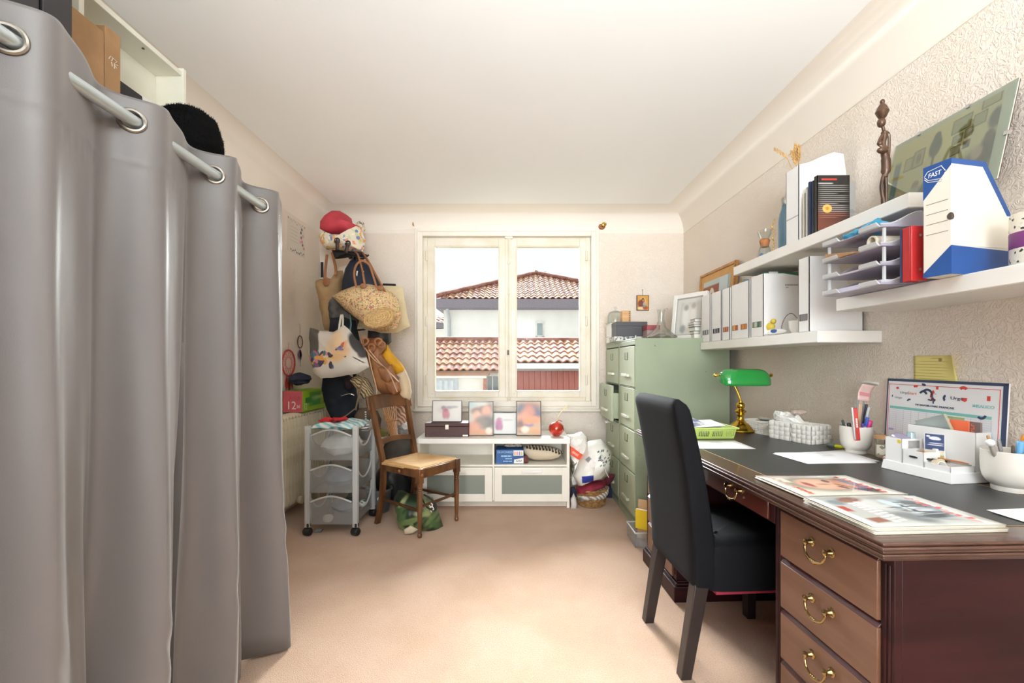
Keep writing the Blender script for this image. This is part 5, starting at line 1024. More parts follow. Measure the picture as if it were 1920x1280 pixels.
# ------------------------------------------------------------------ three white wall shelves
SHELF = mat('white_shelf_foil', 'f3f1ec', .4, var=.015)
SX = XR-.275
def shelf(y0, y1, zb, label):
    o = thing('wall_shelf', label, 'shelf', (SX, y0, zb))
    B().bx(0, XR-SX, 0, y1-y0, 0, .049).build('board', SHELF, o, bevel=.002)
    B().bx(.003, XR-SX-.002, .003, y1-y0-.003, -.0012, .0).build('underside', mat('shelf_underside', 'e9e6df', .5, var=.02), o)
    return zb+.0495
z1s = shelf(1.90, 3.08, 1.236, 'lowest white floating shelf, above the lamp, holding magazine files')
z2s = shelf(.70, 1.79, 1.353, 'white floating shelf nearest the camera, holding letter trays and a blue archive box')
z3s = shelf(1.462, 2.62, 1.656, 'highest white floating shelf, holding books and a tall dark statuette')
FILEW = mat('white_file_card', 'f2f2f2', .5, var=.02); FILEG = mat('file_card_side', 'e2e2e4', .55, var=.02)
def mag_file(y0, w, label, h=.318, wins=(), x0=SX+.022, dep=.24, z=None, group='white magazine files on the lowest shelf', low=None):
    """upright file: spine faces the room (-x)"""
    o = thing('magazine_file', label, 'magazine file', (x0, y0, z if z is not None else z1s), group=group); t = .003; lo = low or h*.42
    b = B().bx(0, t, 0, w, 0, h)
    for y in (0, w-t): b.prism([(0, 0), (dep, 0), (dep, lo), (dep*.45, h), (0, h)], y, y+t, 'xz')
    b.bx(0, dep, 0, w, 0, t).bx(dep-t, dep, 0, w, 0, lo)
    b.build('case', [FILEW], o)
    for (a, c_, cols) in wins:
        wz0, wz1 = .052, .082
        B().bx(-.0014, 0, a, c_, wz0, wz1).build('slot', mat('dark_slot', '55504e', .7), o)
        n = len(cols); s_ = (c_-a-.004)/n
        for i, cc in enumerate(cols): B().bx(-.0024, -.0012, a+.002+i*s_, a+.002+(i+.85)*s_, wz0+.002, wz1-.002).build('spine_stripe', mat('stripe_'+cc, cc, .6, var=.1), o)
    return o
dz = 3.02
def ypx(px, x=SX+.022): return x*F/(px-960)
fl = [(1315, 1331, 'endmost magazine file beside the gold frame, grey papers in its slot', .0, ['8d8f94', 'c9cbd0', '5f6168', 'b9bcc4', '7d6f66']), (1334, 1352, 'second magazine file from the gold frame, black papers in its slot', .0, ['3f4046', '8f9096', '4c4d52', 'b6b7bc', '2f3036']), (1354, 1368, 'third magazine file from the gold frame, red-orange papers in its slot', 0, ['b5563a', 'd9844c', '8f4a38', 'e3a05a', 'c0603a'])]
for a, c_, lab, _, cols in fl:
    yb, ya = ypx(a), ypx(c_); w = yb-ya; mag_file(ya, w-.004, lab, wins=[(w*.16, w*.82, cols)])
ya, yb = ypx(1404), ypx(1371); w = yb-ya; mag_file(ya, w-.004, 'wide white magazine file with two slots of orange papers', wins=[(w*.1, w*.43, ['c98a3c', 'd9702c', 'e0a54a', 'b86a30']), (w*.60, w*.92, ['d9722c', 'b5532a', 'e39a4c', 'f0c070', 'c96a34'])], h=.322)
ya, yb = ypx(1431), ypx(1408); w = yb-ya; o = mag_file(ya, w, 'white magazine file with green-striped slot and a printed side', wins=[(w*.14, w*.86, ['8f928c', '2f6a4a', '4f8a68', 'e3dfd0', 'b9b6a6', '6f8a78'])], h=.33, low=.31)
b = B()
for k in range(9): b.bx(.115+.0078*k, .1205+.0078*k, -.0008, 0, .266, .274)
b.bx(.118, .132, -.0008, 0, .255, .259).build('small_print', mat('pale_grey_ink', 'a8aaae', .6), o)
ya, yb = ypx(1517), ypx(1497); w = yb-ya; o = mag_file(ya, w, 'large white file box standing at the near end of the lowest shelf', wins=[(w*.14, w*.88, ['7f7a78'])], h=.335, low=.10, dep=.24)
for (px, w_, h_, c_, lab) in ((1340, .012, .335, '5b6f80', 'blue-grey magazine sticking up from the far magazine files'), (1385, .02, .352, '7fa3ad', 'pale teal folder sticking up from the wide magazine file'), (1378, .012, .345, 'd9b23c', 'yellow folder sticking up from the wide magazine file'), (1420, .02, .352, '4f8a68', 'green folder sticking out above the printed-side magazine file')):
    y = ypx(px); o = thing('folder', lab, 'folder', (SX+.05, y, z1s+.004), group='folders in the magazine files'); fm = mat('folder_'+c_, c_, .6, var=.05)
    B().bx(0, .19, -w_/4, w_/4, 0, h_-.01).build('cover', fm, o, bevel=.0015); B().bx(.03, .08, -w_/4-.0006, -w_/4, h_-.02, h_-.006).build('tab', PAPER, o)
# cup, toy plane, wire ornament beside the big file
cu_ = thing('white_cup', 'small white cup beside the large white file box on the lowest shelf', 'cup', (1.395, 2.185, z1s))
PORC = mat('white_porcelain', 'f1efea', .2, coat=.5, var=.02)
B().shell([(0, 0), (.022, 0), (.026, .004), (.038, .03), (.041, .066), (.039, .067), (.036, .032), (.02, .008), (0, .007)], 26).build('bowl', PORC, cu_)
B().tube(spline([(0, -.0, .07), (.01, 0, .08), (.024, 0, .078), (.03, 0, .07)], 4), .006, 6).build('spoon_end', PORC, cu_)
ty = thing('toy_plane', 'small white and blue toy aeroplane with a yellow duck on the lowest shelf', 'toy', (1.36, 2.33, z1s), radians(25))
B().tube([(0, -.07, .022), (0, -.05, .022), (0, .0, .024), (0, .05, .026), (0, .08, .03)], [.004, .013, .016, .012, .003], 10).bx(-.06, .06, -.015, .015, .008, .013).build('fuselage', WHITE, ty)
B().ell((0, .02, .05), (.02, .026, .022), 12, 8).ell((0, .0, .078), .014, 10, 8).build('duck', mat('yellow_rubber', 'd9c04a', .5), ty); B().ell((-.013, -.01, .026), (.005, .02, .01), 8, 6).build('blue_mark', mat('blue_enamel', '3f62a0', .4), ty)
wo = thing('wire_ornament', 'thin twig ornament bent over the white cup', 'ornament', (1.42, 2.29, z1s)); B().tube(spline([(0, .05, 0), (-.01, .052, .05), (0, .035, .10), (.01, .0, .115), (.02, -.03, .085), (.02, -.05, .07)], 5), .002, 5).build('stem', mat('grey_twig', '8a7a70', .7), wo)
B().tube([(0, .02, .002), (.0, .08, .002)], .004, 5).build('foot', MATS['grey_twig'], wo)

# ------------------------------------------------------------------ what stands on the two upper shelves
fk = thing('glass_flask', 'small corked glass flask with blue beads at the far end of the highest shelf', 'flask', (1.365, 2.42, z3s))
B().shell([(0, .0), (.036, 0), (.038, .006), (.030, .055), (.022, .072), (.020, .072), (.028, .054), (.035, .008), (0, .005)], 24).shell([(.020, .108), (.034, .135), (.036, .155), (.034, .156), (.031, .135), (.018, .110)], 24).build('body', GLASS, fk)
B().lathe([(.019, .066), (.026, .098), (.026, .102), (.019, .110)], 20).build('cork', mat('cork', 'b8794a', .8, var=.2, vs=50), fk)
rnd = random.Random(2); b = B()
for i in range(16): b.ell((rnd.uniform(-.022, .022), rnd.uniform(-.022, .022), .012+rnd.random()*.022), .007, 8, 6)
tag(b.build('beads', mat('blue_glass_bead', '5f86b8', .2, var=.2, vs=30), fk), kind='stuff')
bt_ = thing('steel_bottle', 'blue-grey metal drinking bottle with a steel cap beside the flask', 'bottle', (1.405, 2.30, z3s))
B().lathe([(.0, 0), (.031, 0), (.033, .006), (.033, .17), (.028, .205), (.019, .235), (.0175, .25), (0, .25)], 28).build('body', mat('blue_grey_enamel', '6f93aa', .35, .15, var=.04), bt_)
B().lathe([(.0185, .25), (.0195, .255), (.0195, .285), (.016, .29), (0, .29)], 24).build('cap', mat('brushed_steel', 'b9bab8', .3, 1), bt_)
tw = thing('gilt_twig', 'thin gilt knotted twig standing between flask and blue bottle', 'ornament', (1.38, 2.365, z3s))
b = B(); pts = [(.006*sin(k*2.1), .006*cos(k*1.7), .02*k) for k in range(11)]; b.tube(spline(pts, 3), .003, 6)
for k in range(1, 10): b.ell((pts[k][0], pts[k][1], pts[k][2]), (.006, .006, .008), 8, 5)
b.build('stem', mat('pale_gilt', 'd6b06a', .45, .3), tw)
B().lathe([(.0, 0), (.014, 0), (.012, .006), (.004, .01)], 12).build('foot', MATS['pale_gilt'], tw)
mf = thing('magazine_file', 'tall curved white magazine file holding wheat stalks on the highest shelf', 'magazine file', (1.315, 2.055, z3s))
t = .003; prof = [(0, 0), (.22, 0), (.22, .30), (.205, .40), (.16, .408), (.10, .385), (.05, .362), (0, .350)]
b = B().bx(0, t, 0, .095, 0, .35)
for y in (0, .095-t): b.prism(prof, y, y+t, 'xz')
b.bx(0, .22, 0, .095, 0, t).bx(.22-t, .22, 0, .095, 0, .3); b.build('case', FILEW, mf)
B().bx(-.0012, 0, .0, .095, .118, .123).build('seam_line', mat('grey_seam', 'bfbfbd', .6), mf)
wh = thing('wheat_stalks', 'dried wheat stalks sticking out of the tall white magazine file', 'dried wheat', (1.34, 2.09, z3s+.005))
WH = mat('dried_wheat', 'c59a5c', .8, var=.2, vs=40)
for k, (dx, dy, h, bend) in enumerate(((0, 0, .385, 0), (.006, .006, .40, .004), (-.004, .006, .38, -.003), (-.006, .008, .41, .035), (.004, -.006, .375, .0))):
    b = B(); top_ = Vector((dx-.9*bend-.003*k, dy+.005*k, h)); b.tube([(dx, dy*.5, 0), (dx, dy, .3), top_], .0016, 5)
    ear = top_-Vector((dx, dy, .3)); ear = (ear.normalized()+Vector((-bend*12, bend*6, -bend*4))).normalized()
    for j in range(9):
        c_ = top_+ear*(.008*j); 
        for s_ in (-1, 1): b.ell(tuple(c_+Vector((.004*s_, .002*s_*(-1)**j, 0))), (.0035, .0035, .007), 6, 5)
    b.build('stalk', WH, wh)
def upright(name, label, cat, x0, x1, y, th, h, cover, pages=None, rz=0, prn=None, tiltx=0, group=None):
    o = thing(name, label, cat, (x0, y, z3s), group=group, rot=(radians(tiltx), 0, radians(rz))); w = x1-x0
    B().bx(0, .002, 0, th, 0, h).bx(0, w, 0, .0015, 0, h).bx(0, w, th-.0015, th, 0, h).build('cover', cover, o)
    if pages: B().bx(.002, w-.003, .0015, th-.0015, .003, h-.003).build('pages', pages, o)
    if prn: B().bx(.002, w-.001, -.0008, 0, .002, h-.002).build('print', prn, o, smooth=False)
    return o
PG = mat('book_paper', 'ece6d8', .8, var=.05)
upright('book', 'cream paperback leaning beside the tall curved magazine file', 'book', 1.315, 1.43, 2.012, .014, .205, mat('cream_cover', 'e6e1d2', .6), PG, 0, None, 0)
upright('book', 'thin pale grey book between the cream and navy books', 'book', 1.31, 1.43, 1.985, .014, .222, mat('pale_grey_cover', 'd9d9d6', .6), PG, -2)
upright('book', 'navy-spined book behind the black paperback', 'book', 1.302, 1.432, 1.958, .012, .235, mat('navy_cover', '2a3350', .5), PG, -2)
upright('book', 'dark blue book squeezed against the black paperback', 'book', 1.305, 1.435, 1.938, .011, .232, mat('dark_blue_cover', '343a4a', .5), PG, -1)
ln = [('b', .05, .222, .032, .004, 0, .1, 'b03a30'), ('b', .035, .205, .03, .0022, 0, .2, 'b9b5b0')]
for k in range(17):
    ww = .056 if k not in (4, 9, 16) else .035
    ln.append(('b', .012+ww*(1 if k < 10 else 1.0)*1.0, .196-.0085*k, ww, .0017, 0, .4, '8b8782' if k < 14 else '8a5a4a'))
ln += [('e', .042, .098, .020, .018, 0, .1, 'd2a95a'), ('e', .042, .098, .008, .007, 0, .3, 'b5853a'), ('e', .03, .0, .08, .05, 0, .9, '6e3a2c'), ('b', .10, .02, .016, .01, 0, .1, 'e6e2da')]
ln = [l for l in ln if l[7] != '6e3a2c']+[]
BB = print_mat('black_back_cover', '24211f', [('e', .02, .0, .10, .085, 0, .8, '6b3a2d')]+ln, 'xz', .4)
upright('book', 'black paperback with a text-filled back cover and gold star facing the room', 'book', 1.298, 1.436, 1.905, .02, .24, mat('black_cover', '1f1c1b', .45), PG, 0, BB)
gl = [('b', .14, .10-.006*k, .018+.004*((k*3) % 4), .0012, 0, .3, '77777a') for k in range(12)]
upright('booklet', 'grey booklet with small print behind the black paperback', 'booklet', 1.31, 1.478, 1.928, .005, .222, mat('grey_card_cover', 'a9a8a4', .6), None, 0, print_mat('grey_back_print', 'aaa9a5', gl, 'xz', .6))
# tall bronze statuette
st = thing('statuette', 'tall slender dark bronze mother-and-child statuette on a wooden base', 'statuette', (1.385, 1.675, z3s))
BRZ = mat('dark_bronze_wood', '3c2a1f', .35, .2, var=.3, vs=14, col2='5d4230')
B().bx(-.05, .05, -.03, .03, 0, .012).build('base', mat('reddish_wood_base', '9a6a4a', .5, var=.15, vs=6), st, bevel=.002)
b = B()
b.tube(spline([(.006, 0, .012), (.003, 0, .05), (-.004, 0, .10), (.004, 0, .145)], 5), [.012]+[.0075]*5+[.006]*10, 8).tube(spline([(.007, 0, .012), (.013, 0, .05), (.013, 0, .10), (.011, 0, .145)], 5), [.012]+[.006]*15, 8)
b.tube(spline([(.008, 0, .135), (.013, 0, .165), (.013, 0, .195), (.008, 0, .225), (.003, 0, .262), (.008, 0, .29), (.005, 0, .31), (.0, 0, .328)], 4), [.010]*3+[.015]*7+[.0125]*5+[.009]*5+[.0105]*4+[.0055]*5, 10)
b.tube(spline([(.004, 0, .304), (.024, .002, .300), (.027, .003, .26), (.024, .002, .215), (.015, 0, .195)], 4), .005, 7).tube(spline([(.004, -.003, .303), (-.010, -.007, .285), (-.022, -.010, .258), (-.010, -.014, .242), (.010, -.012, .24)], 4), .005, 7)
b.ell((-.008, -.010, .232), (.021, .012, .012), 12, 8).ell((-.020, -.012, .257), (.009, .009, .010), 10, 7).ell((-.004, 0, .34), (.014, .014, .018), 14, 10)
b.lathe([(.006, .352), (.013, .360), (.022, .380), (.015, .398), (.006, .412), (.0, .414)], 12, (-.001, 0, 0)).ell((0, 0, .418), (.008, .008, .010), 10, 7).lathe([(.0, .010), (.018, .011), (.013, .024), (.006, .03)], 12, (.007, 0, 0))
b.build('figure', BRZ, st)
# frameless picture leaning on the wall
gp = thing('clip_frame', 'frameless glass picture of a yellow room with people, leaning on the wall behind the statuette', 'picture', (1.468, 1.355, z3s+.001), rot=(0, radians(12.5), 0))
PW, PH = .435, .31
rm = [('b', .22, .28, .24, .10, 0, .3, 'efdf9c'), ('b', .05, .16, .08, .2, 0, .6, 'dcd2a0'), ('b', .22, .02, .24, .04, 0, .4, '566458'), ('e', .10, .07, .05, .06, 0, .5, '46423c'), ('e', .06, .03, .08, .04, 0, .5, '3c4440'),
      ('b', .40, .15, .014, .075, 0, .15, '6f8a8a'), ('b', .352, .20, .017, .026, 0, .08, '5c5438'), ('b', .352, .20, .014, .023, 0, .08, 'c3b67c'), ('b', .31, .205, .023, .034, 0, .08, '5c5438'), ('b', .31, .205, .019, .03, 0, .08, 'bfb27a'), ('e', .31, .205, .01, .02, 0, .3, '8d8662'),
      ('e', .247, .22, .024, .04, 0, .2, '4f5842'), ('e', .247, .255, .014, .02, 0, .2, '4f5842'), ('b', .247, .16, .005, .03, 0, .3, '5a543e'),
      ('b', .16, .255, .033, .026, 0, .08, '5c5438'), ('b', .16, .255, .029, .022, 0, .08, 'aca87a'), ('b', .165, .205, .018, .016, 0, .08, '54503c'), ('b', .165, .205, .015, .013, 0, .08, 'b3ac84'), ('b', .128, .21, .014, .016, 0, .08, '54503c'), ('b', .128, .21, .011, .013, 0, .08, 'a9a47e'), ('b', .165, .165, .018, .016, 0, .08, '54503c'), ('b', .165, .165, .015, .013, 0, .08, 'b3ac84'), ('b', .128, .17, .012, .014, 0, .08, '54503c'), ('b', .098, .24, .022, .022, 0, .08, '5c5438'), ('b', .098, .24, .018, .018, 0, .08, 'a7a276'), ('b', .07, .285, .03, .018, 0, .08, '5c5438'), ('b', .07, .285, .026, .014, 0, .08, 'b9ae7a'),
      ('e', .045, .215, .022, .035, 0, .3, '3f443a'), ('e', .05, .12, .03, .055, 0, .3, '33352f'), ('e', .055, .165, .014, .018, 0, .3, '5a4a3a'), ('e', .085, .12, .018, .022, 0, .3, 'b9a48c'), ('e', .30, .095, .016, .022, 0, .3, 'a58062'), ('e', .30, .06, .045, .03, 0, .4, 'b8b7a6'), ('e', .25, .07, .03, .03, 0, .4, '4e5a50'), ('e', .20, .05, .05, .025, 0, .4, '8a917f'), ('e', .36, .04, .05, .03, 0, .5, '52605a'), ('e', .08, .06, .03, .02, 0, .4, '7d3a34')]
B().bx(-.001, .002, .0, PW, 0, PH).build('mount', mat('pale_green_mount', 'd5dccb', .5, var=.02), gp)
B().bx(-.0016, -.001, .035, PW-.004, .0, PH-.012).build('print', print_mat('yellow_room_photo', 'e0d59e', rm, 'yz', .4), gp, smooth=False)
B().bx(-.004, -.0022, -.001, PW+.001, -.0, PH+.001).build('pane', see('picture_glass', 'f4f8f4', 1, .03, gloss=.05), gp, smooth=False)
B().bx(.002, .005, 0, PW, 0, PH).build('backing', mat('brown_hardboard', '5a4636', .8), gp)
for y, z in ((.0, .14), (.15, PH), (.33, PH), (PW, .16)): B().bx(-.006, .006, y-.006, y+.006, z-.006, z+.006).build('clip', CHROME, gp)
# letter trays
LAV = see('smoky_tray_plastic', 'efecf4', .38, .22, dcol='dbd6e4', gloss=.06)
LT0, LT1 = 1.458, 1.722
for k in range(4):
    o = thing('letter_tray', ['bottom letter tray of the smoky plastic stack beside the red binder', 'second letter tray from the bottom of the smoky plastic stack', 'third letter tray from the bottom, holding a flat brown carton', 'topmost letter tray of the smoky plastic stack, blue plastic inside'][k], 'letter tray', (1.2, LT0, z2s+.0625*k), group='stack of smoky letter trays')
    L = LT1-LT0; Dp = .325; b = B().bx(0, Dp, 0, L, 0, .0025)
    pr = [(0, 0), (Dp, 0), (Dp, .052)]+[(.135-.115*i/12, .012+.04*(.5+.5*cos(pi*i/12))) for i in range(13)]+[(.0, .012)]
    for y in (0, L-.003): b.prism(pr, y, y+.003, 'xz')
    b.bx(Dp-.003, Dp, 0, L, 0, .05); b.build('tray_body', LAV, o, ang=30)
    b = B()
    for y in (0, L-.003): b.tube([(u, y+.0015, v) for u, v in pr[3:]], .0028, 5)
    b.build('rim', POST, o)
    for y0, y1 in ((0, .085), (L-.085, L)): b = B().hexa([(-.008, y0, .003), (.004, y0, .0), (.004, y1, 0), (-.008, y1, .003), (-.012, y0+.006, .017), (-.009, y0+.006, .018), (-.009, y1-.006, .018), (-.012, y1-.006, .017)]); b.build('front_lip', POST, o, bevel=.002)
    b = B()
    if k < 3:
        for y in (.004, L-.02): b.bx(Dp-.03, Dp-.004, y, y+.016, .045, .0623)
        for y in (.003, L-.009): b.bx(.012, .02, y, y+.006, .011, .0623)
        b.build('stacking_foot', POST, o)
o = thing('paper_sheaf', 'lavender sheaf of papers lying in the bottom letter tray', 'papers', (1.215, LT0+.012, z2s+.003)); B().bx(0, .29, 0, .21, 0, .014).bx(.004, .286, .006, .22, .014, .018).build('sheets', mat('lavender_paper', 'd5cfe2', .8, var=.06), o)
o = thing('paper_sheaf', 'pinkish sheaf of papers lying in the second letter tray', 'papers', (1.21, LT0+.016, z2s+.0655)); B().bx(0, .29, 0, .21, 0, .006).bx(.01, .28, .0, .20, .006, .009).build('sheets', mat('pinkish_paper', 'e0cfd4', .8, var=.06), o)
o = thing('flat_carton', 'flat brown cardboard piece sticking out of the third letter tray', 'carton', (1.192, LT0+.10, z2s+.125+.0032)); B().hexa([(0, 0, 0), (.2, .02, 0), (.2, .14, 0), (0, .15, 0), (0, 0, .004), (.2, .02, .03), (.2, .14, .036), (0, .15, .03)]).build('box_body', KRAFT, o, bevel=.0015)
b = B()
CYAN = mat('cyan_plastic', '3aa6cf', .3, var=.15, vs=20, bump=.2, bs=60)
o = tag(B().pillow([(-.025, -.12), (.015, -.11), (.03, 0), (.02, .10), (-.012, .08), (-.03, -.02)], .035, plane='xy', wr=.014, ws=26, seed=4).build('cyan_bag', CYAN, None, (1.25, LT0+.14, z2s+.1875+.022)), 'crumpled bright blue plastic bag lying in the topmost letter tray', 'bag')
o = thing('paper_roll', 'rolled pale paper lying in the third letter tray', 'roll', (1.21, LT0+.05, z2s+.125+.0265), rot=(0, pi/2, 0)); B().shell([(.016, 0), (.021, 0), (.021, .16), (.016, .16), (.016, 0)], 20).build('roll', mat('buff_roll', 'ded3c0', .7), o)
# red binder and archive box
o = thing('red_binder', 'glossy red ring binder with two rivets upright beside the blue and white box', 'binder', (1.235, 1.385, z2s))
RB2 = mat('glossy_red_vinyl', 'b02a2c', .25, var=.05)
B().bx(0, .05, 0, .006, 0, .17).bx(.0, .004, .006, .034, 0, .17).bx(.0, .05, .03, .034, 0, .17).build('cover', RB2, o, bevel=.002); B().bx(-.003, .05, .0345, .038, 0, .165).build('blue_sheet', MATS['navy_cover'], o)
for z in (.035, .14): B().lathe([(.0, -.003), (.0042, -.002), (.0042, 0)], 10).build('rivet', CHROME, o, (.026, 0, z), (-pi/2, 0, 0))
ab = thing('archive_box', 'white cardboard archive box with blue corners lettered FAST', 'box', (1.252, 1.277, z2s), radians(12))
CARD = mat('white_archive_card', 'e3ddd0', .6, var=.03); BLU = mat('archive_blue_print', '1f4a8a', .5, var=.08, vs=10)
pr = [(0, 0), (.225, 0), (.225, .185), (.128, .33), (0, .33)]
bx_ = B().prism(pr, 0, .072, 'xz').build('box_body', CARD, ab, bevel=.0015)
b = B(); e = .0008
def flat_y(b, poly): b.prism(poly, -e, 0.0002, 'xz')
def flat_x(b, poly): b.prism(poly, -e, 0.0002, 'yz')
flat_y(b, [(0, 0), (.225, 0), (.225, .075), (0, .082)]); flat_y(b, [(0, .315), (.118, .315), (.212, .178), (.225, .178), (.225, .186), (.128, .33), (0, .33)])
flat_x(b, [(0, 0), (.072, 0), (.072, .012), (0, .082)]); flat_x(b, [(0, .33), (.072, .33), (.072, .232), (0, .312)])
b.bx(0, .128, 0, .072, .33, .3306); b.build('blue_print', BLU, ab, smooth=False)
b = B()
for z in (.215, .185, .155, .125): b.bx(-.0008, 0, .008, .064, z, z+.0012)
b.build('ruled_line', mat('grey_rule', '6a665f', .6), ab)
B().bx(.0, .225, -.0012, -.0004, .083, .0845).build('white_rule', WHITE, ab)
hc = [(.0105*cos(radians(-90+180*i/12)), .165+.0105*sin(radians(-90+180*i/12))) for i in range(13)]
b = B().prism(hc, -.0009, .0002, 'xz').prism(hc, -.0009, .0002, 'yz'); b.build('finger_hole', mat('hole_brown', '4a4038', .9), ab, smooth=False)
lettering('FAST', .034, wt, ab, (-.0011, .042, .300), (pi/2, 0, -pi/2), h=.013, shear=.15)
b = B()
for off in (0, .006): 
    hx = [(.068, .300-off), (.058, .288-off), (.022, .280-off), (.014, .296-off)]
    b.tube([(-.0012, u, v) for u, v in hx], .0009, 4)
b.tube([(-.0012, u, v) for u, v in [(.068, .302), (.060, .314), (.024, .318), (.014, .300)]], .0009, 4); b.build('logo_outline', wt, ab)
# speckled tin at the frame edge
tn = thing('speckled_tin', 'black-speckled cream tin with a purple lettered band at the near end of the shelf', 'tin', (1.415, 1.20, z2s))
B().lathe([(0, 0), (.056, 0), (.057, .003), (.057, .146), (.054, .15), (0, .15)], 36).build('body', speckle_mat('speckled_tin_paint', 'd8d2c4', ['2e2a2a', 'c9c3b5'], 150, .5, .16, 0), tn)
B().lathe([(.0574, .055), (.0576, .056), (.0576, .097), (.0574, .098)], 36).build('purple_band', mat('purple_band', '6d2d6a', .5), tn)
for s_, z, h_, r0 in (('NON', .086, .014, 250), ('SMYTH', .067, .012, 248)):
    for i, chh in enumerate(s_):
        a = radians(r0+i*(17 if s_ == 'NON' else 13)-25); lettering(chh, .011 if s_ == 'NON' else .009, wt, tn, (.0579*cos(a), .0579*sin(a), z), (pi/2, 0, a+pi/2), h=h_)
a = radians(225); B().bx(-.012, .012, -.0005, .0005, -.004, .004).build('label', mat('red_label', 'b03a48', .5), tn, (.0577*cos(a), .0577*sin(a), .128), (0, 0, a+pi/2))
B().tube([(.059*cos(t), .059*sin(t), .022+.005*sin(3*t)) for t in [pi*1.1+i*pi*.8/20 for i in range(21)]], .0015, 5).build('dark_cord', BLACK, tn)

# ------------------------------------------------------------------ desk
MAH = mat('dark_mahogany', '331416', .42, var=.25, vs=2.2, stretch=(1, 1, 7), col2='260d0f', coat=0, spec=.22)
MAHT = mat('mahogany_top', '50352a', .30, var=.25, vs=2.2, stretch=(7, 1, 7), col2='42281f', coat=.3)
MAHF = mat('mahogany_drawer_front', '765340', .42, var=.10, vs=2.5, stretch=(2, 1, 9), col2='6a4836', coat=.15)  # same wood as the sides, the bright room's reflection mixed into its colour
MAHL = mat('mahogany_lip', '4a2a2c', .18, var=.1, coat=.6)
dk = thing('desk', 'large mahogany pedestal desk with black leather top along the wall', 'desk', (.783, .946, 0), radians(2.25))
DW, DL, DZ = .765, 1.66, .765
b = B()
for z0, z1, o_ in ((.757, .765, .006), (.750, .757, .0), (.742, .750, .004), (.736, .742, .0015), (.728, .736, .008), (.720, .728, .020)): b.bx(o_, DW-o_, o_, DL-o_, z0, z1)
b.build('top', MAHT, dk, bevel=.0025)
LEA = mat('black_leather_inlay', '27282a', .38, var=.08, vs=4, bump=.05, bs=400, spec=.55)
B().bx(.10, DW-.06, .09, DL-.09, .765, .7656).build('leather_inlay', LEA, dk)
b = B(); ring4_ = [(.10, DW-.06, .09, .092), (.10, DW-.06, DL-.092, DL-.09), (.10, .102, .092, DL-.092), (DW-.062, DW-.06, .092, DL-.092)]
for a_ in ring4_: b.bx(*a_, .7652, .7659)
b.build('gilt_line', mat('gilt_line', 'c9a86a', .35, .4), dk)
def bail(parent, y, z, x=0, w=.042):
    p = thing('handle', None, None, (x, y, z)); p.parent = parent
    return p
AB = mat('antique_brass', 'b39b6b', .25, 1, var=.15, vs=20)
def bail_mesh():
    b = B()
    for s_ in (-1, 1):
        T0 = Matrix.Translation((0, s_*.036, 0)) @ Matrix.Rotation(-pi/2, 4, 'Y'); b.T = T0
        b.lathe([(.0125, 0), (.0125, .002), (.008, .004), (.0065, .008), (.005, .014), (.008, .018), (.008, .022), (0, .026)], 14)
    b.T = Matrix()
    pts = spline([(-.018, -.036, -.002), (-.020, -.037, -.014), (-.022, -.028, -.030), (-.024, -.012, -.036), (-.024, 0, -.038), (-.024, .012, -.036), (-.022, .028, -.030), (-.020, .037, -.014), (-.018, .036, -.002)], 4)
    b.tube(pts, [.0032+.0016*exp(-((i-16)/5)**2) for i in range(len(pts))], 8)
    for i in (-1, 0, 1): b.ell((-.024, .006*i, -.0378), (.0055, .0025, .0055), 8, 6)
    return b
proto_h = None
def handle(parent, y, z, x):
    global proto_h
    if proto_h is None: proto_h = bail_mesh().build('handle', AB, parent, (x, y, z)); return proto_h
    return share(proto_h, parent, (x, y, z))
def pedestal(v0, v1):
    p = B().bx(.075, DW-.04, v0, v1, .03, .72).build('pedestal', MAH, dk, bevel=.002)
    B().bx(.04, DW-.03, v0-.02, v1+.02, 0, .075).bx(.052, DW-.035, v0-.012, v1+.012, .075, .088).bx(.062, DW-.038, v0-.005, v1+.005, .088, .097).build('plinth', MAH, p, bevel=.004)
    for v in (v0, v1-.035):
        b = B().bx(.058, .0755, v, v+.035, .097, .72)
        for q in (.008, .018): b.tube([(.058, v+q+.004, .12), (.058, v+q+.004, .70)], .0035, 6)
        b.build('fluted_post', MAH, p, bevel=.002)
    z = .715
    for k in range(4):
        z1 = z-.004; z0 = z-.152; y0_, y1_ = v0+.036, v1-.036
        d = B().bx(.050, .075, y0_, y1_, z0, z1-.012).build('drawer', MAHF, dk, bevel=.002)
        B().hexa([(.050, y0_, z1-.012), (.075, y0_, z1-.012), (.075, y1_, z1-.012), (.050, y1_, z1-.012), (.062, y0_, z1), (.075, y0_, z1), (.075, y1_, z1), (.062, y1_, z1)]).build('drawer_lip', MAHL, d, bevel=.001)
        B().bx(.062, .076, y0_-.003, y1_+.003, z0-.004, z0).build('shadow_bead', MAH, d)
        handle(d, (v0+v1)/2+.0, (z0+z1)/2+.022, .050)
        z -= .154
pedestal(.035, .452); pedestal(1.215, 1.632)
b = B().bx(.055, .075, .452, 1.215, .645, .72); b.build('apron', MAH, dk, bevel=.002)
d = B().bx(.047, .056, .475, 1.192, .652, .712).build('drawer', mat('red_mahogany_front', '55271f', .34, var=.2, vs=2, stretch=(2, 1, 8), coat=.2), dk, bevel=.003)
for v in (.66, 1.05): handle(d, v, .70, .047)
B().bx(.55, .57, .452, 1.215, .10, .72).build('modesty_panel', MAH, dk)
B().bx(.075, .55, .46, 1.21, .70, .72).build('apron_box', MAH, dk)
DT = .7662
R3 = radians(3.2)

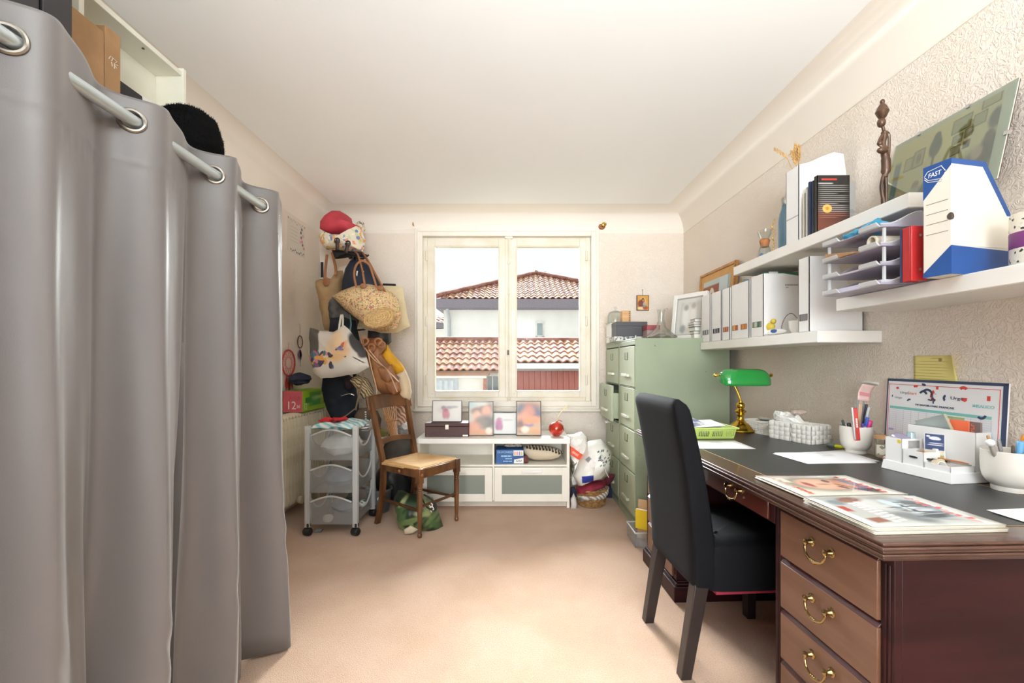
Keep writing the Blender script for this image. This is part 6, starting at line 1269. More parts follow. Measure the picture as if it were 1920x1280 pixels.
# black dining chair pulled up to the desk
oc = thing('upholstered_chair', 'tall-backed black fabric dining chair with dark legs pushed in at the desk', 'chair', (.645, 1.62, 0), radians(4))
BLK = mat('black_stretch_fabric', '0b0b0f', .85, var=.15, vs=4, bump=.12, bs=300, spec=.2)
Wc = .40
def backp(u, v):      # u around the section, v up
    z = .335+(1.015-.335)*v; lean = -.03*v-.072*v*v; th = .105-.035*v
    a = 2*pi*u; ca, sa = cos(a), sin(a); s = lambda q, e: (abs(q)**e)*(1 if q >= 0 else -1)
    e = .28; rx, ry = th/2, Wc/2+.012
    k = 1; zz = z
    if v > .93: t = (v-.93)/.07; k = sqrt(max(0, 1-t*t*.92)); zz = .335+.68*.93+.68*.07*t
    if v < .03: k = .9+.1*(v/.03)
    return (lean+.06+s(ca, e)*rx*k, Wc/2+s(sa, e)*ry*(1-.5*(1-k)*.3), zz+.004*noise.noise(Vector((ca*2, sa*2, v*5))))
b = B().grid(backp, 56, 36, 0, True)
n = 36; ringt = [i*n+n-1 for i in range(56)]; ringb = [i*n for i in range(56)]
b.f.append(tuple(ringt)); b.m.append(0); b.f.append(tuple(reversed(ringb))); b.m.append(0)
b.build('backrest', BLK, oc, ang=70)
def seatq(u, v):
    a = 2*pi*u; ca, sa = cos(a), sin(a); s = lambda q, e: (abs(q)**e)*(1 if q >= 0 else -1); e = .25
    z = [.325, .335, .40, .455, .478, .490, .497, .50][min(7, int(v*7.001))]; k = [1.0, 1.0, 1.0, 1.0, .985, .93, .6, .01][min(7, int(v*7.001))]
    return (.275+s(ca, e)*.225*k, Wc/2+s(sa, e)*(Wc/2+.02)*k, z+.004*noise.noise(Vector((ca*3*k, sa*3*k, 1)))*(1 if v > .5 else 0))
b = B().grid(seatq, 56, 8, 0, True); b.f.append(tuple(i*8 for i in range(55, -1, -1))); b.m.append(0)
b.build('seat', BLK, oc, ang=70)
for k_ in range(2): B().tube(spline([(.10+.03*k_, .05+.03*k_, .49), (.108+.03*k_, .055+.035*k_, .4985), (.125+.035*k_, .07+.03*k_, .497)], 5), [.001]*3+[.004]*5+[.001]*3, 6).build('fold', BLK, oc)
B().bx(.09, .485, -.012, Wc+.012, .312, .326).build('seat_base', mat('crimson_lining', '8a1f34', .8), oc)
LEGM = mat('dark_brown_leg', '2e2523', .4, var=.12, vs=4)
for y in (0, Wc-.046):
    B().hexa([(-.035, y, 0), (.005, y, 0), (.005, y+.042, 0), (-.035, y+.042, 0), (.02, y-.002, .36), (.075, y-.002, .36), (.075, y+.046, .36), (.02, y+.046, .36)]).build('leg', LEGM, oc, bevel=.003)
    B().hexa([(.435, y, 0), (.473, y, 0), (.473, y+.042, 0), (.435, y+.042, 0), (.43, y-.002, .33), (.478, y-.002, .33), (.478, y+.046, .33), (.43, y+.046, .33)]).build('leg', LEGM, oc, bevel=.003)

# yellow folder and plastic box on the floor by the filing cabinet
o = thing('yellow_folder', 'bright yellow folder standing on the plastic crate beside the green cabinet', 'folder', (.79, 2.86, .095), rot=(radians(0), 0, radians(-35))); B().bx(0, .10, -.006, .006, 0, .12).build('cover', mat('bright_yellow_card', 'f0cf1c', .5, var=.03), o, bevel=.001); B().bx(.004, .098, -.003, .003, .004, .124).build('sheets', PAPER, o)
o = thing('plastic_crate', 'grey translucent plastic crate on the floor between desk and filing cabinet', 'crate', (.765, 2.78, 0)); b = B().bx(0, .14, 0, .2, 0, .004)
b.bx(0, .004, 0, .2, 0, .09).bx(.136, .14, 0, .2, 0, .09).bx(0, .14, 0, .004, 0, .09).bx(0, .14, .196, .2, 0, .09); b.build('crate_body', FROST, o); B().tube([(.0, 0, .09), (.14, 0, .09), (.14, .2, .09), (0, .2, .09)], .005, 6, closed=True).build('rim', POST, o)
o = thing('buff_envelope', 'buff envelope wedged behind the yellow folder', 'envelope', (.82, 2.93, .005), rot=(radians(-6), 0, radians(-30))); B().bx(0, .12, -.003, .003, 0, .245).build('envelope_body', mat('buff_envelope', 'd9b48e', .7), o)

# banker's lamp
lp = thing('desk_lamp', 'brass banker lamp with a green glass shade at the far end of the desk', 'lamp', (1.275, 2.50, DT))
B().lathe([(0, 0), (.080, 0), (.082, .006), (.078, .012), (.074, .014), (.060, .026), (.050, .038), (.040, .045), (.030, .050), (.022, .060), (0, .062)], 36).build('base', BRASS, lp)
B().lathe([(.016, .058), (.020, .066), (.016, .074), (.018, .09), (.022, .094), (.018, .10), (.030, .108), (.031, .113), (.020, .12), (.016, .128), (.022, .134), (.024, .145), (.020, .155), (.012, .160), (.010, .17), (0, .172)], 24).build('column', BRASS, lp)
B().tube(spline([(0, 0, .165), (-.004, 0, .185), (-.016, .004, .22), (-.028, .008, .25), (-.032, .010, .27), (-.03, .006, .295)], 5), .006, 10).build('stem', BRASS, lp)
SHD = mat('green_cased_glass', '1f8a3c', .12, var=.06, coat=.8, vs=3)
def shade(u, v):
    x = -.122+.262*u; t = abs(2*u-1); e = 1-t**7*.35; a = radians(-12+165*v); R = .062
    return (x*(1), -.004-R*cos(a)*1.05*e-.01, .275+R*1.25*sin(a)*e-.004)
b = B().grid(shade, 30, 16)
for uu in (0, 1):
    k = len(b.v); pts = [shade(uu, j/15) for j in range(16)]; c_ = (pts[0][0], -.014, .275); b.add([c_]+pts, [(0, j+1, j+2) for j in range(15)])
s = b.build('shade', SHD, lp, ang=60); md = s.modifiers.new('glass', 'SOLIDIFY'); md.thickness = .004
md2 = B().grid(lambda u, v: tuple(Vector(shade(.03+.94*u, .06+.90*v))*1+Vector((0, .003, -.003))), 20, 10); 
md2.build('white_lining', mat('white_cased_lining', 'f2f4ee', .3), s)
for x, sg in ((-.124, -1), (.142, 1)): B().lathe([(.006, 0), (.010, .004), (.006, .010), (.004, .014), (.010, .02), (.008, .028), (0, .034)], 14).build('finial', BRASS, lp, (x, -.012, .312), (0, sg*pi/2, 0))
B().tube([(-.03, .004, .285), (.01, -.008, .305)], .012, 10).build('bulb_socket', BRASS, lp)
b = B(); b.tube([(-.115, -.012, .312), (.135, -.012, .312)], .004, 6); b.build('crossbar', BRASS, lp)

# lime letter basket with papers
GT = mat('lime_plastic', 'b7cc6a', .4, var=.04, coat=.2)
gb = thing('lime_basket', 'lime green plastic letter basket with slotted sides full of papers', 'basket', (.845, 2.235, DT), R3)
wB, lB, hB = .285, .22, .052
b = B().bx(.012, wB-.012, .012, lB-.012, 0, .004)
def slotted(p0, p1, out):
    p0, p1 = Vector(p0), Vector(p1); d_ = p1-p0; n_ = Vector(out)
    def seg(t0, t1, z0, z1):
        q = []
        for z in (z0, z1):
            o1 = n_*(.016*z/hB); o2 = o1+n_*.003
            for (t, oo) in ((t0, o1), (t1, o1), (t1, o2), (t0, o2)): v = p0+d_*t+oo; q.append((v.x, v.y, z))
        b.hexa(q)
    seg(0, 1, 0, .012); seg(0, 1, .040, .052)
    n = max(6, int(d_.length/.0085)); 
    for i in range(n+1):
        t = i/n; wd = .0034/d_.length if (i % 8) else .012/d_.length; seg(max(0, t-wd/2), min(1, t+wd/2), .012, .040)
slotted((.012, .012), (wB-.012, .012), (0, -1)) if False else None
def V3(a): return (a[0], a[1], 0)
for p0, p1, nn in (((.012, .012), (wB-.012, .012), (0, -1)), ((wB-.012, .012), (wB-.012, lB-.012), (1, 0)), ((.012, lB-.012), (wB-.012, lB-.012), (0, 1)), ((.012, .012), (.012, lB-.012), (-1, 0))): slotted(V3(p0), V3(p1), V3(nn))
b.build('basket_body', GT, gb)
B().tube([(-.006, -.006, hB), (wB+.006, -.006, hB), (wB+.006, lB+.006, hB), (-.006, lB+.006, hB)], .005, 6, closed=True).build('rim', GT, gb)
LNS = lambda nm, base, n, w, h, seed: print_mat(nm, base, [('b', random.Random(seed+i).uniform(.2, .6)*w, h*(.12+.76*i/n), random.Random(seed*3+i).uniform(.12, .34)*w, .0016, 0, .3, random.Random(i+seed).choice(['9a9aa0', '7f8088', 'b0b0b6'])) for i in range(n)], 'xy', .7)
PR1 = LNS('printed_sheet', 'f0efee', 12, .21, .29, 3)
for k, (ang, dx, dy, lab) in enumerate(((2, .03, .02, 'white sheet at the bottom of the lime basket'), (-6, .02, .03, 'printed white sheet in the middle of the lime basket'), (9, .04, .015, 'printed sheet second from top in the lime basket'), (-3, .025, .025, 'topmost printed sheet in the lime basket'))):
    o = thing('paper_sheet', lab, 'paper', Matrix.Rotation(R3, 4, 'Z') @ Vector((dx, dy, 0))+Vector((.845, 2.235, DT+.018+.011*k)), rot=(radians(1.5*(k-1)), radians(-1.2*k), R3+radians(ang))); B().bx(0, .21, 0, .17, 0, .0012).build('sheet', PR1 if k else PAPER, o)
o = thing('blue_leaflet', 'navy and white folded leaflet lying on the papers in the lime basket', 'leaflet', (.90, 2.26, DT+.058), rot=(radians(4), radians(-3), radians(30))); B().hexa([(0, 0, 0), (.12, 0, 0), (.12, .08, .0), (0, .08, 0), (0, 0, .001), (.12, 0, .001), (.12, .08, .018), (0, .08, .018)]).build('sheet', mat('navy_white_leaflet', '4a5382', .5, var=.5, vs=16, col2='dfe1ea'), o)
def sheet(label, pts, z, m=PAPER, th=.0008, name='paper_sheet', cat='paper', curl=0):
    c_ = sum((Vector(p) for p in pts), Vector((0, 0)))/4; o = thing(name, label, cat, (c_.x, c_.y, z)); b = B(); P = [Vector(p)-c_ for p in pts]
    def fn(u, v):
        q = P[0].lerp(P[1], u).lerp(P[3].lerp(P[2], u), v); return (q.x, q.y, curl*(u-.5)**2*(1 if u > .5 else .3)+curl*.5*max(0, v-.6)**2)
    bb_ = B().grid(fn, 9, 7); ob_ = bb_.build('sheet', m, o); md = ob_.modifiers.new('thick', 'SOLIDIFY'); md.thickness = th; md.offset = 1; return o
def dsk(px, py, z=DT): d = (EYE-z)*F/(py-679); return ((px-960)*d/F, d)
sheet('printed white sheet lying half under the lime basket', [dsk(1285, 841), dsk(1417, 841.5), dsk(1378, 826), dsk(1270, 826)], DT+.0004, LNS('printed_sheet_b', 'efeeee', 8, .1, .1, 5))
sheet('white printed sheets lying open in the middle of the desk', [dsk(1515, 870), dsk(1650, 866), dsk(1582, 845), dsk(1449, 851)], DT+.001, LNS('printed_sheet_c', 'eeeef2', 9, .1, .2, 8), curl=.01)
sheet('second white sheet lying under the open printed sheets', [dsk(1512, 869), dsk(1645, 868), dsk(1590, 847), dsk(1452, 849)], DT+.0002, PAPER)
sheet('white paper lying at the near end of the desk by the pen cup', [dsk(1990, 1000), dsk(2080, 968), dsk(1990, 950), dsk(1850, 958)], DT+.0006, PAPER, curl=.02)
o = thing('blue_carton', 'small dark blue box behind the lime basket', 'box', (1.175, 2.49, DT), R3); B().bx(-.06, .02, 0, .06, 0, .038).build('box_body', mat('dark_blue_card', '2c5f8f', .5, var=.05), o, bevel=.002); B().bx(-.061, .021, -.001, .061, .03, .039).build('lid', mat('mid_blue_card', '2f6aa0', .5), o)

# white wire basket and two woven white boxes
WRB = mat('white_wire', 'f0eee6', .4, var=.03)
wbk = thing('wire_basket', 'white mesh basket holding receipts beside the woven boxes', 'basket', (1.345, 2.335, DT), radians(17))
b = B(); wx, wy, hz = .15, .17, .066
for (ax, n_, L_) in (('x', 15, wx), ('y', 17, wy)):
    for i in range(n_+1):
        t = i/n_
        for side in (0, 1):
            if ax == 'x': b.tube([(.006+(wx-.012)*t, side*wy+(.006 if side == 0 else -.006), 0), (wx*t, side*wy, hz)], .0013, 4)
            else: b.tube([(side*wx+(.006 if side == 0 else -.006), .006+(wy-.012)*t, 0), (side*wx, wy*t, hz)], .0013, 4)
for j in range(7):
    z = hz*j/6.5; e_ = .006*(1-z/hz); b.tube([(e_, e_, z), (wx-e_, e_, z), (wx-e_, wy-e_, z), (e_, wy-e_, z)], .0013, 4, closed=True)
b.bx(.006, wx-.006, .006, wy-.006, 0, .002); b.build('wire_mesh', WRB, wbk)
B().tube([(0, 0, hz), (wx, 0, hz), (wx, wy, hz), (0, wy, hz)], .003, 6, closed=True).build('rim', WRB, wbk)
for k in range(4):
    o = thing('receipt', ['white receipt strip lying lowest in the mesh basket', 'grey receipt strip in the mesh basket', 'white folded receipt in the mesh basket', 'topmost curled receipt in the mesh basket'][k], 'paper', (1.36+.018*k, 2.38+.02*k, DT+.045+.010*k), rot=(radians(4*k-6), radians(-5+3*k), radians(20+13*k))); B().grid(lambda u, v: (.12*u-.02, .06*v, .012*sin(u*3.2+k)), 9, 3).build('sheet', mat('receipt_grey' if k == 1 else 'receipt_white', 'd8d6d2' if k == 1 else 'efeeea', .7, var=.04), o).modifiers.new('thick', 'SOLIDIFY').thickness = .0006
WOV = mat('white_woven_band', 'f1efe9', .5, var=.05, vs=25)
def woven_box(x, y, rz, lx, ly, h, label):
    o = thing('woven_box', label, 'box', (x, y, DT), rz); 
    B().bx(.004, lx-.004, .004, ly-.004, 0, .004).bx(.003, .006, .003, ly-.003, 0, h-.002).bx(lx-.006, lx-.003, .003, ly-.003, 0, h-.002).bx(.003, lx-.003, .003, .006, 0, h-.002).bx(.003, lx-.003, ly-.006, ly-.003, 0, h-.002).build('liner', WOV, o)
    pr_ = {}
    def band(w_, hh, vert, loc, rz_):
        k_ = (round(w_, 4), round(hh, 4), vert)
        if k_ not in pr_: pr_[k_] = B().grid(lambda u, v: (u*w_, -.0005-.0022*sin(pi*u)-.0016*(sin(pi*v)), v*hh), 5, 5).build('band', WOV, o, loc, (0, 0, rz_), fix=False)
        else: share(pr_[k_], o, loc, (0, 0, rz_))
    rows = 4; ch_ = h/rows
    for (p, rz_, L_) in (((0, 0), 0, lx), ((lx, 0), pi/2, ly), ((lx, ly), pi, lx), ((0, ly), -pi/2, ly)):
        n = max(3, round(L_/.026)); cw = L_/n; c_, s_ = cos(rz_), sin(rz_)
        for i in range(n):
            for r in range(rows):
                out = .0032 if (i+r) % 2 else 0.0
                lx_ = p[0]+c_*cw*i+s_*out; ly_ = p[1]+s_*cw*i-c_*out
                band(cw*.97, ch_*.97, (i+r) % 2, (lx_, ly_, r*ch_), rz_)
    B().tube([(0.002, .002, h), (lx-.002, .002, h), (lx-.002, ly-.002, h), (.002, ly-.002, h)], .003, 6, closed=True).build('rim', WOV, o)
    return o
a21 = radians(19)
woven_box(1.393, 2.086, a21, .125, .095, .084, 'nearer white woven box, empty, beside the yellow highlighter')
woven_box(1.358, 2.188, a21, .125, .115, .086, 'farther white woven box holding crumpled paper, next to the mesh basket')
bundle('tissue_bag', 'crumpled white plastic and paper heaped in the farther woven box', 'plastic bag', (1.40, 2.27, DT+.085), ellipse(0, 0, .055, .07, 16), .085, POLY, rz=a21, wr=.028, ws=26, seed=6)
o = tag(B().pillow([(-.04, -.03), (.04, -.02), (.05, .03), (-.03, .04)], .02, plane='xy', wr=.008, ws=22, seed=3).build('foil_packet', mat('pale_pink_foil', 'dcc6bd', .4, var=.2, vs=30), None, (1.43, 2.24, DT+.135)), 'pale pink packet lying on the crumpled white plastic', 'packet')
def pen(name, label, p0, p1, r, m, tipm=None, capm=None, cat='pen', group=None, tip_r=.4, capfrac=.28):
    p0, p1 = Vector(p0), Vector(p1); d_ = p1-p0; L = d_.length; q = Vector((0, 0, 1)).rotation_difference(d_.normalized())
    o = thing(name, label, cat, p0, group=group); o.rotation_euler = q.to_euler()
    B().lathe([(r*.25, 0), (r*.6, .006), (r, .018), (r, L*(1-capfrac))], 10).build('barrel', m, o)
    B().lathe([(r*1.08, L*(1-capfrac)), (r*1.12, L*(1-capfrac)+.002), (r*1.1, L-.004), (r*.8, L), (0, L)], 10).build('cap', capm or m, o)
    if capm: B().bx(r*1.0, r*1.45, -r*.3, r*.3, L*(1-capfrac)+.004, L-.003).build('clip', capm, o)
    return o
hl = pen('highlighter', 'fluorescent yellow highlighter with a grey cap lying on the desk', (1.475, 1.945, DT+.0085), (1.437, 2.045, DT+.0085), .0075, mat('fluo_yellow', 'e3e81c', .4, var=.02), capm=mat('grey_green_cap', '5d6a66', .5), capfrac=.36)
# pen cup 1
def round_cup(name, label, x, y, R, H):
    o = thing(name, label, 'pot', (x, y, DT))
    B().shell([(0, 0), (R*.66, 0), (R*.67, .008), (R*.66, H*.12), (R*.82, H*.20), (R*.93, H*.32), (R*.985, H*.48), (R, H*.7), (R*1.0, H), (R*.97, H+.002), (R*.94, H), (R*.93, H*.5), (R*.84, H*.3), (R*.55, .016), (0, .010)], 40).build('bowl', mat('white_ceramic', 'e9e5dc', .3, coat=.4, var=.03), o); return o
C1 = (1.462, 1.905); round_cup('pen_pot', 'white ceramic pot full of pens beside the candle jar', *C1, .057, .112)
def inpot(C, a, r0, top, lean, h): 
    a = radians(a); return (C[0]+r0*.4*cos(a), C[1]+r0*.4*sin(a), DT+.014), (C[0]+(r0+lean)*cos(a), C[1]+(r0+lean)*sin(a), DT+h)
o = thing('red_clip_ruler', 'red and white marker clipped outside the rim of the white pen pot', 'marker', (C1[0]-.030, C1[1]-.048, DT+.060), rot=(radians(4), radians(-5), radians(-30)))
B().bx(-.010, .010, -.004, .004, 0, .135).build('barrel', mat('red_plastic', 'c33129', .35, var=.04), o, bevel=.003); B().bx(-.012, -.004, -.008, -.004, .004, .14).build('clip', mat('silver_plastic', 'c6c4c2', .3, .6), o, bevel=.002); b = B()
for k in range(5): b.bx(.000, .006, -.0046, -.004, .055+.008*k, .0605+.008*k)
b.build('white_print', wt, o)
for (a, r0, lean, h, c_, cap, lab, rr) in ((-20, .03, .016, .195, '3a3a40', 'b9bcc0', 'dark pen with a silver cap in the pot by the candle', .0045), (10, .035, .02, .205, '26304a', None, 'slim navy pen in the pot by the candle', .004), (-60, .03, .012, .155, 'd8d6d2', '2f57b8', 'white pen with a blue cap in the pot by the candle', .005), (-90, .03, .008, .13, '5f3a8a', None, 'purple pen in the pot by the candle', .0045), (30, .04, .02, .15, '2e2e32', None, 'short black pen in the pot by the candle', .0045), (150, .04, .006, .135, '3a4a40', None, 'dark green pen leaning on the far rim of the pot', .0045), (200, .04, .006, .128, '33302e', '2a2a2a', 'black marker leaning towards the woven box', .006)):
    p0, p1 = inpot(C1, a, r0, 0, lean, h); pen('pen', lab, p0, p1, rr, mat('pen_'+c_, c_, .35, var=.03), capm=mat('pen_'+cap, cap, .35, var=.03) if cap else None, group='pens in the pot by the candle')
p0, p1 = inpot(C1, -35, .040, 0, .008, .14); pen('eraser_stick', 'magenta plastic stick leaning on the near rim of the pot', p0, p1, .009, mat('magenta_plastic', 'c02a78', .4, var=.03), cat='stick', group='pens in the pot by the candle')
pp = thing('pencil_pack', 'card-topped pack of beige pencils standing in the pot by the candle', 'pencil pack', (C1[0]+.022, C1[1]+.01, DT+.02), rot=(radians(-4), radians(9), radians(8)))
for k in range(6): B().tube([(-.024+.0095*k, 0, 0), (-.024+.0095*k, 0, .20)], .0038, 6).build('pencil', mat('beige_pencil', 'd9b99c', .5, var=.05) if k % 3 else mat('grey_pencil', '8e9396', .4, var=.05), pp)
B().grid(lambda u, v: (-.032+.062*u, -.006-.02*max(0, v-.45)**1.5*2.2, .20+.07*v), 6, 8).build('card_top', mat('pale_pink_card', 'eac9c2', .6, var=.04), pp).modifiers.new('thick', 'SOLIDIFY').thickness = .001
B().bx(-.026, .024, -.0105, -.0085, .222, .236).build('pink_band', mat('pink_band_print', 'd9909c', .6), pp); B().bx(-.032, .03, -.0045, .0045, .185, .205).build('wrapper', see('clear_wrapper', 'ffffff', .75, .1), pp)
# candle jar
cj = thing('candle_jar', 'small glass candle jar with a wooden lid behind the desk organiser', 'candle', (1.485, 1.79, DT))
B().shell([(0, 0), (.028, 0), (.03, .004), (.03, .078), (.0285, .078), (.0285, .006), (0, .005)], 24).build('glass', GLASS, cj); B().lathe([(0, .006), (.0275, .006), (.0275, .055), (0, .055)], 20).build('wax', mat('cream_wax', 'ecdcc0', .6), cj); B().lathe([(0, .079), (.031, .079), (.031, .09), (0, .091)], 24).build('lid', mat('pale_wood_lid', 'c79a68', .5, var=.15), cj)
B().grid(lambda u, v: (.0306*cos(radians(185+100*u)), .0306*sin(radians(185+100*u)), .018+.038*v), 10, 2).build('label', speckle_mat('candle_label', 'efe9da', ['b7a98a', '8d8a78'], 90, .7, .3, 0), cj)
bundle('pink_wrapper', 'small crumpled pink wrapper on the desk beside the candle jar', 'wrapper', (1.438, 1.715, DT+.012), [(-.012, -.012), (.012, -.01), (.014, .012), (-.01, .012)], .03, mat('pink_wrapper', 'dba0a6', .4, var=.3, vs=50), seed=4, wr=.005, ws=40)

# wall calendar board leaning behind the organiser, and the sticky note
cal = thing('planner_board', 'large white year planner with a blue and red border leaning on the wall', 'planner', (1.538, 1.40, DT), rot=(0, radians(3.2), 0))
CW, CHh = .452, .318
NAVYP = mat('navy_print', '33415f', .5, var=.02); REDP = mat('red_print', 'd0453f', .5, var=.02); TEAL = mat('teal_print', '7fc2bb', .5, var=.03)
B().bx(-.002, .003, 0, CW, 0, CHh).build('board', mat('planner_card', 'eceef2', .5, var=.01), cal)
def Y(t): return CW*(1-t)      # t from the far end (0) to the near end (1)
def ypl(b, t0, t1, z0, z1, x=-.0026): b.bx(x, -.002, Y(t1), Y(t0), z0, z1)
b = B(); ypl(b, 0, .012, 0, CHh); ypl(b, .966, 1, 0, CHh); ypl(b, 0, 1, CHh-.010, CHh); b.build('blue_border', NAVYP, cal)
b = B(); ypl(b, .022, .026, 0, CHh-.021); ypl(b, .946, .950, 0, CHh-.021); ypl(b, .022, .95, CHh-.023, CHh-.021); b.build('red_line', REDP, cal)
b = B(); ypl(b, .04, .90, .198, .208); b.build('month_bar', TEAL, cal)
b = B()
for r in range(24): ypl(b, .04, .90, .192-.0075*r, .1926-.0075*r)
for c in range(13): ypl(b, .04+.0716*c, .0415+.0716*c, .0, .196)
b.build('grid_line', mat('lilac_print', 'c2bfd0', .6), cal)
b = B()
for t0, t1, z0, z1 in ((.53, .71, .186, .194), (.60, .72, .10, .108), (.68, .76, .085, .1)): ypl(b, t0, t1, z0, z1, -.0028)
b.build('green_block', mat('olive_print', 'a9bf84', .6), cal)
b = B()
for t0, t1, z0, z1 in ((.04, .09, .11, .118), (.36, .42, .15, .157), (.52, .6, .12, .124), (.05, .12, .06, .07), (.8, .88, .13, .135)): ypl(b, t0, t1, z0, z1, -.0028)
b.build('violet_block', mat('violet_print', 'b9a9cf', .6), cal)
LR = (pi/2, 0, -pi/2)
GREY = mat('grey_print', '8c9099', .6)
def ctext(s, t, z, w, h, m): lettering(s, w, m, cal, (-.0028, Y(t), z), LR, h=h)
ctext('Urgo', .185, .264, .040, .011, GREY); ctext('Start', .258, .264, .038, .011, mat('salmon_print', 'dd8f88', .6)); ctext('Urgo', .125, .243, .032, .010, GREY); ctext('DE SAVOIR-FAIRE FRANÇAIS', .46, .222, .150, .0085, NAVYP)
ctext('Urgo', .645, .258, .045, .014, NAVYP); ctext('HEALICO', .845, .238, .062, .010, TEAL); ctext('2', .925, .085, .014, .02, NAVYP)
def cring(b, t, z, r, a0, a1, w): 
    p = []; n = 10
    for i in range(n+1): a = radians(a0+(a1-a0)*i/n); p.append((Y(t)+(r+w)*cos(a), z+(r+w)*sin(a)))
    for i in range(n, -1, -1): a = radians(a0+(a1-a0)*i/n); p.append((Y(t)+(r-w)*cos(a), z+(r-w)*sin(a)))
    for i in range(n): b.prism([p[i], p[i+1], p[2*n-i], p[2*n+1-i]], -.0029, -.002, 'yz')
b = B(); cring(b, .36, .262, .013, 20, 170, .004); cring(b, .395, .262, .020, 40, 190, .004); cring(b, .355, .292, .009, 60, 160, .004); cring(b, .56, .256, .009, -60, 70, .004); cring(b, .235, .232, .008, 0, 120, .003); cring(b, .83, .212, .013, 190, 320, .004)
b.tube([(-.0028, Y(.41), .246), (-.0028, Y(.435), .243), (-.0028, Y(.45), .252), (-.0028, Y(.47), .244)], .0025, 5).tube([(-.0028, Y(.45), .252), (-.0028, Y(.44), .262), (-.0028, Y(.425), .258)], .002, 5).tube([(-.0028, Y(.45), .25), (-.0028, Y(.455), .232)], .002, 5).lathe([(0, 0), (.0045, 0), (.0045, .001), (0, .001)], 10, (-.0028, Y(.465), .268))
ypl(b, .055, .065, .244, .252); b.build('dark_mark', NAVYP, cal)
b = B(); ypl(b, .47, .49, .285, .296); ypl(b, .862, .885, .258, .274); cring(b, .475, .262, .018, -80, 60, .005); cring(b, .29, .283, .010, 40, 130, .004); cring(b, .69, .283, .014, 40, 140, .005)
b.prism([(Y(.11)-.008, .281), (Y(.11), .287), (Y(.11)+.008, .281), (Y(.11), .276)], -.0029, -.002, 'yz'); b.prism([(Y(.70)-.010, .262), (Y(.70)+.010, .262), (Y(.70)+.008, .252), (Y(.70)-.002, .248), (Y(.70)-.009, .252)], -.0029, -.002, 'yz'); b.build('red_mark', REDP, cal)
b = B(); ypl(b, .765, .775, .236, .240); b.tube([(-.0028, Y(.765), .234), (-.0028, Y(.775), .238), (-.0028, Y(.765), .242)], .0012, 4).tube([(-.0028, Y(.795), .233), (-.0028, Y(.787), .238), (-.0028, Y(.795), .243)], .0012, 4).build('teal_mark', TEAL, cal)
sn = thing('sticky_note', 'pale yellow handwritten sticky note with a curling corner on the wall above the planner', 'note', (XR-.0015, 1.66, 1.125))
def notef(u, v):
    y = .088-.172*u; z = -.05+.10*v; c_ = max(0, u-.72)*max(0, v-.1); return (-.30*c_*1.0*max(0, u-.72)-.001, y, z)
ob_ = B().grid(notef, 16, 10).build('sheet', print_mat('yellow_note_writing', 'e6d98a', [('b', .02+.012*((k*5) % 3)-.01, .028-.011*k, .05+.006*((k*7) % 3), .0011, 1, .5, 'b0a468') for k in range(7)]+[('e', -.02, .034, .007, .006, 0, .4, '8f8a5a'), ('b', -.005, .040, .02, .001, 0, .5, 'a59b66')], 'yz', .75), sn); md = ob_.modifiers.new('thick', 'SOLIDIFY'); md.thickness = .0005
o = thing('wall_switch', 'small white cord clip on the wall beside the pencil pack', 'clip', (XR-.002, 1.955, 1.06)); B().tube([(0, .05, .0), (-.012, 0, .004), (0, -.04, -.002)], .006, 8).build('clip_body', WHITE, o)

# desk organiser
og = thing('desk_organiser', 'white card desk organiser with stepped compartments in front of the planner', 'organiser', (1.384, 1.413, DT), radians(8))
OW = mat('white_organiser_card', 'f0f0ef', .5, var=.015); OG = mat('grey_photo_print', 'a9a9a8', .5, var=.2, vs=30)
ox, oy = .160, .222
B().hexa([(-.005, -.004, 0), (ox, -.004, 0), (ox, oy+.004, 0), (-.005, oy+.004, 0), (0, 0, .032), (ox, 0, .032), (ox, oy, .032), (0, oy, .032)]).build('base_tray', OW, og, bevel=.001)
def obox(x0, x1, y0, y1, z1, name):
    t = .0025; return B().bx(x0, x0+t, y0, y1, .03, z1).bx(x1-t, x1, y0, y1, .03, z1).bx(x0, x1, y0, y0+t, .03, z1).bx(x0, x1, y1-t, y1, .03, z1).build(name, OW, og)
obox(.098, .158, .004, .218, .158, 'rear_compartment'); obox(.004, .09, .158, .218, .115, 'tall_compartment'); obox(.004, .09, .085, .155, .082, 'middle_compartment'); obox(.004, .095, .004, .083, .052, 'low_compartment')
B().lathe([(0, 0), (.0065, 0), (.0065, .0008), (0, .0008)], 14).build('yellow_sticker', mat('yellow_sticker', 'e3c62c', .5), og, (.0036, .167, .105), (0, -pi/2, 0))
B().bx(.03, .075, .1572, .158, .075, .108).build('photo_print', OG, og); lettering('hello', .03, mat('soft_grey_ink', '7a7a7a', .6), og, (.035, .1568, .09), (pi/2, 0, 0)) if False else None
M8 = Matrix.Translation((1.384, 1.413, DT)) @ Matrix.Rotation(radians(8), 4, 'Z')
def og_at(x, y, z): return M8 @ Vector((x, y, z))
def card_in(name, label, cat, p, w, h, th, m, rot, extra=None, mp=None):
    o = thing(name, label, cat, og_at(*p), rot=rot); B().bx(0, th, 0, w, 0, h).build('cover', m, o)
    if mp: B().bx(-.0006, 0, .002, w-.002, .002, h-.002).build('print', mp, o, smooth=False)
    return o
card_in('book', 'grey landscape picture book leaning in the rear compartment of the organiser', 'book', (.112, .075, .135), .105, .078, .010, mat('sage_book_edge', 'b5b49c', .6), (radians(-20), radians(-8), radians(8)), mp=print_mat('misty_landscape', '8f9a98', [('e', .05, .01, .07, .02, 0, .6, '5d6664'), ('e', .07, .055, .05, .02, 0, .7, 'aab4b4'), ('b', .05, .002, .06, .006, 0, .4, '4a4a46')], 'yz', .5))
card_in('notebook', 'orange notebook standing in the rear compartment of the organiser', 'notebook', (.125, .045, .10), .055, .09, .006, mat('bright_orange_card', 'ee7650', .5, var=.02), (0, 0, radians(8)))
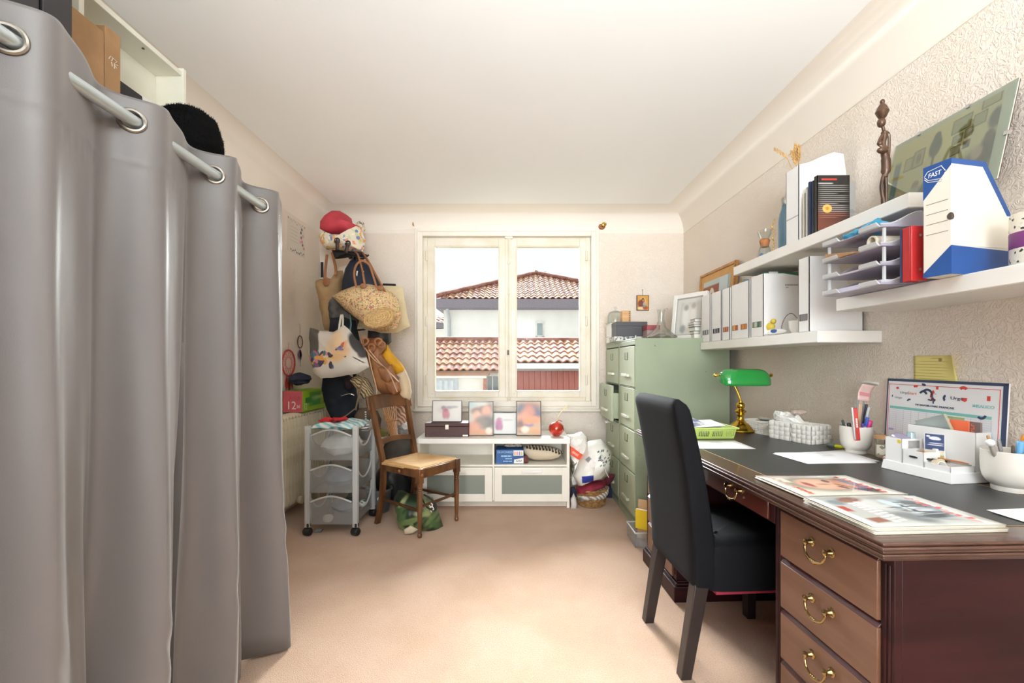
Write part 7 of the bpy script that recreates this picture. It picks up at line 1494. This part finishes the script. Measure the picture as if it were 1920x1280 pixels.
o = card_in('notebook', 'brown notebook with orange lettering in the organiser', 'notebook', (.135, .018, .10), .035, .088, .008, mat('taupe_brown_card', '7a6a64', .5, var=.03), (0, 0, radians(8)))
b = B()
for k in range(5): b.bx(-.0006, 0, .016, .026, .034+.010*k, .0365+.010*k).bx(-.0006, 0, .016 if k % 2 else .0235, .0185 if k % 2 else .026, .034+.010*k, .0415+.010*k)
b.build('orange_print', mat('orange_print', 'ee7650', .5), o)
o = card_in('postcard', 'dark blue postcard with white clouds standing in the middle compartment', 'postcard', (.076, .075, .055), .052, .088, .0012, PAPER, (0, radians(-3), radians(38)), mp=print_mat('blue_cloud_card', 'd6d2c2', [('b', .026, .06, .03, .028, 0, .05, '3d4c72'), ('e', .026, .072, .014, .006, 0, .15, 'e6e8ee'), ('e', .018, .07, .008, .004, 0, .2, 'e6e8ee'), ('e', .042, .078, .005, .003, 0, .2, 'e6e8ee'), ('b', .022, .055, .016, .0015, 0, .3, 'd8dbe6'), ('b', .024, .049, .018, .0015, 0, .3, 'd8dbe6'), ('e', .024, .022, .006, .012, 0, .3, '6a5a3a'), ('b', .026, .008, .026, .008, 0, .4, 'a79a5a')], 'yz', .5))
o = thing('pale_blue_cup', 'pale blue plastic tumbler standing in the tall compartment of the organiser', 'tumbler', og_at(.06, .175, .085)); B().shell([(0, 0), (.016, 0), (.012, .05), (.011, .05), (.014, .004), (0, .004)], 18).build('tumbler', see('pale_blue_plastic', 'd8eef2', .25, .2, dcol='cfe6ec'), o)
bundle('lilac_film', 'crumpled lilac film stuffed in the tall compartment of the organiser', 'film', tuple(og_at(.035, .188, .108)), [(-.025, -.025), (.025, -.02), (.025, .025), (-.025, .025)], .035, see('lilac_film', 'e2dcf2', .4, .15, dcol='d6cfea'), seed=5, wr=.008, ws=30)
for k, (x, y) in enumerate(((.03, .115), (.048, .125), (.04, .10))):
    o = thing('cork', ['tan cork at the front of the middle compartment', 'second tan cork in the middle compartment', 'pale cork nearest the low compartment'][k], 'cork', og_at(x, y, .068), rot=(radians(70+20*k), 0, radians(40*k)), group='corks in the organiser'); B().lathe([(0, -.016), (.0095, -.015), (.0105, 0), (.0095, .015), (0, .016)], 12).build('body', MATS['cork'] if k < 2 else mat('pale_cork', 'd8b08c', .8, var=.1), o)
o = thing('white_eraser', 'small white eraser standing in the middle compartment behind the corks', 'eraser', og_at(.07, .098, .070), rot=(0, 0, radians(8))); B().bx(-.012, .012, -.01, .01, 0, .022).build('body', PAPER, o, bevel=.002); B().bx(-.0125, .0125, -.0105, .0105, 0, .008).build('sleeve', WHITE, o)
sc_ = thing('scissors', 'black-handled scissors lying in the low compartment of the organiser', 'scissors', og_at(.02, .105, .060), rot=(0, radians(2), radians(-55)))
B().tube([(.0+.03*cos(t), .012*sin(t), .0) for t in [2*pi*i/20 for i in range(20)]], .0035, 6, closed=True).tube([(.03, 0, 0), (.07, .004, 0)], .004, 6).build('handle', BLACK, sc_); B().bx(.065, .12, -.005, .005, -.001, .002).build('blade', MATS['brushed_steel'], sc_)
o = thing('tape_roll', 'roll of clear tape with a white core in the low compartment', 'tape', og_at(.03, .055, .040), rot=(radians(72), 0, radians(8))); B().shell([(.018, -.008), (.026, -.008), (.026, .008), (.018, .008), (.018, -.008)], 24).build('roll', mat('clear_brown_tape', 'cfc0a0', .2, coat=.4), o); B().shell([(.016, -.009), (.018, -.009), (.018, .009), (.016, .009), (.016, -.009)], 24).build('core', WHITE, o)
pen('pencil', 'orange-brown pencil lying along the edge of the low compartment', tuple(og_at(.085, .012, .058)), tuple(og_at(.055, .11, .062)), .0035, mat('orange_brown_pencil', 'b0704a', .4, var=.05), cat='pencil')

# second pen pot at the frame edge
C2 = (1.500, 1.345); round_cup('pen_pot', 'white ceramic pot full of pencils and brushes at the near end of the desk', *C2, .067, .118)
for (a, r0, lean, h, c_, cap, lab, rr, cat) in ((185, .045, .035, .165, 'b08a5a', None, 'bare wooden pencil leaning from the near pot', .0035, 'pencil'), (200, .04, .03, .155, 'c9a878', '8a8a88', 'paintbrush with a pale handle in the near pot', .004, 'brush'), (240, .045, .012, .155, '8fc0e6', '6fb0e0', 'light blue highlighter in the near pot', .0075, 'pen'), (225, .03, .02, .14, '5a5048', None, 'dark grey pencil in the near pot', .0035, 'pencil'), (265, .04, .015, .155, 'b8403c', None, 'dull red pen in the near pot', .006, 'pen'), (285, .045, .018, .145, '26262a', 'e3c23a', 'black pen with a yellow top in the near pot', .006, 'pen'), (305, .03, .02, .16, '3c3434', None, 'dark brown pencil in the near pot', .0035, 'pencil'), (320, .045, .015, .135, '2a2a2c', 'c9c6c0', 'black marker with a pale cap in the near pot', .007, 'pen'), (270, .01, .02, .17, 'c9872e', None, 'ochre pencil in the middle of the near pot', .0035, 'pencil')):
    p0, p1 = inpot(C2, a, r0, 0, lean, h); pen(cat if cat != 'brush' else 'paintbrush', lab, p0, p1, rr, mat('pen_'+c_, c_, .35, var=.03), capm=mat('pen_'+cap, cap, .35, var=.03) if cap else None, cat=cat, group='pens in the near pot')
p0, p1 = inpot(C2, 190, .05, 0, .03, .145); o = pen('glue_tube', 'round white-topped tube leaning out of the near pot', p0, p1, .006, mat('grey_tube', '9a958e', .35), cat='tube', group='pens in the near pot'); B().ell(tuple((Vector((0, 0, (Vector(p1)-Vector(p0)).length)))), .011, 12, 8).build('round_top', WHITE, o)

# magazines on the near corner
def magazine(label, x, y, rz, w, l, z, th, m, pages, wavy=.0, part2=None, titles=()):
    """w across (x), l along the cover's short side (y)"""
    o = thing('magazine', label, 'magazine', (x, y, z), rz, group=None)
    f_ = lambda u, v: wavy*(sin(3.1*u+v*2)*.5+max(0, .35-u)**2*3*(v > -1))
    B().grid(lambda u, v: (w*u, l*v, th+f_(u, v)), 12, 8).build('cover', m, o, ang=80).modifiers.new('thick', 'SOLIDIFY').thickness = .0006
    for k in range(pages):
        z0 = th*k/pages; dx = .0035*((k*37) % 5-2)/2
        B().grid(lambda u, v: (w*u+dx, l*v+dx*.6, z0+(th/pages)*.5+f_(u, v)*(k+1)/pages*.8), 10, 5).build('page_block', mat('magazine_pages_a', 'd9d4c6', .6, var=.06) if k % 2 else mat('magazine_pages_b', 'bdb6a6', .6, var=.06), o).modifiers.new('thick', 'SOLIDIFY').thickness = th/pages*.82
    for s, tw_, px_, py_, rz2, m_, hh in titles: lettering(s, tw_, m_, o, (px_, py_, th+.0012+f_(px_/w, py_/l)), (0, 0, rz2), h=hh, ext=.0003)
    return o
w1, l1 = .315, .222
face = [('b', .16, .11, .155, .108, 0, .02, 'd8d2c6'), ('e', .15, .12, .115, .085, 0, .25, '8a8878'), ('e', .155, .115, .085, .062, 0, .2, 'd9a58c'), ('e', .13, .115, .05, .05, 0, .6, 'e6b9a2'), ('e', .245, .10, .04, .085, 0, .25, '2f3038'), ('e', .225, .12, .03, .05, 0, .5, 'c98f78'), ('e', .185, .075, .010, .018, 15, .4, '5a3a34'), ('e', .185, .150, .010, .018, -15, .4, '5a3a34'), ('e', .10, .112, .012, .03, 0, .4, 'a84a42'), ('e', .15, .112, .022, .008, 0, .5, 'c08068'), ('b', .245, .11, .012, .045, 6, .2, '55607c'), ('b', .04, .05, .006, .035, 0, .2, 'c0452f'), ('b', .055, .165, .012, .03, 0, .3, 'e3ddd0'), ('b', .29, .11, .02, .105, 0, .1, 'efeae2'), ('b', .11, .216, .10, .003, 0, .1, 'b5332f')]
face += [('b', .268+.006*sin(k*2.1), .030+.021*k, .009, .0065, 20*(k % 3-1), .2, 'cf3a30') for k in range(9)]+[('e', .195, .10, .006, .022, 20, .3, 'b0402f'), ('e', .215, .055, .012, .012, 0, .3, '4a3f66')]+[('b', .035+.009*(k % 2), .02+.016*k, .006, .0045, 15, .3, 'c98a78') for k in range(11)]
MC1 = print_mat('portrait_cover', 'e6dfd6', face, 'xy', .25, coat=.4)
magazine('magazine with a colour portrait cover lying farther on the desk corner', .822, 1.262, R3+radians(1), w1, l1, DT, .006, MC1, 3, .004)
face2 = [('b', .16, .11, .155, .108, 0, .02, 'b9bcb8'), ('e', .23, .12, .05, .075, 0, .3, '8fa2aa'), ('e', .215, .12, .035, .05, 0, .4, 'd7dde0'), ('e', .22, .07, .045, .02, 20, .4, '2c3236'), ('e', .245, .15, .03, .03, 0, .5, '33393d'), ('e', .20, .14, .006, .016, 0, .4, '2a2e33'), ('e', .20, .105, .006, .014, 0, .4, '2a2e33'), ('e', .175, .12, .010, .026, 0, .5, '6d7276'), ('e', .15, .06, .03, .05, 30, .5, '6f7678'), ('e', .13, .15, .04, .05, 0, .6, 'd3d6d4'), ('e', .10, .19, .04, .02, 20, .4, '8a5a4c'), ('e', .05, .17, .02, .02, 0, .4, '7c8a92'), ('b', .035, .12, .010, .02, 0, .3, 'b04038'), ('b', .05, .04, .02, .015, 10, .3, '8c5a48'), ('b', .012, .11, .008, .10, 0, .1, 'e3dcd2'), ('b', .295, .11, .016, .105, 0, .1, 'e9e4dc')]
face2 += [('b', .272+.007*sin(k*1.7), .025+.019*k, .010, .0055, 25*(k % 3-1), .2, 'd0453f' if k % 4 else 'e7a9a2') for k in range(10)]+[('b', .085+.022*(k // 9), .03+.0165*(k % 9)+.008*(k // 9), .009, .0045, 6, .15, 'f1efe9') for k in range(18)]+[('b', .205+.012*sin(k), .04+.018*k, .04, .0035, 8*(k % 3-1), .5, '3d4448' if k % 2 else '8f989b') for k in range(8)]+[('e', .185, .16, .016, .03, 0, .3, 'cfe0e8')]
MC2 = print_mat('grey_portrait_cover', 'c9c9c4', face2, 'xy', .25, coat=.4)
magazine('thin magazine under the grey-portrait magazine on the desk corner', .813, 1.000, R3, w1, l1+.006, DT, .008, MC2, 3, 0)
magazine('magazine with a grey portrait cover and red title on the near desk corner', .808, 1.004, R3-radians(.6), w1, l1, DT+.0086, .007, MC2, 3, .001)
